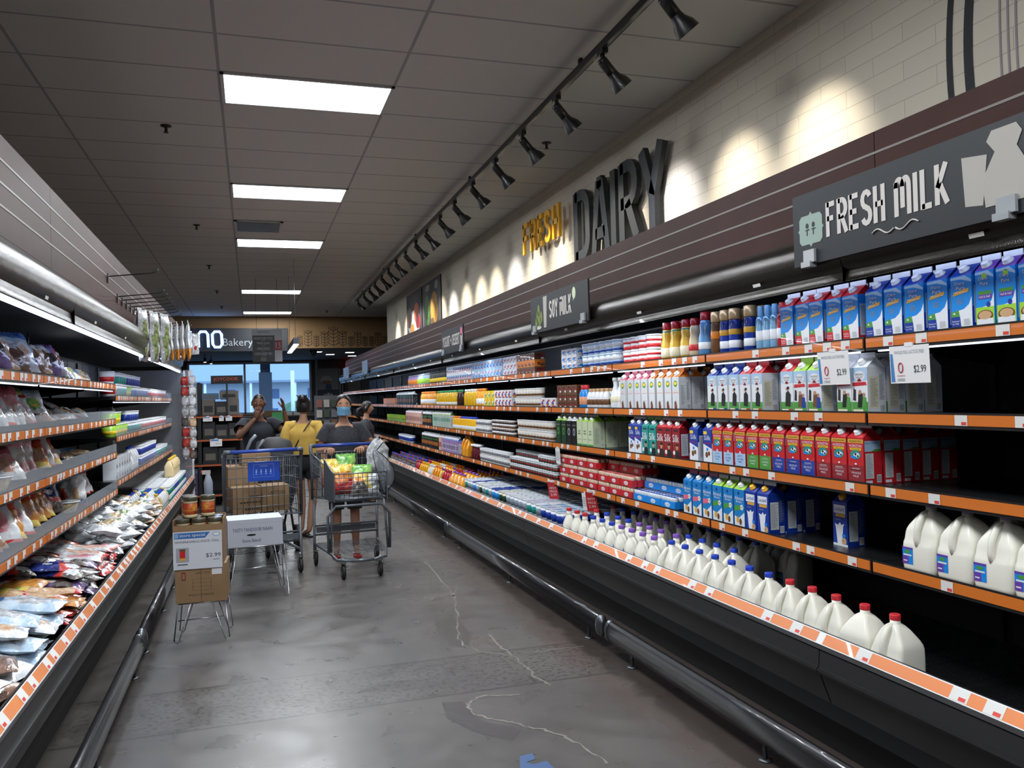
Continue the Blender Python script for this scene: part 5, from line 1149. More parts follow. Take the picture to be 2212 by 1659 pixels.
# juices
for i,y in enumerate([9.08,9.24,9.40,9.56]):
    for q in range(4): put('oj',(2.28+q*.15,y+q*.0,W),RZR,'orange juice jug with purple cap in the well, %s from tubs, %s row'%(ordn(i),ordn(q)),'juice jugs in the well')
seq=[('rj',[9.72,9.84,9.96]),('lj',[10.08]),('oj2',[10.2,10.34,10.48]),('wj',[10.62,10.73,10.84]),('yj',[10.97,11.1,11.23,11.36]),('rj',[11.5,11.62]),('dark',span(11.75,14.0,.092))]
for k,ys in seq:
    for i,y in enumerate(ys):
        for q in range(3):
            kk=k if not(k=='dark' and (i+q)%4==0) else 'dark2'
            put(kk,(2.27+q*.14,y,W),RZR,'%s in the well, %s of its block, %s row'%(PR[kk]['d'],ordn(i),ordn(q)),'juice jugs in the well' if k!='dark' else 'dark bottles in the well')
# ============================================================ bagged food on the other side
def film(n,c,c2=None,r=.22,sc=14): return M(n,c,r,spec=.6,coat=.5,col2=c2,vscale=sc,bump=.5,bscale=45)
F_={'clear':film('bag_clear','#c9ced2','#eef2f5',.15,30),'clearw':film('bag_milky','#d8dcdf','#a9adb0',.18,25),'noodle':film('bag_noodles','#cdb98d','#9b845c',.25,40),
'pink':film('bag_pink','#d8808c','#e9b6ba'),'pinkd':film('bag_deep_pink','#a83a4c','#c86a74'),'orange':film('bag_orange','#d9702a','#e89a52'),'red':film('bag_red','#b8242c','#d65540'),
'navy':film('bag_navy','#1d2a66','#2f3f8c'),'blue':film('bag_blue','#2a5cb8','#6f9ed6'),'lblue':film('bag_pale_blue','#a9c4dc','#cfe0ec'),'green':film('bag_green','#3f9a4a','#9ed06a'),
'brown':film('bag_brown','#6b5245','#94705c'),'dark':film('bag_dark_food','#3a3432','#6e655f',.2,30),'yellow':film('bag_yellow','#e0b83a','#ecd880'),'purple':film('bag_purple','#5a3f78','#8e78a8'),'white':film('bag_white','#e3e6e8','#c9cdd2'),
'tan':film('bag_tan','#c49a74','#dcc0a0',.25,30),'meat':film('bag_fishcake','#b88a78','#d2b0a0',.25,26),'leaf':film('bag_greens','#5a6e3c','#9aa870',.25,30),'gold':film('bag_gold_brown','#b8732a','#d99a4c',.25,26)}
def bag(kind,label,w,h,t_,bands,patches=(),seed=0,cat='food bag',tie=False):
    """pillow bag standing on its lower seam: width X, height Z, front -Y. bands: (upper fraction, film)"""
    T=thing(kind,label,cat); rr=random.Random(seed); NX,NZ=14,18
    b=MB(); ph=[rr.uniform(0,6.28) for _ in range(8)]
    def prof(u,v,s):
        e=(1-abs(u)**3.0)*(1-abs(v)**5)
        wr=.12*math.sin(7*u+ph[0]+3*v)+.10*math.sin(11*v+ph[1]+4*u*s)+.08*math.sin(17*u-9*v+ph[2]+s)
        return max(0,e)*(1+wr*(1.2-abs(v)))*t_/2
    def pt(u,v,s):
        ex=w/2*u*(1-.05*(1-abs(v)**4))+ .004*math.sin(9*v+ph[3])
        z=h/2+h/2*v*(1-.03*math.cos(u*3+ph[4]))+.004*math.sin(8*u+ph[5])*(1 if v>0 else .3)
        if tie and v>.35: ex*=1-(v-.35)/.65*.75
        return (ex,s*(prof(u,v,s)+.0008)+.01*math.sin(2*v+ph[6])*(1-v*v),max(z,0))
    for s in (-1,1):
        base=len(b.v); vs=[]
        for j in range(NZ+1):
            for i in range(NX+1): vs.append(pt(-1+2*i/NX,-1+2*j/NZ,s))
        b.v+=vs
        for j in range(NZ):
            f=(j+.5)/NZ
            for lim,mm in bands:
                if f<=lim: break
            cur=mm
            for i in range(NX):
                c=cur; fu=(i+.5)/NX
                for (cx,cz,rx,rz,pm) in patches:
                    if s<0 and ((fu-cx)/rx)**2+((f-cz)/rz)**2<1: c=pm
                b.mat(F_[c] if isinstance(c,str) else c)
                q=(base+j*(NX+1)+i,base+j*(NX+1)+i+1,base+(j+1)*(NX+1)+i+1,base+(j+1)*(NX+1)+i)
                b.f.append(q if s<0 else q[::-1]); b.mi.append(b.cur); b.sm.append(True)
    b.build('bag_body',T)
    # crimped seams
    b=MB().mat(F_[bands[-1][1]] if isinstance(bands[-1][1],str) else bands[-1][1])
    if not tie:
        n=18; z0,z1=h*.985,h*1.06; top=[(-w/2+w*i/n,.003*(-1)**i,z0) for i in range(n+1)]; tp=[(-w/2+w*i/n,.003*(-1)**i+.004,z1) for i in range(n+1)]
        b.add(top+tp,[(i,i+1,n+2+i,n+1+i) for i in range(n)],False); b.add([(x,y+.0012,z) for x,y,z in top+tp],[(i,n+1+i,n+2+i,i+1) for i in range(n)],False)
    else:
        b.lathe([(w*.12,h*.97),(w*.03,h*1.0),(w*.14,h*1.10),(w*.15,h*1.11)],n=12)
    b.build('seam',T); T['d']=label; return T
BG={}
def B(k,*a,**kw): PR['b_'+k]=bag(*a,**kw)
wt=MATS['print_white']
B('clear','noodle_bag','clear crinkled bag of pale noodles',.22,.20,.07,[(.8,'clear'),(1,'clearw')],[(.5,.55,.25,.2,'noodle')],1)
B('clear2','noodle_bag','clear bag with blue printed header',.20,.26,.05,[(.7,'clear'),(.86,'lblue'),(1,'blue')],[(.5,.4,.28,.22,'tan')],2)
B('snow','frozen_bag','tall white bag with a blue oval',.30,.27,.08,[(.1,'blue'),(.9,'white'),(1,'navy')],[(.38,.55,.22,.2,'blue'),(.7,.3,.16,.1,'dark')],3)
B('pink','sausage_bag','pink printed bag of fishcakes',.20,.22,.04,[(.5,'clearw'),(.8,'pink'),(1,'pinkd')],[(.5,.4,.3,.25,'meat')],4)
B('pinkw','sausage_bag','white bag with red border',.19,.24,.03,[(.08,'red'),(.92,'white'),(1,'red')],[(.5,.5,.3,.3,'pink')],5)
B('pinkl','sausage_bag','large pink and clear bag',.24,.26,.05,[(.25,'pink'),(.6,'clearw'),(1,'pink')],[(.5,.4,.3,.2,'white')],6)
B('org','fishcake_bag','orange headed bag of brown fishcakes',.19,.23,.035,[(.75,'gold'),(.9,'orange'),(1,'red')],[(.5,.85,.3,.05,'white')],7)
B('orgf','fishcake_bag','orange bag of red snacks',.18,.21,.035,[(.15,'yellow'),(.7,'gold'),(1,'red')],[(.5,.45,.36,.25,'meat')],8)
B('navy','seafood_bag','navy blue and red bag of seafood',.22,.28,.045,[(.35,'dark'),(.5,'red'),(1,'navy')],[(.5,.7,.2,.1,'white'),(.3,.25,.2,.15,'clear')],9)
B('lb','frozen_bag','pale blue bag with deep blue end',.22,.34,.06,[(.8,'lblue'),(1,'blue')],[(.5,.4,.3,.25,'clearw')],10)
B('green','frozen_bag','clear bag with round green logo',.24,.30,.06,[(.2,'brown'),(.85,'clear'),(1,'lblue')],[(.5,.55,.3,.2,'green'),(.6,.5,.12,.08,'yellow')],11)
B('strip','crab_stick_bag','long clear bag of pink striped sticks with green end',.10,.30,.035,[(.12,'red'),(.8,'tan'),(.9,'yellow'),(1,'green')],[],12)
B('long','fishcake_bag','long milky bag of fishcake slabs with a red end',.13,.34,.045,[(.1,'red'),(1,'clearw')],[(.5,.4,.4,.35,'meat')],13)
B('brown','mushroom_bag','clear bag of brown dried food',.16,.20,.04,[(.85,'brown'),(1,'clear')],[(.5,.8,.3,.1,'white')],14)
B('purple','mushroom_bag','purple topped bag of dark food',.17,.22,.04,[(.25,'purple'),(.7,'dark'),(1,'purple')],[(.5,.8,.3,.1,'white')],15)
B('yel','mushroom_bag','clear bag with green and yellow tag',.15,.19,.04,[(.85,'tan'),(1,'clear')],[(.5,.95,.4,.08,'green')],16)
B('sprout','vegetable_bag','clear bag of pale bean sprouts',.20,.17,.07,[(1,'clearw')],[(.4,.5,.25,.25,'noodle'),(.7,.4,.2,.25,'leaf')],17)
B('leaf','vegetable_bag','clear bag of white mushrooms with green label',.19,.16,.07,[(1,'clear')],[(.5,.6,.3,.2,'leaf')],18)
B('naan','flatbread_bag','clear bag of flatbread with blue wording',.24,.22,.045,[(.8,'tan'),(1,'clear')],[(.5,.6,.35,.12,'blue')],19)
B('tied','dumpling_bag','gathered clear bag with red and blue print',.20,.26,.12,[(.08,'red'),(.15,'navy'),(.6,'white'),(1,'clear')],[(.3,.3,.1,.2,'red'),(.7,.3,.12,.2,'tan')],20,tie=True)
B('ww','frozen_bag','white bag with bold dark strokes and blue band',.24,.28,.06,[(.3,'brown'),(.5,'lblue'),(.62,'blue'),(1,'white')],[(.3,.8,.08,.12,'dark'),(.6,.78,.08,.12,'dark')],21)
PR['tray']=tub('clear_food_tray','clear plastic tray of pale shredded food',.055,.08,.07,M('tray_food','#c8b48a',.5,col2='#8e7a52',vscale=30),(M('tray_lid','#cfd6dc',.12,coat=.6),MATS['tray_lid']),n=20,cat='food tray')
PR['ktub']=tub('white_food_tub','white food tub with teal band',.05,.06,.10,wt,(PLW,PLW),[(.01,.07,tl)],cat='food tub')
PR['ktub2']=tub('white_food_tub','white food tub with red band',.05,.06,.10,wt,(PLW,PLW),[(.02,.06,rd)],cat='food tub')
PR['ktub3']=tub('white_food_tub','white food tub with blue band',.05,.06,.10,wt,(PLW,PLW),[(.01,.07,nv)],cat='food tub')
PR['ktub4']=tub('white_food_tub','yellow green food tub with white lid',.05,.06,.10,lg,(PLW,PLW),[(.02,.05,yl)],cat='food tub')
PR['kjug']=jug('white_drink_jug','white drink jug with blue cap',.22,.055,.055,PLW,CB,'',cat='drink jug')
PR['kjugy']=jug('white_drink_jug','cream drink jug with yellow cap',.22,.055,.055,M('cream_jug','#e3cfa0',.35),M('cap_yellow2','#efc63a',.35),'',cat='drink jug')
PR['kbox']=pack('white_tofu_box','white tofu box with faint print',.13,.10,.09,wt,blotch([NUT,TXTG],30),'box')
PR['dkbox']=pack('dark_sausage_box','dark maroon flat box',.22,.16,.03,dr,blotch([bk,br_],31),'box')
cnt={}
PLACE_WORDS={}
def lput(k,x,y,z,where,rz=RZL,rx=0,ry=0,sc=1,grp=None):
    d=PR[k]['d']; key=(k,where); cnt[key]=cnt.get(key,0)+1
    lab='%s %s'%(d,where)
    lab2='%s, %s one'%(lab,ordn(cnt[key]-1))
    return put(k,(x,y,z),rz,lab2 if len(lab2.split())<=16 else lab,grp or ('bags '+where),rx,ry,(sc,sc,sc))
def lean(z,ys,keys,where,x=-1.18,tilt=.42,jit=.10,sc=1.0,turn=.0):
    for i,y in enumerate(ys):
        k=keys[i%len(keys)]; lput(k,x+random.uniform(-.02,.01),y,z+.03,where,RZL+turn+random.uniform(-jit,jit),-tilt+random.uniform(-.08,.08),0,sc*random.uniform(.93,1.04))
def across(z,ys,keys,where,x=-1.2,lean_y=.5,sc=1.0):
    """bags filed one behind another, faces toward the near end, leaning back away from it"""
    for i,y in enumerate(ys):
        k=keys[i%len(keys)]; lput(k,x+random.uniform(-.01,.02)-.01,y,z+.03,where,random.uniform(-.15,.15)+.85,-lean_y+random.uniform(-.08,.08),0,sc*random.uniform(.98,1.08))
Z1,Z2,Z3,Z4=1.665,1.385,1.117,.82
ar=lambda a,b,s:[a+s*i for i in range(int((b-a)/s)+1)]
across(Z1,[4.02,4.2],['b_snow'],'on the top shelf',-1.22,.35,.95)
across(Z1,ar(4.40,4.85,.12),['b_purple','b_purple','b_yel','b_yel'],'on the top shelf',-1.17,.55)
across(Z1,ar(4.98,6.1,.14),['b_brown','b_clear2','b_brown','b_yel','b_brown','b_purple','b_pink','b_brown','b_clear'],'on top shelf past purple ones',-1.17,.6,.95)
lean(Z1,ar(6.25,7.3,.2),['b_naan','b_sprout','b_sprout','b_leaf'],'lying along the top shelf',-1.2,1.0,.3,.9)
across(Z2,ar(3.85,4.3,.15),['b_clear2','b_clear'],'on second shelf',-1.2,.5,1.0)
across(Z2,ar(4.42,5.0,.085),['b_pink','b_pink','b_pinkw','b_pinkw'],'on second shelf',-1.19,.6,.95)
across(Z2,ar(5.05,5.5,.15),['b_green','b_pinkw','b_strip'],'on second shelf past the pink ones',-1.19,.6,.75)
lean(Z2,ar(5.7,7.3,.2),['b_long','b_naan','b_sprout','b_naan','b_clear'],'lying along second shelf',-1.2,1.1,.5,.8)
across(Z3,ar(3.75,4.35,.15),['b_org','b_clear2','b_org'],'on third shelf',-1.21,.6,.95)
lput('tray',-1.14,4.34,Z3+.001,'at the front of third shelf'); lput('tray',-1.14,4.0,Z3+.001,'at the front of third shelf')
across(Z3,ar(4.6,4.9,.16),['b_pink','b_strip'],'on third shelf',-1.13,.7,.9)
across(Z3,[4.97,5.1,5.25],['b_pinkl'],'on third shelf',-1.23,.25,.85)
across(Z3,[5.42,5.55,5.7],['b_orgf','b_pinkw'],'on third shelf past the pink ones',-1.18,.5,.85)
lean(Z3,ar(5.9,6.2,.28),['b_ww','b_ww'],'lying on third shelf',-1.16,1.2,.3,.85)
lean(Z3,ar(6.35,7.3,.24),['b_naan','b_naan'],'stacked far along third shelf',-1.2,1.35,.3,.9)
across(Z4,[3.7,3.85],['b_red' if 0 else 'b_org'],'on lowest shelf',-1.18,.5,1.0)
across(Z4,[4.02,4.2],['b_ww'],'on lowest shelf',-1.17,.55,1.0)
across(Z4,[4.1,4.32],['b_green'],'on lowest shelf',-1.12,.7,.7)
across(Z4,ar(4.5,4.75,.12),['b_pinkw','b_orgf'],'at the front of lowest shelf',-1.14,.6,1.0)
across(Z4,ar(4.85,5.6,.11),['b_orgf','b_org'],'on lowest shelf past the green logo',-1.19,.5,.95)
across(Z4,[5.68,5.78],['b_navy'],'on lowest shelf',-1.17,.45,.7)
lput('tray',-1.15,5.95,Z4+.001,'on lowest shelf'); 
lput('b_tied',-1.19,6.3,Z4+.004,'on lowest shelf',.1)
lput('b_tied',-1.35,6.5,Z4+.004,'on lowest shelf',.4)
across(Z4,[6.75,6.9],['b_pinkw'],'far along lowest shelf',-1.18,.5,.7)
# beyond the step: tubs, jugs and boxes
def ltub(k,z,ys,where,x=-1.13,cols=1): 
    for c in range(cols):
        for y in ys: lput(k,x-c*.13,y,z+.001,where)
ltub('ktub2',1.575,[7.5,7.64],'on upper shelf past the step'); ltub('ktub2',1.678,[7.5],'on upper shelf past the step')
ltub('ktub',1.575,ar(7.8,8.2,.13),'on upper shelf past the step'); ltub('ktub',1.678,ar(7.8,8.2,.13),'on upper shelf past the step')
ltub('ktub4',1.575,ar(8.36,8.6,.13),'on upper shelf past the step'); ltub('ktub3',1.678,ar(8.36,9.2,.13),'on upper shelf past the step'); ltub('ktub3',1.575,ar(8.75,9.9,.13),'on upper shelf past the step')
ltub('ktub2',1.575,ar(10.1,11.9,.14),'on upper shelf at the end')
ltub('ktub4',1.24,ar(7.55,8.3,.13),'on second shelf past the step'); ltub('ktub4',1.343,ar(7.55,7.85,.13),'on second shelf past the step')
ltub('ktub',1.24,ar(8.45,9.3,.13),'on second shelf past the step'); ltub('ktub3',1.343,ar(8.45,9.0,.13),'on second shelf past the step'); ltub('ktub2',1.24,ar(9.5,11.8,.14),'on second shelf at the end')
for y in ar(7.6,8.4,.15):
    for s in (0,1): lput('kbox',-1.13,y,.881+s*.0905,'stacked on the lower shelf')
for y in ar(8.6,9.0,.14): lput('kjug',-1.13,y,.881,'on the lower shelf')
ltub('ktub3',.88,ar(9.2,10.6,.13),'on the lower shelf'); ltub('ktub3',.983,ar(9.2,10.6,.13),'on the lower shelf')
ltub('ktub',.88,ar(10.8,11.9,.13),'on the lower shelf')
# the well
WL=.407
def flat(k,x,y,lvl,where,ang=0,sc=1.0,tilt=1.45): lput(k,x,y,WL+.02+lvl,where,ang,-tilt,0,sc)
rnd=random.Random(5)
def field(y0,y1,dy,keys,where,base=.0,n=3,xs=(-.86,-1.10,-1.36),angs=(.9,1.9),sc=1.0,lv=.055):
    i=0; y=y0
    while y<y1:
        for c,x in enumerate(xs):
            for l in range(n):
                k=keys[(i+c+l)%len(keys)]; flat(k,x+rnd.uniform(-.03,.03)+.01,y+rnd.uniform(-.05,.05),base+.025+l*lv+c*.035,where,rnd.uniform(*angs),sc*rnd.uniform(1.0,1.15),1.45+rnd.uniform(-.12,.08))
        i+=1; y+=dy
# flat bags: rx=-1.45 lays them on their back; rz turns the long side toward the aisle
field(2.6,3.15,.22,['b_clear','b_clear','b_naan'],'in the near well',.03,2,(-.86,-1.12),(1.2,1.9),.95)
field(3.3,3.75,.24,['b_green','b_clear2','b_green'],'in the near well',.03,2,(-.86,-1.12),(1.2,1.9),.9)
field(3.8,4.3,.2,['b_lb','b_lb','b_clear2'],'in the well by the pale blue ones',.03,3,(-.86,-1.12),(1.3,1.8),.85)
field(4.4,4.8,.16,['b_strip','b_strip','b_org'],'in the well',.03,3,(-.86,-1.05,-1.24),(1.25,1.75),1.0,.04)
field(4.9,5.4,.17,['b_navy','b_purple','b_navy'],'in the well',.03,3,(-.87,-1.12),(1.0,2.1),.9)
field(5.5,6.1,.16,['b_long','b_long','b_pinkw'],'in the well',.03,3,(-.86,-1.14),(1.3,1.8),.95,.045)
field(6.3,7.6,.24,['b_sprout','b_leaf','b_clear','b_sprout'],'in the middle well',.04,3,(-.88,-1.1,-1.34),(.6,2.4),.95,.07)
for y in (7.75,7.95): lput('dkbox',-1.35,y,WL+.09,'in the middle well')
field(7.8,8.5,.22,['b_naan','b_leaf'],'in the well before the jugs',.03,3,(-.87,-1.1),(.9,2.0),.8,.06)
for i,y in enumerate(ar(8.75,9.45,.125)):
    for q in range(3): lput('kjug' if (i*2+q)%5 else 'kjugy',-.905-q*.125,y,WL+.0,'in the well')
for i,y in enumerate(ar(9.65,11.9,.13)):
    for q in range(3):
        for s in (0,1): lput(['ktub','ktub3'][i//5%2],-.91-q*.13,y,WL+.0+s*.1035,'stacked at the well end')
for i,y in enumerate(ar(10.9,11.7,.13)): lput('kjugy',-.97,y,WL+.208,'standing on tubs at the well end')
# ------------------------------------------------------------ peg hooks and what hangs from them
HK=M('hook_black','#0e0f11',.4,coat=.3)
hp=[(6.75,2.463),(7.2,2.367),(7.45,2.367),(7.7,2.367),(7.95,2.367),(8.2,2.367),(8.45,2.367),(8.7,2.367),(9.05,2.367),(9.75,2.367)]+[(10.1+.27*i,2.367) for i in range(11)]
h0=None
for i,(y,z) in enumerate(hp):
    lab='long black peg hook on the brown slatwall, %s from near end'%ordn(i)
    if h0 is None:
        h0=thing('peg_hook',lab,'hook',(-.996,y,z),0,'peg hooks on the slatwall')
        b=MB().mat(HK); b.box((0,-.02,-.05),(.006,.02,.02)); b.build('back_plate',h0); b=MB().mat(HK); b.tube([(.006,0,.0),(.30,0,.03),(.33,0,.04),(.35,0,.06)],.0045,6); b.build('prong',h0)
    else: dup(h0,(-.996,y,z),(0,0,0),lab)
PR['b_dryfish']=bag('dried_noodle_bag','long clear bag of grey green dried noodles',.16,.46,.10,[(.9,'clearw'),(1,'clear')],[(.3,.45,.2,.4,'leaf'),(.7,.4,.15,.35,'dark')],31)
PR['b_stick']=bag('incense_shaped_bag' if 0 else 'dried_seaweed_bag','slim white hanging bag with brown lower end',.10,.42,.05,[(.32,'gold'),(1,'white')],[],32)
PR['b_utens']=bag('hanging_blister_pack','clear hanging pack with a red spot',.09,.26,.03,[(1,'clear')],[(.5,.35,.2,.12,'red')],33)
def hang(k,x,y,z,h,lab,rz=0): put(k,(x,y,z-h),rz,lab,'bags hanging from the hooks')
for i,(x,y) in enumerate(((-.93,8.2),(-.86,8.45),(-.79,8.7))): hang('b_dryfish',x,y,2.365,.47,'long clear bag of dried noodles hanging from a hook, %s from the slatwall'%ordn(i),RZL-.35)
for i in range(6): hang('b_stick',-.93+i*.057,9.75,2.372+i*.005,.43,'slim white hanging bag with brown lower end, %s from the slatwall'%ordn(i),RZL+.1)
for i in range(4): hang('b_utens',-.90+i*.075,10.64+.27*i,2.374+.007*i,.26,'clear hanging pack with a red spot, %s from the slatwall'%ordn(i),.2)
# clip strips of small packs along the clear end panel
for i,(x,y0) in enumerate(((-.86,12.05),(-.80,12.1),(-.74,11.7))):
    t=thing('clip_strip','narrow hanging strip clipped with small clear food packs, %s by the end panel'%ordn(i),'clip strip',(x,y0,1.95),0,'clip strips')
    b=MB().mat(PLW); b.box((-.012,-.001,-1.2),(.012,.001,0)); b.build('strip',t)
    rr=random.Random(i)
    for q in range(8):
        b=MB().mat([F_['clear'],F_['tan'],F_['clearw'],F_['red'],F_['dark']][rr.randrange(5)]); z=-.08-q*.14; b.loft([[(px*.045*s,-.004-.02*math.sin(PI*tt)*py,z-.12*tt) for px,py in ((-1,0),(-.5,.8),(.5,.8),(1,0),(.5,-.3),(-.5,-.3))] for tt,s in ((0,.8),(.3,1),(.7,1.05),(1,.9))]); b.build('pack',t)
# small spotlight-like camera under the canopy
t=thing('case_fan','small round black case fan on a bracket under the canopy','fan',(-1.35,5.9,1.80)); b=MB().mat(BLK); b.lathe([(.03,0),(.04,.01),(.04,.07)],axis='y',n=16); b.mat(STEEL).lathe([(.041,-.004),(.041,0)],axis='y',n=16); b.build('fan_body',t); b=MB().mat(STEEL); b.tube([(0,.04,.03),(0,.06,.18)],.006); b.build('bracket',t)
# ============================================================ signs, lettering, posters on the brick wall
u_=(0,-1,0); v_=(0,0,1)
CHAR=M('charcoal_sign','#1c2127',.55); LET=M('charcoal_letters','#23262a',.5); YEL=M('yellow_letters','#f0b21c',.45)
def letters(word,x,ys,zc,h,depth,mat,kind,group,lab):
    """standing cut-out letters, far to near"""
    for c,(ya,yb,z0,z1) in zip(word,ys):
        b=MB().mat(mat); b.text(c,(x,0,0),u_,v_,-(ya+yb)/2,(z0+z1)/2,z1-z0,ya-yb,depth=depth,off=0)
        o=b.build(kind); tag(o,lab%c,'letter',group)
Zs=2.80
DY=[(7.62,7.22,Zs,3.47),(7.16,6.80,Zs,3.47),(6.73,6.64,Zs,3.47),(6.56,6.20,Zs,3.47),(6.14,5.76,Zs,3.47)]
def bold(c): return c
def thick_letter(strokes,th,x,depth,ya,yb,z0,z1,mat):
    """letter from strokes in a unit box (0..1), flattened ribbons with round joins, extruded from the wall"""
    b=MB().mat(mat); W_=ya-yb; H_=z1-z0
    for st in strokes:
        pts=[(ya-p[0]*W_,z0+p[1]*H_) for p in st]; n=len(pts); L=[];Q=[]
        for i,p in enumerate(pts):
            a=pts[max(i-1,0)]; c=pts[min(i+1,n-1)]; d=Vector((c[0]-a[0],c[1]-a[1])); d.normalize(); nn=Vector((-d.y,d.x))*th/2
            L.append((p[0]+nn.x,p[1]+nn.y)); Q.append((p[0]-nn.x,p[1]-nn.y))
        m_=len(L); ring=L+Q[::-1]; k=len(ring)
        vs=[(x,y,z) for y,z in ring]+[(x-depth,y,z) for y,z in ring]
        fs=[(i,(i+1)%k,k+(i+1)%k,k+i) for i in range(k)]
        for i in range(m_-1): fs.append((i,k-1-i,k-2-i,i+1)); fs.append((k+i,k+i+1,2*k-2-i,2*k-1-i))
        b.add(vs,fs,False)
    return b
arc=lambda cx,cy,rx,ry,a0,a1,n=8:[(cx+rx*math.cos(R(a0+(a1-a0)*i/n)),cy+ry*math.sin(R(a0+(a1-a0)*i/n))) for i in range(n+1)]
GL={'D':[[(.13,0),(.13,1)],[(.1,.94),(.45,.94)]+arc(.45,.70,.42,.24,90,0)+arc(.45,.30,.42,.24,0,-90)+[(.1,.06)]],
 'A':[[(.07,0),(.42,.98)],[(.93,0),(.58,.98)],[(.36,.955),(.64,.955)],[(.2,.26),(.8,.26)]],
 'I':[[(.5,0),(.5,1)]],
 'R':[[(.13,0),(.13,1)],[(.1,.94),(.5,.94)]+arc(.5,.71,.36,.23,90,-90)+[(.1,.48)],[(.45,.48),(.90,0)]],
 'Y':[[(.5,0),(.5,.42),(.06,1)],[(.5,.42),(.94,1)]],
 'F':[[(.15,0),(.15,1)],[(.1,.93),(.9,.93)],[(.1,.52),(.75,.52)]],
 'E':[[(.15,0),(.15,1)],[(.1,.93),(.9,.93)],[(.1,.5),(.75,.5)],[(.1,.07),(.9,.07)]],
 'S':[arc(.5,.72,.36,.21,20,270)+arc(.5,.28,.36,.21,90,-160)],
 'M':[[(.10,0),(.10,.9)],arc(.30,.75,.20,.2,180,0,10)+[(.5,.2)],arc(.70,.75,.20,.2,180,0,10)+[(.9,0)]],'L':[[(.2,1),(.2,0)],[(.15,.06),(.9,.06)]],'K':[[(.15,0),(.15,1)],[(.2,.42),(.85,1)],[(.35,.52),(.9,0)]],'O':[arc(.5,.5,.36,.44,0,360,20)],
 'H':[[(.15,0),(.15,1)],[(.85,0),(.85,1)],[(.15,.5),(.85,.5)]]}
for c,(ya,yb,z0,z1) in zip('DAIRY',DY):
    o=thick_letter(GL[c],.105,3.14,.045,ya,yb,z0,z1,LET).build('wall_letter'); tag(o,'tall charcoal cut-out letter %s of the wall word above the case'%c,'letter','charcoal wall letters')
FY=[(9.16,8.95),(8.90,8.68),(8.63,8.46),(8.41,8.22),(8.17,7.95)]
for c,(ya,yb) in zip('FRESH',FY):
    o=thick_letter(GL[c],.055,3.10,.03,ya,yb,3.13,3.48,YEL).build('wall_letter'); tag(o,'small yellow cut-out letter %s standing off the brick wall'%c,'letter','yellow wall letters')
def sign_word(b,word,ystart,yend,zc,h,x,mat,th):
    """condensed bold word cut from flat strips, written from ystart to yend along the sign (local -Y)"""
    n=sum(.55 if c==' ' else (.45 if c=='I' else (1.35 if c=='M' else 1)) for c in word); u=(yend-ystart)/n; y=ystart
    for c in word:
        wd=(.55 if c==' ' else (.45 if c=='I' else (1.35 if c=='M' else 1)))*u
        if c!=' ':
            q=thick_letter(GL[c],th,x,.0012,-(y+wd*.08),-(y+wd*.92),zc-h/2,zc+h/2,mat); b.mat(mat); b.add(q.v,q.f,False)
        y+=wd
# painted arcs of the mural
MUR=M('mural_charcoal','#2a2d31',.8); MURL=M('mural_lilac_line','#968a94',.8)
t=thing('wall_mural','charcoal painted arc lines on the white brick wall','mural',(3.183,2.9,3.2))
def arcline(y0,w,z0,z1,bend,mat,gap=()):
    b=MB().mat(mat); n=20
    for i in range(n):
        za=z0+(z1-z0)*i/n; zb=z0+(z1-z0)*(i+1)/n
        if any(a<za<c for a,c in gap): continue
        f=lambda z:y0-bend*(z-3.0)**2
        b.poly([(-.001,f(za)-2.9,za-3.2),(-.001,f(zb)-2.9,zb-3.2),(-.001,f(zb)-2.9-w,zb-3.2),(-.001,f(za)-2.9-w,za-3.2)][::-1])
    return b
arcline(3.09,.035,2.5,3.79,.22,MUR,((2.90,2.95),(2.97,3.01))).build('arc_line',t); arcline(2.99,.05,2.5,3.79,.25,MUR).build('arc_line',t)
for y in (2.80,2.76,2.72): arcline(y,.010,2.5,3.79,.1,MURL).build('fine_line',t)
# hanging section signs on the canopy: board, lettering, clip
def sgn(label,ya,yb,z0,z1,draw,mat=CHAR,name='section_sign'):
    t=thing(name,label,'sign',(2.272,(ya+yb)/2,(z0+z1)/2),0,'section signs on the canopy'); oy=(ya+yb)/2; oz=(z0+z1)/2; w=ya-yb; h=z1-z0
    b=MB().mat(mat); b.box((0,-w/2,-h/2),(.012,w/2,h/2)); draw(b,(0,0,0),u_,v_,w,h); b.build('board',t)
    for yy in (w/2-.10,-w/2+.10):
        b=MB().mat(M('clear_clip','#b7bdc2',.2,alpha=.75,spec=.8)); b.box((-.02,yy-.03,-h/2-.012),(.014,yy+.03,-h/2+.012)); b.box((-.014,yy-.05,-h/2+.006),(-.002,yy+.02,-h/2+.06)); b.build('clip',t)
        b=MB().mat(BLK); b.box((.012,yy-.01,-h/2+.01),(.05,yy+.01,-h/2+.03)); b.build('bracket',t)
    return t
SW=M('sign_lettering','#c9c5c0',.6); MINT=M('sign_mint','#8fa39a',.6); GLASSW=M('sign_milk_picture','#a9a6a0',.6)
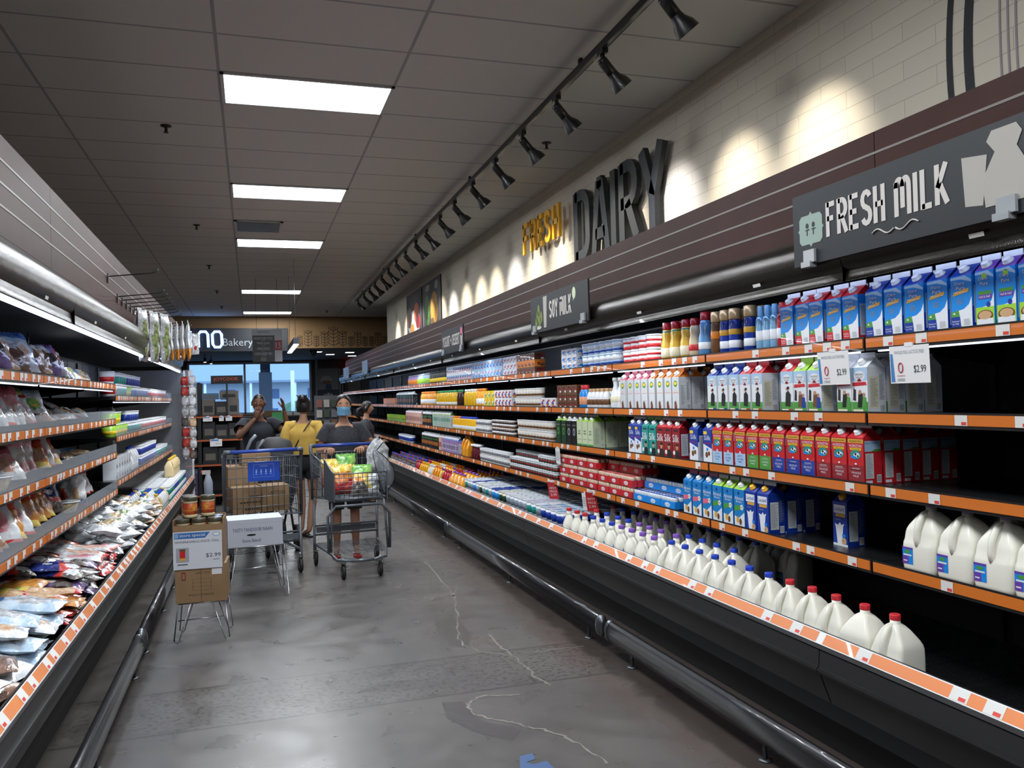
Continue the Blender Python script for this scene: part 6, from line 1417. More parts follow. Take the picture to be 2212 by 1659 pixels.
def draw_milk(b,o,u,v,w,h):
    b.mat(MINT); b.patch(o,u,v,[(-.46+.075*x*w/1.17,-.005+.062*y) for x,y in ((-1,-.75),(-.8,-1),(-.15,-1),(0,-1.2),(.15,-1),(.8,-1),(1,-.75),(1,-.15),(1.12,0),(1,.15),(1,.75),(.8,1),(.15,1),(0,1.2),(-.15,1),(-.8,1),(-1,.75),(-1,.15),(-1.12,0),(-1,-.15))],.001)
    b.mat(CHAR); 
    for dx in (-.022,.018): b.rect(o,u,v,-.46+dx-.012,-.008,-.46+dx+.014,-.003,.002); b.disc(o,u,v,-.46+dx,.012,.010,.012,8,.002); b.rect(o,u,v,-.46+dx-.004,-.03,-.46+dx+.002,-.008,.002)
    sign_word(b,'FRESH MILK',-.365,.27,.012,.14,-.0008,SW,.021)
    for s_,x0 in ((1,-.10),(-1,.02)): b.tube([(-.003,-(x0+.11*i/8),-.095+s_*.012*math.sin(i/8*2*PI)) for i in range(9)],.0035,4)
    b.mat(GLASSW); b.patch(o,u,v,[(.33,-.09),(.40,-.1),(.42,.06),(.32,.075)],.001); b.patch(o,u,v,[(.41,-.11),(.56,-.11),(.575,-.02),(.53,.06),(.55,.10),(.53,.13),(.44,.13),(.42,.10),(.45,.06),(.40,-.02)],.002)
def draw_soy(b,o,u,v,w,h):
    sign_word(b,'SOY MILK',-.17,.31,.012,.14,-.0008,SW,.019); b.mat(cream_g).disc(o,u,v,.36,.08,.035,.045,12,.001); b.patch(o,u,v,[(.34,.045),(.36,.045),(.335,.02)],.001)
    b.mat(GLASSW).patch(o,u,v,[(-.30,-.12),(-.24,-.12),(-.22,.13),(-.31,.13)],.001); b.mat(M('bean_green','#6f7f3c',.6))
    for dx,dz in ((-.45,-.02),(-.40,-.06),(-.48,-.07),(-.42,.03),(-.36,-.03)): b.disc(o,u,v,dx,dz,.028,.05,10,.0012)
    b.mat(SW).disc(o,u,v,-.43,-.11,.07,.015,12,.001)
def draw_yog(b,o,u,v,w,h): b.mat(SW).text('YOGURT + DESSERT',o,u,v,-.05,.0,.13,.86,off=.001); b.text('YOGURT + DESSERT',o,u,v,-.045,.0,.125,.86,off=.0014); b.mat(pk).disc(o,u,v,.47,.07,.05,.05,12,.001); b.mat(GLASSW).patch(o,u,v,[(.43,-.1),(.50,-.1),(.53,.04),(.42,.04)],.001)
sgn('wide charcoal sign reading FRESH MILK with milk jug picture',3.055,1.90,2.02,2.325,draw_milk)
sgn('charcoal sign reading SOY MILK with green beans picture',6.61,5.36,2.01,2.305,draw_soy)
sgn('charcoal sign reading yogurt and dessert seen at a slant',10.05,8.95,2.02,2.31,draw_yog)
sgn('blank sign facing the windows, second to last along the canopy',17.75,16.9,2.02,2.30,lambda *a:None,M('blank_sign','#6f7f95',.4))
sgn('blank sign facing the windows, last along the canopy',21.5,20.3,2.02,2.30,lambda *a:None,MATS['blank_sign'])
# hanging price cards
def card(name,label,loc,rz,w,h,draw,tilt=0,mat=WHITE):
    t=thing(name,label,'price card',loc,rz); t.rotation_euler=(tilt,0,rz)
    b=MB().mat(mat); b.box((-w/2,0,-h),(w/2,.0012,0)); draw(b,(0,0,-h/2),U,V,w,h); b.build('card',t); b=MB().mat(PLW); b.box((-.02,-.001,-.004),(.02,.006,.012)); b.build('clip',t); return t
def draw_p(price):
    def f(b,o,u,v,w,h):
        b.mat(M('card_blue','#3f7fc0',.5)).patch(o,u,v,[(-w*.48,-h*.46),(-w*.38,-h*.46),(-w*.42,h*.3),(-w*.48,h*.3)],.0008); b.mat(M('card_grey','#9aa4b0',.6)).text('WHOLE MILK LACTOSE FREE',o,u,v,0,h*.33,h*.09,w*.75)
        b.mat(M('card_red','#c03a4a',.5)); b.tube([(-w*.22+w*.055*math.cos(a),-.002,-h/2-h*.08+h*.13*math.sin(a)) for a in [2*PI*i/14 for i in range(14)]],.0022,4,closed=True); b.text('organic',o,u,v,-w*.22,-h*.3,h*.06,w*.2); b.mat(M('card_ink','#33383f',.6)).text(price,o,u,v,w*.26,-h*.14,h*.22,w*.30); fineprint(b,o,u,v,-w*.32,-h*.45,-w*.12,-h*.36,2)
    return f
card('price_card','large white price card showing $2.99 below the red-topped milk cartons',(2.408,2.998,1.652),RZR,.20,.145,draw_p('$2.99'),.05)
card('price_card','large white price card showing $2.99 below the navy-topped milk cartons',(2.408,2.562,1.650),RZR,.20,.145,draw_p('$2.99'),.03)
def draw_small(b,o,u,v,w,h): fineprint(b,o,u,v,-w*.4,-h*.3,w*.4,h*.3,5)
card('price_card','narrow white card hanging under the soy milk cartons',(2.408,6.42,1.05),RZR,.10,.13,draw_small,.05)
card('price_card','narrow white card hanging by the second red arrow tag',(2.408,5.85,.735),RZR,.14,.13,draw_small,.1)
def draw_arrow(b,o,u,v,w,h): b.mat(WHITE).text('BEST',o,u,v,0,h*.15,h*.12,w*.7); b.text('PRICE',o,u,v,0,-h*.05,h*.12,w*.7); b.text('2.99',o,u,v,0,-h*.25,h*.14,w*.6)
for i,y in enumerate((5.72,6.55)): card('shelf_talker','red and white tag sticking out over the tubs, %s from the milk bottles'%ordn(i),(2.40,y,.76),RZR+.9,.085,.16,draw_arrow,.35,RED)
# food posters high on the wall
def poster(label,y0,y1,cols):
    t=thing('food_poster',label,'poster',(3.183,(y0+y1)/2,3.2),0,'food posters on the brick wall'); w=y1-y0; o=(-.022,0,0)
    b=MB().mat(BLK); b.box((-.02,-w/2-.02,-.48),(0,w/2+.02,.43)); b.build('frame',t)
    b=MB().mat(cols[0]); b.rect(o,u_,v_,-w/2,-.46,w/2,.41,-.0015)
    for i,(cx,cz,rx,rz_,m_) in enumerate(cols[1]): b.mat(m_).disc(o,u_,v_,cx*w,cz,rx*w,rz_,18,.0004*(i+1))
    b.build('picture',t)
pgr=M('poster_dark_grey','#4a4547',.6); corn=M('poster_corn','#d2a040',.6,vary=.25,vscale=40)
poster('dark framed poster of yellow corn and green stalks on the brick wall',13.98,15.50,(pgr,[(-.25,-.1,.14,.3,M('poster_green','#5f9a4a',.6,vary=.4,vscale=14)),(.15,-.12,.2,.32,corn),(-.2,.32,.13,.06,MINT),(.3,.3,.1,.08,MINT),(.05,-.38,.1,.12,br_)]))
poster('dark framed poster of sushi on a white plate',15.66,17.2,(pgr,[(0,-.2,.42,.26,wh),(-.32,-.05,.18,.22,br_),(.18,-.02,.16,.2,M('poster_salmon','#d8663c',.6)),(.28,-.2,.16,.14,rd),(-.1,-.3,.12,.1,og)]))
# ============================================================ far end
t=thing('bakery_sign','wide black sign with pale blue lit strokes and the word Bakery','sign',(-.3,23.17,3.17)); o=(0,-.03,0)
b=MB().mat(CHAR); b.box((-1.45,-.03,-.31),(1.28,.02,.305)); b.build('board',t)
b=MB().mat(M('neon_pale','#ffffff',.4,emit=5,ecol='#7fb4ff')); 
def neon(pts,r=.032): b.tube([(x,-.06,z) for x,z in pts],r,8)
neon([(-1.18,.22),(-1.17,-.10),(-1.13,-.19),(-1.03,-.2)]); neon([(-.98,-.2),(-.98,.14),(-.93,.21),(-.80,.21),(-.75,.14),(-.74,-.2)]); b.tube([(-.63,-.06,-.12),(-.64,-.06,.14),(-.58,-.06,.21),(-.46,-.06,.21),(-.41,-.06,.14),(-.40,-.06,-.12),(-.45,-.06,-.2),(-.58,-.06,-.2)],.032,8,closed=True); b.build('lit_stroke',t)
b=MB().mat(M('bakery_letters','#9aa0a6',.5)); b.text('Bakery',o,U,V,-.0,-.10,.26,.76,depth=.02,off=.0); b.build('lettering',t)
def wheat(b,x,h):
    z=2.96; W_=h*.21; b.box((x-.006,23.194,z),(x+.006,23.2,z+h))
    n=5
    for i in range(n):
        zz=z+h*(.10+.17*i)
        for s_ in (-1,1):
            b.tube([(x,23.196,zz-.01),(x+s_*W_*.6,23.196,zz+h*.02),(x+s_*W_,23.196,zz+h*.09),(x+s_*W_,23.196,zz+h*.17)],.0065,4)
    for s_ in (-1,1): b.tube([(x+s_*W_*.5,23.196,z+h*.82),(x+s_*W_*.5,23.196,z+h*.95)],.005,4)
WI=M('wheat_ink','#2d2620',.7); xs=[1.30,1.52,1.74,1.96,2.20,2.45,2.67,2.86,3.06,3.24,3.43,3.62,3.85,4.0]; hs=[.33,.48,.33,.44,.58,.46,.30,.43,.30,.30,.42,.30,.33,.46]
for i,(x,h) in enumerate(zip(xs,hs)):
    b=MB().mat(WI); wheat(b,x,h); o=b.build('wheat_emblem'); tag(o,'%s dark wheat ear emblem on the oak header, %s from the bakery sign'%('tall' if h>.4 else 'short',ordn(i)),'wheat emblem','wheat ears on the header')
t=thing('aisle_sign','hanging aisle sign listing dairy food and fresh juice with number 15','aisle sign',(.30,16.0,2.55))
b=MB().mat(CHAR); b.box((-.255,0,-.31),(.14,.02,.29)); o=(0,0,0)
b.mat(M('sign_grey_white','#8e9096',.6)); b.rect(o,U,V,-.27,.18,.14,.29,.002); b.mat(CHAR).text('DAIRY FOOD',o,U,V,-.06,.24,.045,.2,off=.004)
b.mat(M('sign_text_grey','#8f949b',.6))
for st_,z,w in (('INDIAN DAIRY FOOD',.125,.33),('FRESH JUICE',.03,.22),('ASIAN PICKLE',-.065,.23),('ASIAN DRIED FISH',-.16,.31),('EGGS',-.255,.09)): b.text(st_,o,U,V,-.06,z,.05,w,off=.002); b.rect(o,U,V,-.1,z-.042,-.02,z-.038,.002)
b.build('list_board',t)
b=MB().mat(MATS['sign_grey_white']); b.box((.14,.002,-.31),(.275,.02,.30)); b.mat(M('sign_maroon','#6e2028',.6)).rect((0,.002,0),U,V,.142,-.1,.273,.09,.002); b.mat(MATS['sign_grey_white']).text('15',(0,.002,0),U,V,.207,-.005,.105,.09,off=.004); b.build('number_board',t)
b=MB().mat(BLK); b.tube([(-.18,.01,.29),(-.18,.01,1.244)],.003,4); b.tube([(.2,.01,.30),(.2,.01,1.244)],.003,4); b.box((-.19,0,.285),(-.17,.02,.31)); b.box((.19,0,.295),(.21,.02,.325)); b.build('hanger',t)
t=thing('pendant_light','suspended bright linear pendant lamp on a thin cable','pendant lamp',(.70,14.7,2.40))
b=MB().mat(M('lamp_housing','#2a2f3f',.4)); b.box((-.04,-1.2,0),(.04,1.2,.10)); ph=b.build('housing',t); b=MB().mat(LAMP); b.box((-.037,-1.19,-.012),(.037,1.19,.0)); b.build('diffuser',t)
b=MB().mat(STEEL); b.tube([(0,-1.0,.1),(0,-1.0,1.394)],.003,4); b.tube([(0,1.0,.1),(0,1.0,1.394)],.003,4); b.build('cable',t); t.rotation_euler=(0,0,R(0))
b=MB().mat(M('exit_red','#d8202a',.4,emit=.7)); b.box((3.2,29.5,2.62),(3.55,29.55,2.80)); o=b.build('exit_sign'); tag(o,'small red lit EXIT sign under the lower ceiling','exit sign'); b=MB().mat(M('exit_letters','#ffb0a8',.4,emit=1)); b.text('EXIT',(0,29.5,0),U,V,3.375,2.71,.12,.28); b.build('lettering',o); b=MB().mat(STEEL); b.tube([(3.37,29.52,2.8),(3.37,29.52,2.93)],.008,6); b.build('hanger',o)
for i,(x,y) in enumerate(((1.9,25),(2.4,26.5),(2.9,25.5),(3.2,27.5))):
    b=MB().mat(LAMP); b.box((x-.12,y-.12,2.922),(x+.12,y+.12,2.93)); o=b.build('recessed_light'); tag(o,'small square recessed light in the lower ceiling, %s toward the wall'%ordn(i),'ceiling light','small square ceiling lights')
t=thing('dome_camera','dark half-dome security camera under the lower ceiling','camera',(1.72,24.2,2.93)); b=MB().mat(M('dome_grey','#3b444c',.3)); b.lathe([(.11,0),(.11,-.05),(.08,-.12),(.03,-.17),(.0,-.18)][::-1],n=16); b.build('dome',t)
for i in range(2):
    t=thing('spotlight','small lit spotlight hanging over the bakery window, %s of two'%ordn(i),'spotlight',(-1.25+.12*i,25.5+i,2.93)); b=MB().mat(BLK); b.tube([(0,0,0),(0,0,-.12)],.012,6); b.lathe([(.03,-.24),(.045,-.24),(.04,-.12),(.02,-.12)],n=12); b.build('housing',t); b=MB().mat(MATS['spot_lens']); b.lathe([(.035,-.245),(.035,-.241)],n=12); b.build('lens',t)
# poster, display and rack of magazines right of the window
t=thing('coffee_display','navy and grey coffee poster stand beside the window wall','display stand',(2.55,29.2,0)); b=MB().mat(M('poster_navy','#10203a',.5)); b.box((-.36,0,1.55),(.36,.04,1.86)); b.mat(NUT).text('coffee',(0,0,0),U,V,0,1.7,.09,.3); b.mat(M('poster_grey','#6d7274',.6)); b.box((-.36,.01,1.86),(.36,.03,2.6)); b.mat(M('poster_cup','#8f9290',.6)).disc((0,.01,0),U,V,-.05,2.2,.2,.14,16,.002); b.mat(br_).disc((0,.01,0),U,V,-.05,2.12,.16,.06,16,.004); b.mat(M('poster_navy2','#1b2f52',.5)).patch((0,.01,0),U,V,[(-.1,1.86),(.14,1.86),(.1,2.05),(-.06,2.05)],.005); b.build('panel',t); b=MB().mat(BLK); b.box((-.3,.04,0),(-.26,.08,1.6)); b.box((.26,.04,0),(.3,.08,1.6)); b.build('post',t)
rr=random.Random(3)
fl=[M('far_%d'%i,c,.6) for i,c in enumerate(('#7c7f86','#8d6a4a','#b0a894','#55606c','#a06a60','#c8c4bc','#4a5a48'))]
t=thing('display_rack','grey wire display rack hung with small goods near the window','display rack',(2.05,22.5,0)); b=MB().mat(M('rack_grey','#5b6066',.5)); b.box((-.45,0,0),(.75,.04,1.62)); b.build('back_panel',t)
for i in range(22):
    b=MB().mat(fl[i%7]); x=-.40+(i%6)*.19; z=.5+(i//6)*.27; b.box((x,-.10,z),(x+.14,-.02,z+.2)); o=b.build('hung_pack',t)
    b=MB().mat(STEEL); b.tube([(x+.07,0,z+.19),(x+.07,-.11,z+.19)],.004,4); b.build('peg',o)
# bakery counter with boxes below the window
t=thing('bakery_counter','dark bakery counter under the window with pale boxes on it','counter',(.4,27.5,0)); b=MB().mat(M('counter_dark','#22262b',.5)); b.box((-2.4,0,0),(1.6,.7,1.0)); b.build('base',t); b=MB().mat(M('counter_top','#6d6254',.5)); b.box((-2.45,-.04,1.0),(1.65,.74,1.04)); b.build('counter_top',t)
for i,(x,w,h,m_) in enumerate(((.42,.5,.16,M('tan_box','#9a7548',.6)),(.98,.28,.10,PLW),(1.3,.28,.10,PLW),(.1,.25,.2,br_))):
    b=MB().mat(m_); b.box((x,27.6,1.04),(x+w,27.9,1.04+h)); o=b.build('pastry_box'); tag(o,'%s box on the far counter, %s along'%(('tan','white','white','brown')[i],ordn(i)),'box')
b=MB().mat(M('green_notice','#3f9a5a',.6)); b.box((.50,22.0,.98),(.86,22.02,1.22)); b.mat(BLK).box((.66,22.02,0),(.70,22.05,1.1)); o=b.build('green_notice'); tag(o,'bright green notice on a thin black stand','notice')
t=thing('checkout_shelf','low shelf unit of packaged goods in front of the far counter','shelf unit',(.75,21.5,0)); b=MB().mat(M('shelf_dark','#2b3036',.5)); b.box((-.55,0,0),(.55,.5,.85)); b.build('base',t)
for i in range(12): b=MB().mat(fl[(i*3)%7]); b.box((-.5+.165*(i%6),-.02,.3+.3*(i//6)),(-.36+.165*(i%6),.0,.5+.3*(i//6))); b.build('front_pack',t)
for i in range(6): b=MB().mat(PLW); b.lathe([(.05,.85),(.06,.9),(.06,.98),(.02,1.0)],(-.42+.17*i,.2,0),10); b.build('jar',t)
# ---------------- outdoors beyond the glass
SIDING=M('motel_siding','#c9d3de',.8); ROOF=M('motel_roof','#8794a6',.8); ASPH=M('asphalt','#6f7884',.9); LEAF=M('tree_leaves','#4f7a3a',.8,col2='#86a85a',vscale=.8)
b=MB().mat(ASPH); b.box((-40,30.2,-.25),(40,110,-.05)); o=struct(b.build('ground'))
t=thing('motel_building','long pale two-storey building with grey roof across the street','building',(0,62,0))
b=MB().mat(SIDING); b.box((-22,0,-.1),(22,8,3.1)); b.build('wall',t); b=MB().mat(ROOF); b.prism([(-22.5,0),(22.5,0),(22.5,.1),(-22.5,.1)],-1,0) if 0 else None
vs=[(-23,-1.6,3.0),(23,-1.6,3.0),(23,4,5.7),(-23,4,5.7),(-23,-1.6,2.85),(23,-1.6,2.85),(23,8,2.85),(-23,8,2.85)]
b.add(vs,[(0,1,2,3),(4,5,1,0),(3,2,6,7),(4,0,3,7),(5,6,2,1)],False); b.build('roof',t)
for i in range(15): x=-21+3*i; b=MB().mat(PLW); b.box((x-.08,-1.5,-.1),(x+.08,-1.35,2.9)); b.build('porch_post',t)
for i in range(14): x=-19.5+3*i; b=MB().mat(M('motel_window','#4d6c98',.3)); b.box((x-.55,-.03,1.7),(x+.45,0,2.4)); b.box((x-.4,-.03,.3),(x+.35,0,1.0)); b.build('window',t)
def tree(x,y,h,r,lab,seed):
    t=thing('tree',lab,'tree',(x,y,-.1),0,'trees behind the long building'); rr=random.Random(seed); b=MB().mat(M('tree_bark','#4a3c30',.9)); b.tube([(0,0,0),(.1,0,h*.45),(0,.1,h*.8)],[.25,.2,.08],8); b.build('trunk',t)
    b=MB().mat(LEAF)
    for i in range(420):
        a=rr.uniform(0,6.28); c=rr.uniform(-1,1); q=(1-c*c)**.5; R_=r*rr.uniform(.75,1.02)*(1+.18*math.sin(3*a+seed)+.1*math.sin(5*c*3)); p=Vector((R_*q*math.cos(a),R_*q*math.sin(a),h*.62+R_*c*.8)); d=Vector((rr.uniform(-1,1),rr.uniform(-1,1),rr.uniform(-.6,.6))).normalized(); e=d.cross(Vector((.3,.2,1))).normalized(); s_=r*.16
        b.poly([p-d*s_,p+e*s_*.6,p+d*s_,p-e*s_*.6])
    b.lathe([(.01,h*.62-r*.72),(r*.6,h*.62-r*.45),(r*.86,h*.62),(r*.6,h*.62+r*.5),(.01,h*.62+r*.72)],n=12); b.build('crown',t)
for i,(x,y,h,r) in enumerate(((-9,44,7,2.5),(-15,76,13,5.5),(-7,78,12,5),(0,77,12,5.4),(7,78,13,5.5),(14,76,12,5.4),(21,78,13,6))): tree(x,y,h,r,'%s tree seen through the window, %s from the bread end'%('lone roadside' if i==0 else 'green',ordn(i)),i)
b=MB().mat(M('outside_column','#a9b6c6',.8)); b.box((.30,33,-.1),(.78,33.4,2.62)); b.mat(M('column_cap_navy','#2a3550',.7)); b.box((.36,33.02,2.62),(.72,33.38,3.4)); o=b.build('pillar'); struct(o)
b=MB().mat(M('pole_white','#dfe9f2',.6)); b.tube([(2.1,45,-.1),(2.1,45,3.1)],.10,10); o=b.build('light_pole'); tag(o,'thick white pole standing outside the window','pole')
for i,(x,y) in enumerate(((-2.5,58),(2.7,56),(4.4,58))): b=MB().mat(M('shrub_leaf','#4c7a5a',.8,vary=.4,vscale=2)); b.lathe([(.3,0),(.8,.4),(.9,.9),(.6,1.4),(.1,1.6)],(x,y,-.1),12); o=b.build('shrub'); tag(o,'rounded shrub by the long building, %s of three'%ordn(i),'shrub','shrubs outside')
b=MB().mat(M('awning_soffit','#8c98a8',.8)); b.box((-8,30.2,3.1),(8,34,3.2)); struct(b.build('roof_overhang'))
# ============================================================ shopping carts
CW=M('cart_wire_grey','#5d646b',.4,metal=.3,coat=.2); CP_=M('cart_plastic_grey','#4a5058',.5); CBL=M('cart_handle_blue','#1f3f94',.35,coat=.3); RUB=M('wheel_rubber','#17181a',.6)
def cart(label,loc,rz,front_low=True,W=.60,Lc=.92,zb=.55,zt=1.0,plate=False,panels=True):
    T=thing('shopping_cart',label,'shopping cart',loc,rz)
    # local: handle end at -Y, front end at +Y
    hw=W/2; fw=W*.36; y0,y1=-Lc/2,Lc/2; zf=.88 if front_low else zt-.03
    b=MB().mat(CW); r=.0028; R_=.006
    A=lambda t,s_,z:(s_*(hw+(fw-hw)*t),y0+(y1-y0)*t,z)
    top=lambda t: zt+(zf-zt)*t; bot=lambda t: zb+.05*t
    for s_ in (-1,1):
        b.tube([A(0,s_,zt),A(1,s_,zf)],R_,6); b.tube([A(0,s_,bot(0)),A(1,s_,bot(1))],R_,6)
        for k in range(17): t=k/16; b.tube([A(t,s_,bot(t)),A(t,s_,top(t))],r,4)
        for k in range(1,5): b.tube([A(0,s_,bot(0)+(zt-zb)*k/5),A(1,s_,bot(1)+(zf-bot(1))*k/5)],r,4)
    for t in (0,1):
        b.tube([A(t,-1,top(t)),A(t,1,top(t))],R_,6); b.tube([A(t,-1,bot(t)),A(t,1,bot(t))],R_,6); n=13 if t==0 else 11
        for k in range(1,n): p=-1+2*k/n; b.tube([A(t,p,bot(t)),A(t,p,top(t))],r if t else .003,4)
        for k in range(1,6): z=bot(t)+(top(t)-bot(t))*k/6; b.tube([A(t,-1,z),A(t,1,z)],r,4)
    for k in range(15): t=k/14; b.tube([A(t,-1,bot(t)),A(t,1,bot(t))],r,4)
    for k in range(1,7): p=-1+2*k/7; b.tube([A(0,p,bot(0)),A(1,p,bot(1))],r,4)
    b.build('basket',T)
    if panels:
        b=MB().mat(CP_)
        for s_ in (-1,1):
            q=lambda t,z,o:(A(t,s_,z)[0]+s_*o,A(t,s_,z)[1],z)
            pr=[(.62,bot(1)-.02),(1.02,bot(1)-.02),(1.02,zf+.01),(.9,zf+.03),(.62,zt-.02)] if front_low else [(.0,zb),(.08,zb),(.08,zt),(.0,zt)]
            L=[q(t,z,.004) for t,z in pr]; Q=[q(t,z,.012) for t,z in pr]; b.loft([L,Q] if s_>0 else [Q,L],smooth=False)
        b.build('side_panel',T)
    b=MB().mat(CBL); b.tube([(-hw*.86,y0-.06,zt+.06),(hw*.86,y0-.06,zt+.06)],.016,12); b.build('handle',T)
    b=MB().mat(CP_)
    for s_ in (-1,1): b.tube([(s_*hw*.86,y0-.06,zt+.06),(s_*hw*.99,y0-.055,zt+.06),(s_*hw*1.0,y0-.03,zt+.03),(s_*hw,y0,zt-.04),(s_*hw,y0+.01,zb-.02)],[.019,.021,.018,.014,.012],8)
    b.build('handle_bracket',T)
    # chassis
    b=MB().mat(CW); R2=.0125
    for s_ in (-1,1):
        b.tube([(s_*hw*.96,y0+.02,zb),(s_*hw*.96,y0+.0,.17),(s_*hw*.96,y0+.0,.12)],R2,8)
        b.tube([(s_*hw*.95,y0+.02,.20),(s_*fw*1.1,y1-.16,.20),(s_*fw*.95,y1-.02,.165),(s_*fw*.4,y1+.05,.16)],R2,8)
        b.tube([(s_*fw*1.02,y1-.12,bot(.9)),(s_*fw*1.12,y1-.10,.22)],R2*.8,8)
    b.tube([(-fw*.4,y1+.05,.16),(fw*.4,y1+.05,.16)],R2,8)
    b.tube([(-hw*.92,y0+.45,zb+.0),(hw*.92*.8,y0+.45,zb+.0)],R2*.8,6)
    if front_low: b.tube([(-fw*1.2,y1-.10,.22),(-fw*1.22,y1-.1,.52),(-fw*.9,y1-.1,.60),(fw*.9,y1-.1,.60),(fw*1.22,y1-.1,.52),(fw*1.2,y1-.10,.22)],R2,8)
    for z in (.36,.28): b.tube([(-hw*.95,y0+.02,z),(hw*.95,y0+.02,z)],R2*.8,6)
    b.box((-hw*.9,y0+.0,.295),(hw*.9,y0+.01,.345))
    b.build('chassis',T)
    b=MB().mat(CW)
    for k in range(10): t=k/9; b.tube([(-hw*.93+(hw-fw)*t*.9,y0+.05+(Lc-.12)*t,.205),(hw*.93-(hw-fw)*t*.9,y0+.05+(Lc-.12)*t,.205)],.003,4)
    for k in range(7): p=-.85+1.7*k/6; b.tube([(p*hw,y0+.03,.21),(p*fw,y1-.05,.195)],.003,4)
    b.build('lower_rack',T)
    for s_,yy,xx in ((-1,y0,hw*.93),(1,y0,hw*.93),(-1,y1-.03,fw*.72),(1,y1-.03,fw*.72)):
        b=MB().mat(RUB); c=(s_*xx,yy,.063); b.lathe([(.02,-.012),(.055,-.014),(.0625,-.008),(.0625,.008),(.055,.014),(.02,.012)],c,18,'x'); b.mat(STEEL).lathe([(.028,-.0145),(.028,.0145)],c,12,'x'); w_=b.build('wheel',T)
        b=MB().mat(STEEL); 
        for e in (-1,1): b.tube([(c[0]+e*.019,c[1],.063),(c[0]+e*.019,c[1]+.0,.10),(c[0]+e*.014,c[1]-.0,.137)],.005,5)
        b.box((c[0]-.022,c[1]-.02,.132),(c[0]+.022,c[1]+.02,.142)); b.tube([(c[0],c[1],.14),(c[0],c[1],.175)],.010,6); b.build('fork',w_)
    if plate:
        b=MB().mat(M('seat_plate_blue','#1440a0',.4,coat=.2)); yy=y0-.012; b.box((-.13,yy,zt-.20),(.135,yy+.006,zt-.035)); o=(0,yy,0); b.mat(M('plate_print','#8ea6d4',.5)); b.text('A WARNING',o,U,V,0,zt-.072,.011,.07)
        for x0,z0,x1,z1 in ((-.085,zt-.165,.085,zt-.1635),(-.085,zt-.0575,.085,zt-.056),(-.085,zt-.165,-.0835,zt-.056),(.0835,zt-.165,.085,zt-.056)): b.rect(o,U,V,x0,z0,x1,z1,.001)
        for k in range(4): b.disc(o,U,V,-.06+.04*k,zt-.105,.005,.006,8,.001); b.rect(o,U,V,-.066+.04*k,zt-.13,-.056+.04*k,zt-.112,.001); b.rect(o,U,V,-.07+.04*k,zt-.142,-.05+.04*k,zt-.138,.001)
        b.build('warning_plate',T)
        b=MB().mat(CW)
        for k in range(6): x=-.2+.08*k; b.tube([(x,y0+.01,zt-.22),(x,y0+.20,zt-.24),(x,y0+.20,zt-.05)],.003,4)
        b.tube([(-.22,y0+.2,zt-.05),(.22,y0+.2,zt-.05)],.005,5); b.build('child_seat',T)
    return T
ca=cart('grey wire shopping cart pushed by the woman with the blue mask',(.835,7.38,0),R(184),True,.60,.74,.62,1.02)
cb_=cart('grey wire shopping cart with blue seat plate, loaded with cardboard boxes',(.02,7.86,0),R(9),False,.64,.86,.52,1.02,True)
# goods in the carts
CBX=M('cardboard','#8f7352',.8,vary=.12,vscale=6); CBD=M('cardboard_print','#3c3026',.8); TAPE=M('tape_brown','#7a6248',.4)
def cbox(name,label,loc,rz,w,d,h,draw=None,mat=CBX,group=None,flaps=True):
    t=thing(name,label,'box',loc,rz,group); b=MB().mat(mat); b.box((-w/2,-d/2,0),(w/2,d/2,h)); b.mat(CBD); b.rect((0,-d/2,0),U,V,-.0012,h*.0,.0012,h,.0006) if flaps else None
    if draw: draw(b,(0,-d/2,0),U,V,w,h)
    b.build('box_body',t)
    if flaps: b=MB().mat(TAPE); b.box((-w/2,-.02,h),(w/2,.02,h+.0012)); b.build('packing_tape',t)
    return t
def dl(b,o,u,v,w,h):
    b.mat(CBD)
    for k,(x0,z0,x1,z1) in enumerate(((.02,.60,.14,.70),(-.06,.40,.12,.46),(-.02,.12,.11,.20))): 
        n=7
        for q in range(n): b.rect(o,u,v,x0+(x1-x0)*q/n,z0*h,x0+(x1-x0)*(q+.7)/n,z1*h,.001)
def dr_(b,o,u,v,w,h):
    b.mat(CBD).text('LACTOSE',o,u,v,.01,h*.72,h*.13,w*.62,off=.001); b.text('KEEP REFRIGERATED',o,u,v,0,h*.18,h*.06,w*.7); b.text('DO NOT DROP',o,u,v,0,h*.1,h*.05,w*.6)
m9=Matrix.Rotation(R(9),4,'Z')
def incart(x,y,z): v=m9@Vector((x,y,0)); return (.02+v.x,7.86+v.y,z)
cbox('cardboard_box','brown cardboard box with block print in the loaded cart, beside the handwritten one',incart(-.115,-.15,.532),R(9),.24,.26,.22,dl,group='boxes in the loaded cart',flaps=False)
cbox('cardboard_box','brown cardboard box with handwritten word in the loaded cart',incart(.13,-.13,.532),R(9),.235,.26,.225,dr_,group='boxes in the loaded cart',flaps=False)
cbox('cardboard_box','tan cardboard box behind the blue seat plate in the cart',incart(-.10,.18,.56),R(9),.26,.28,.36,None,group='boxes in the loaded cart')
cbox('cardboard_box','tan cardboard box tilted on top of the loaded cart with blue tape',incart(.03,-.0 +.2,.925),R(9),.25,.2,.10,None,group='boxes in the loaded cart')
rot=R(184)
mm_=Matrix.Rotation(rot,4,'Z')
def inc2(x,y,z): v=mm_@Vector((x,y,0)); return (.835+v.x,7.38+v.y,z)
PR['b_chips']=bag('chips_bag','yellow and red bag of crisps',.20,.24,.09,[(.5,'red'),(.8,'gold'),(1,'yellow')],[(.4,.5,.3,.15,'orange')],51)
PR['b_yellow']=bag('chips_bag','shiny yellow bag',.18,.22,.08,[(.6,'yellow'),(1,'green')],[],52)
PR['b_darkb']=bag('snack_bag','black and orange bag',.15,.18,.05,[(.6,'dark'),(1,'orange')],[],53)
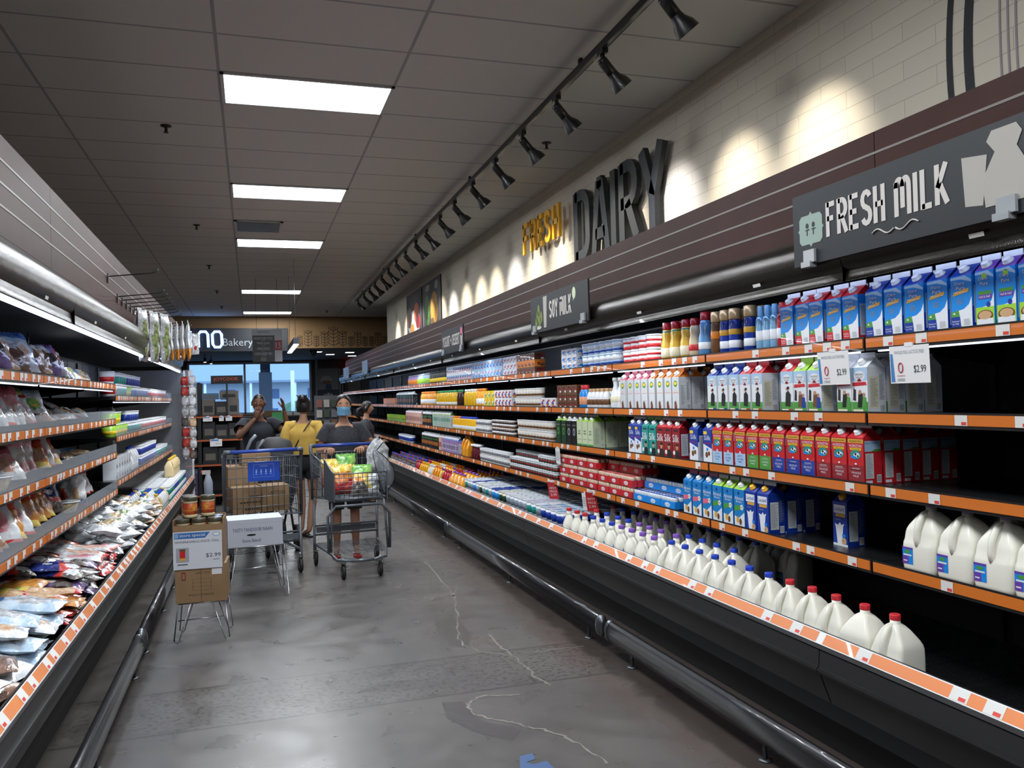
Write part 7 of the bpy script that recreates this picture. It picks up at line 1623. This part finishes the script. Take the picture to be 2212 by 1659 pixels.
PR['b_white2']=bag('snack_bag','crinkled white plastic bag',.15,.18,.07,[(1,'clearw')],[],54)
put('b_chips',inc2(.10,.14,.69),.25,'yellow and red crisp bag at the front of the shopping cart',None,-.2)
put('b_yellow',inc2(-.06,.12,.72),-.1,'shiny yellow bag beside the crisps in the cart',None,-.5)
put('b_darkb',inc2(-.03,.17,.67),.1,'small black and orange bag low in the cart',None,-.5)
put('b_yellow',inc2(.02,-.16,.78),.1,'yellow bag high at the handle end of the cart',None,-.1)
put('b_chips',inc2(.14,-.16,.72),.2,'yellow and red crisp bag by the handle of the cart',None,-.1)
put('b_white2',inc2(-.14,.12,.66),.0,'crinkled white bag in the cart corner beside the umbrella',None,-.2)
PR['b_carrier']=bag('carrier_bag','thin white carrier bag',.22,.30,.10,[(1,'clearw')],[],55,tie=True)
put('b_carrier',(1.115,7.72,.83),.1,'thin white carrier bag hanging at the cart handle',None,-.05)
# folded umbrella-like net hoop on the cart side
t=thing('folded_umbrella','folded clear umbrella with black ribs hooked on the cart',"umbrella",(1.10,7.12,.70)); b=MB().mat(M('clear_vinyl','#9aa0a6',.2,alpha=.35,coat=.6))
rings=[]
for k in range(12):
    tt=k/11; c=Vector((.10*math.sin(tt*2.2)-.10,-.0,.36*(1-tt))); rr_=.012+.06*math.sin(PI*tt)**.8
    rings.append([c+Vector((rr_*math.cos(a)*(1+.2*math.sin(4*a)),rr_*.6*math.sin(a),0)) for a in [2*PI*q/14 for q in range(14)]])
b.loft(rings,cap=False); b.build('cover',t)
b=MB().mat(BLK)
for ph in (0,1.5,3.1): b.tube([(.10*math.sin(k/11*2.2)-.10+(.012+.062*math.sin(PI*k/11)**.8)*math.cos(ph),(.008+.04*math.sin(PI*k/11)**.8)*math.sin(ph),.36*(1-k/11)) for k in range(12)],.004,5)
b.tube([(-.08,0,.36),(-.03,0,.42),(.03,0,.43)],.005,5); b.build('ribs',t)
# ------------------------------------------------------------ the special-offer stack near the camera
def stand(label,x,y,rz,w,d,h):
    t=thing('wire_stand',label,'stand',(x,y,0),rz); b=MB().mat(M('chrome_wire','#a7abb0',.25,metal=.9)); r=.0042
    for sx,sy in ((-1,-1),(1,-1),(1,1),(-1,1)):
        X,Y=sx*w/2,sy*d/2; b=MB().mat(MATS['chrome_wire'])
        b.tube([(X-sx*.075,Y,h),(X-sx*.02+sx*.015,Y+sy*.01,.02),(X+sx*.005,Y+sy*.012,.005),(X+sx*.025,Y+sy*.01,.02),(X,Y-sy*.0,h)],r,6); b.build('hairpin_leg',t)
    b=MB().mat(MATS['chrome_wire'])
    b.tube([(-w/2,-d/2,h),(w/2,-d/2,h),(w/2,d/2,h),(-w/2,d/2,h)],r,6,closed=True); b.tube([(-w/2,-d/2-.0,h*.58),(w/2-.01,-d/2,h*.62)],r,6)
    for k in range(1,6): b.tube([(-w/2+w*k/6,-d/2,h),(-w/2+w*k/6,d/2,h)],.0025,5)
    b.build('wire_top',t); return t
BX,BY,BRZ=-.318,5.64,R(-3)
stand('low chrome wire stand with hairpin legs under two brown cartons',BX,BY+.06,BRZ,.28,.24,.245)
def dlow(b,o,u,v,w,h):
    b.mat(M('print_dark_red2','#7a2a2a',.6)); b.rect(o,u,v,-.115,h*.60,-.09,h*.82,.0008); b.mat(CBX).rect(o,u,v,-.110,h*.64,-.095,h*.78,.0012); b.mat(NUT).rect(o,u,v,.065,h*.72,.125,h*.88,.0008); b.mat(CBD); b.text('GARLIC PASTE',o,u,v,.01,h*.78,h*.05,.09,off=.001); b.text('PRODUCT OF PAKISTAN',o,u,v,.0,h*.20,h*.055,.15,off=.001)
    for z in (.32,.42,.52,.62): b.rect(o,u,v,-.05,h*z,.06,h*z+.001,.001)
    for x in (-.05,.06): b.rect(o,u,v,x-.0008,h*.32,x+.0008,h*.62,.001)
cbox('jar_carton','brown printed carton on the wire stand, lower of two',(BX,BY+.06,.25),BRZ,.305,.25,.235,dlow)
t=thing('jar_carton','open brown carton holding jars with grey lids, upper of two','box',(BX-.012,BY+.055,.486),BRZ)
b=MB().mat(CBX); w,d,h=.30,.235,.29; 
b.box((-w/2,-d/2,0),(w/2,d/2,.003))
b.box((-w/2,-d/2,.003),(w/2,-d/2+.004,h*.86)); b.box((-w/2,d/2-.004,.003),(w/2,d/2,h)); b.box((-w/2,-d/2+.004,.003),(-w/2+.004,d/2-.004,h*.97)); b.box((w/2-.004,-d/2+.004,.003),(w/2,d/2-.004,h*.97)); b.mat(M('maroon_print','#4a1a1a',.6)); b.patch((0,-d/2,0),U,V,[(-.07,.165),(-.045,.165),(.045,.165),(.07,.165),(.06,.185),(.045,.195),(-.045,.195),(-.06,.185)],.001); b.build('box_body',t)
t=thing('special_offer_sign','white store special sign for ginger and garlic paste, $2.99','sign',(BX-.022,BY-.072,.462),BRZ)
b=MB().mat(M('offer_card','#cfd4dc',.6)); b.box((-.145,0,0),(.145,.002,.235)); o=(0,0,0); w=.29
b.mat(M('offer_blue','#2f6cb0',.5)); b.patch(o,U,V,[(-.138,.192),(.045,.192),(.075,.228),(-.138,.228)],.0008); b.mat(WHITE).text('store special',o,U,V,-.03,.210,.024,.15,off=.0016); b.mat(M('offer_pale_blue','#7fa8cc',.5)).rect(o,U,V,-.136,.197,-.112,.224,.0014)
b.disc(o,U,V,.112,.212,.024,.013,10,.001); b.mat(WHITE).disc(o,U,V,.112,.212,.019,.009,10,.0014)
b.mat(M('offer_ink','#3a4048',.6)); b.text('GINGER&GARLIC PASTE  750G',o,U,V,-.005,.172,.0135,.26,off=.001); b.text('$2.99',o,U,V,.092,.08,.027,.088,off=.001); b.rect(o,U,V,.09,.052,.13,.055,.001); b.rect(o,U,V,-.12,.028,-.06,.034,.001)
b.mat(M('offer_photo_bg','#9fa3aa',.6)).rect(o,U,V,-.128,.045,-.052,.135,.0008); b.mat(M('offer_jar_lid','#5c5030',.6)).rect(o,U,V,-.108,.115,-.072,.128,.0014); b.mat(rd).rect(o,U,V,-.106,.07,-.074,.115,.0014); b.mat(gd).rect(o,U,V,-.104,.055,-.076,.072,.0016)
b.build('sign_card',t)
LID=M('jar_lid_olive','#4a4636',.35,coat=.4); PST=M('garlic_paste','#cfc49a',.4); LBO=M('jar_label_orange','#c4622a',.45,col2='#a83424',vscale=18)
PR['jar']=None
t=thing('paste_jar','orange labelled paste jar','jar'); b=MB().mat(PST); b.lathe([(.038,0),(.042,.004),(.042,.018),(.040,.02),(.040,.092),(.043,.094),(.043,.104),(.041,.108)],n=20); b.mat(LBO).lathe([(.0402,.0205),(.0410,.021),(.0410,.0915),(.0402,.092)],n=20); b.mat(gd); b.lathe([(.0412,.045),(.0414,.046),(.0414,.047),(.0412,.048)],n=20)
b.disc((0,-.0412,0),U,V,0,.066,.017,.017,14,.0006); b.mat(LBO).disc((0,-.0412,0),U,V,0,.066,.013,.013,14,.001); b.mat(gd).disc((0,-.0412,0),U,V,0,.064,.008,.009,8,.0014); b.build('jar_body',t)
b=MB().mat(LID); b.lathe([(.043,.104),(.045,.106),(.045,.130),(.042,.134),(.036,.1335)],n=20); b.build('lid',t); PR['jar']=t; t['d']='paste jar'
cs,sn=math.cos(BRZ),math.sin(BRZ)
def jarp(dx,dy,z,lab,rz=0): put('jar',(BX-.012+dx*cs-dy*sn,BY+.055+dx*sn+dy*cs,z),rz,lab,'paste jars in and on the upper carton')
cw=['nearest the mask side' if 0 else 'closest to the display case','middle','closest to the carts']
for r_ in range(2):
    for c in range(3): jarp(-.096+.096*c,-.064+.098*r_,.490+.15,'paste jar sunk in the open carton, %s, %s row'%(cw[c],'front' if r_==0 else 'rear'))
jarp(-.052,-.035,.490+.285,'orange labelled paste jar standing on the carton, front one',.6)
jarp(.048,.012,.490+.285,'orange labelled paste jar standing on the carton, closest to the carts',-.1)
jarp(-.075,.055,.490+.285,'orange labelled paste jar standing on the carton, behind the front one',.9)
# hidden filler below the sunk jars
b=MB().mat(CBX); b.box((-.14,-.11,.004),(.14,.11,.152)); o=b.build('carton_insert'); o.location=(BX-.012,BY+.055,.486); o.rotation_euler=(0,0,BRZ); tag(o,'brown cardboard insert inside the open carton below the jars','box')
stand('low chrome wire stand under the white flatbread carton',.0,6.75,R(4),.42,.3,.40)
def dn(b,o,u,v,w,h): b.mat(M('naan_navy','#1f2f66',.6)).text('TASTY TANDOORI NAAN',o,u,v,-.02,h*.62,h*.13,w*.72,off=.001); b.text('Stone Baked',o,u,v,-.03,h*.22,h*.12,w*.33,off=.001); b.mat(BLK).disc(o,u,v,-.03,h*.42,.035,.008,12,.0008); b.mat(TXTG).rect(o,u,v,-w/2,h*.84,w/2,h*.845,.0008)
cbox('flatbread_carton','white carton lettered for tandoori naan with an oval hand hole',(.0,6.75,.405),R(4),.40,.30,.205,dn,M('white_carton','#b9bfca',.7),flaps=False)
# ------------------------------------------------------------ stroller behind the loaded cart
t=thing('baby_stroller','dark baby stroller with grey handles and large wheels between the man and woman','stroller',(.13,8.72,0),R(8)); K_=M('stroller_black','#12151a',.7); KG=M('stroller_grey','#7d858e',.4)
b=MB().mat(K_); b.lathe([(.02,-.17),(.20,-.16),(.24,-.05),(.24,.05),(.20,.16),(.02,.17)],(.08,0,.90),16,'x'); b.build('canopy',t)
b=MB().mat(M('stroller_fabric','#2a2f38',.8)); b.loft([[(x*s_+.06,y*s_*1.1-.02,z) for x,y in ((-.2,-.15),(.2,-.15),(.22,.15),(-.22,.15))] for z,s_ in ((.45,.8),(.62,1.0),(.85,1.0))],smooth=False); b.build('seat',t)
b=MB().mat(KG); b.tube([(-.16,-.05,.90),(-.20,-.10,1.02),(-.16,-.13,1.12),(-.11,-.12,1.17)],.017,8); b.tube([(-.06,-.08,.92),(-.09,-.12,1.05),(-.04,-.14,1.12)],.015,8); b.build('handle',t)
b=MB().mat(K_); b.tube([(-.12,0,.9),(-.12,.0,.5),(.05,-.15,.15)],.012,6); b.tube([(.22,0,.9),(.22,.0,.5),(.24,-.15,.15)],.012,6); b.tube([(.05,-.15,.15),(.24,-.15,.15)],.01,6); b.tube([(-.12,0,.5),(-.1,.3,.12)],.012,6); b.tube([(.22,0,.5),(.2,.3,.12)],.012,6); b.build('frame',t)
for x,y in ((.05,-.17),(.26,-.17),(-.1,.3),(.2,.3)):
    b=MB().mat(RUB); b.lathe([(.10,-.015),(.13,-.018),(.13,.018),(.10,.015)],(x,y,.131),18,'x'); b.mat(KG).lathe([(.02,-.012),(.1,-.006),(.1,.006),(.02,.012)],(x,y,.131),14,'x'); b.build('wheel',t)
# ------------------------------------------------------------ black rack of cookware with red lettered sign
RX,RY=-.42,12.75
t=thing('cookware_rack','black shelving rack of cookware boxes behind the clip strips','rack',(RX,RY,0)); FRM=M('rack_black','#0f1012',.5)
for x in (-.30,.28): 
    for y in (0,.5): b=MB().mat(FRM); b.box((x-.025,y,0),(x+.025,y+.04,1.80 if x<0 else 1.3)); b.build('post',t)
for z in (.18,.62,.98,1.32,):
    b=MB().mat(FRM); b.box((-.50,0,z-.03),(.30,.54,z)); sh=b.build('shelf',t); b=MB().mat(M('rack_orange','#a8532a',.5)); b.box((-.50,-.006,z-.035),(.30,0,z-.01)); b.build('price_rail',sh)
b=MB().mat(FRM); b.box((-.50,.5,0),(.3,.54,1.3)); b.build('back_panel',t)
t=thing('cookware_sign','black sign with red outlined block letters on a thin post','sign',(RX,RY-.03,0)); b=MB().mat(BLK2); b.box((-.13,0,1.775),(.31,.02,1.895)); o=(0,0,0)
b.mat(M('joy_red','#a8402e',.5)); b.text('JOYCOOK',o,U,V,.075,1.838,.062,.34,off=.001); b.text('JOYCOOK',o,U,V,.078,1.838,.058,.34,off=.0014); b.build('board',t); b=MB().mat(BLK); b.box((.075,.0,1.33),(.10,.02,1.775)); b.build('post',t)
rr=random.Random(9)
CD=M('cook_dark','#1e2024',.5); CGX=M('cook_grey_box','#6e6862',.7); 
def gb(x,z,w,h,m_,lab,y=.05): 
    b=MB().mat(m_); b.box((RX+x,RY+y,z),(RX+x+w,RY+y+.3,z+h)); 
    b.mat(CGX if m_ is not CGX else CD).rect((RX+x,RY+y,z),U,V,w*.15,h*.2,w*.85,h*.6); o=b.build('cookware_box'); tag(o,lab,'box','boxes on the cookware rack')
def stk(z,items):
    x=-.26
    for i,(w,h,m_,lab) in enumerate(items): gb(x,z,w,h,m_,lab); x+=w+.008
tanb=M('tan_carton','#8a6f4c',.7); whb=M('white_roll','#9aa4b2',.6); blb=M('blue_carton','#4f6f88',.6); pub=M('purple_carton','#4c3b66',.6)
stk(1.321,[(.17,.23,CGX,'grey photo box on the top shelf of the cookware rack, first'),(.17,.20,CD,'dark box on the top shelf of the cookware rack, second'),(.15,.23,CGX,'grey photo box on the top shelf of the cookware rack, third')])
gb(-.26,1.553,.22,.09,blb,'blue box lying above the first grey photo box'); gb(-.02,1.553,.26,.12,CGX,'pale grey box high on the cookware rack')
stk(.981,[(.17,.24,CD,'dark box on the second shelf of the cookware rack, first'),(.17,.20,CD,'dark box on the second shelf of the cookware rack, second'),(.15,.22,CD,'dark box on the second shelf of the cookware rack, third')])
stk(.621,[(.20,.24,CD,'dark box on the third shelf of the cookware rack, first'),(.24,.22,CD,'dark box on the third shelf of the cookware rack, second')])
for i in range(3): gb(-.49,1.321+.145*i,.14,.14,tanb,'tan carton stacked beside the rack post, %s from the shelf'%ordn(i))
for i in range(2): gb(-.49,.981+.10*i,.14,.095,whb,'white roll pack beside the rack post, %s from the shelf'%ordn(i))
for i in range(5): gb(-.49,.181+.075*i,.15,.072,pub if i<4 else blb,'%s flat box stacked low beside the rack post, %s from the shelf'%('purple' if i<4 else 'teal',ordn(i)))
for i,(x,z,w,h) in enumerate(((-.25,1.30,.13,.065),(-.03,1.30,.065,.065),(.06,1.30,.09,.065),(-.16,.975,.165,.105))):
    card('price_card','white price card on the black cookware rack, %s of four'%ordn(i),(RX+x+w/2,RY-.012,z),0,w,h,lambda b,o,u,v,ww,hh:(b.mat(M('card_blue','#3f7fc0',.5)).rect(o,u,v,-ww*.46,hh*.25,ww*.2,hh*.45),b.mat(TXTG).text('$34.99',o,u,v,ww*.2,-hh*.15,hh*.2,ww*.4)))
t=thing('spray_bottle','white spray bottle with red trigger standing behind the jars','bottle',(-.54,11.15,0)); b=MB().mat(M('spray_white','#8f98a6',.4)); b.lathe([(.05,.30),(.055,.31),(.055,.50),(.03,.58),(.02,.60)],n=14); b.build('bottle_body',t); b=MB().mat(M('spray_head','#b0a8a8',.4)); b.box((-.07,-.015,.60),(.03,.015,.65)); b.mat(rd).box((-.085,-.01,.62),(-.07,.01,.65)); b.build('trigger',t)
b=MB().mat(FRM); b.box((-.62,11.05,.0),(-.46,11.25,.30)); o=b.build('floor_crate'); tag(o,'black crate on the floor under the white spray bottle','crate')
# paper scrap on the floor by the left-hand bumper
b=MB().mat(M('paper_scrap','#7d7a74',.8)); b.add([(-.72,6.55,.002),(-.68,6.47,.002),(-.64,6.53,.002),(-.66,6.60,.03),(-.70,6.50,.002)],[(0,4,3),(4,1,2,3)],False); o=b.build('paper_scrap'); tag(o,'small torn paper scrap on the floor behind the bumper','litter')
# ============================================================ finish
for k,o in list(PR.items()):
    if k not in USED:
        for c in kids(o):
            bpy.data.objects.remove(c)
        bpy.data.objects.remove(o)
for o in bpy.data.objects:
    if 'd' in o.keys(): del o['d']
    if 'group' in o.keys() and o['group']=='': del o['group']
print('OBJS',len(bpy.data.objects),'BAD',len(BADL),BADL[:5])
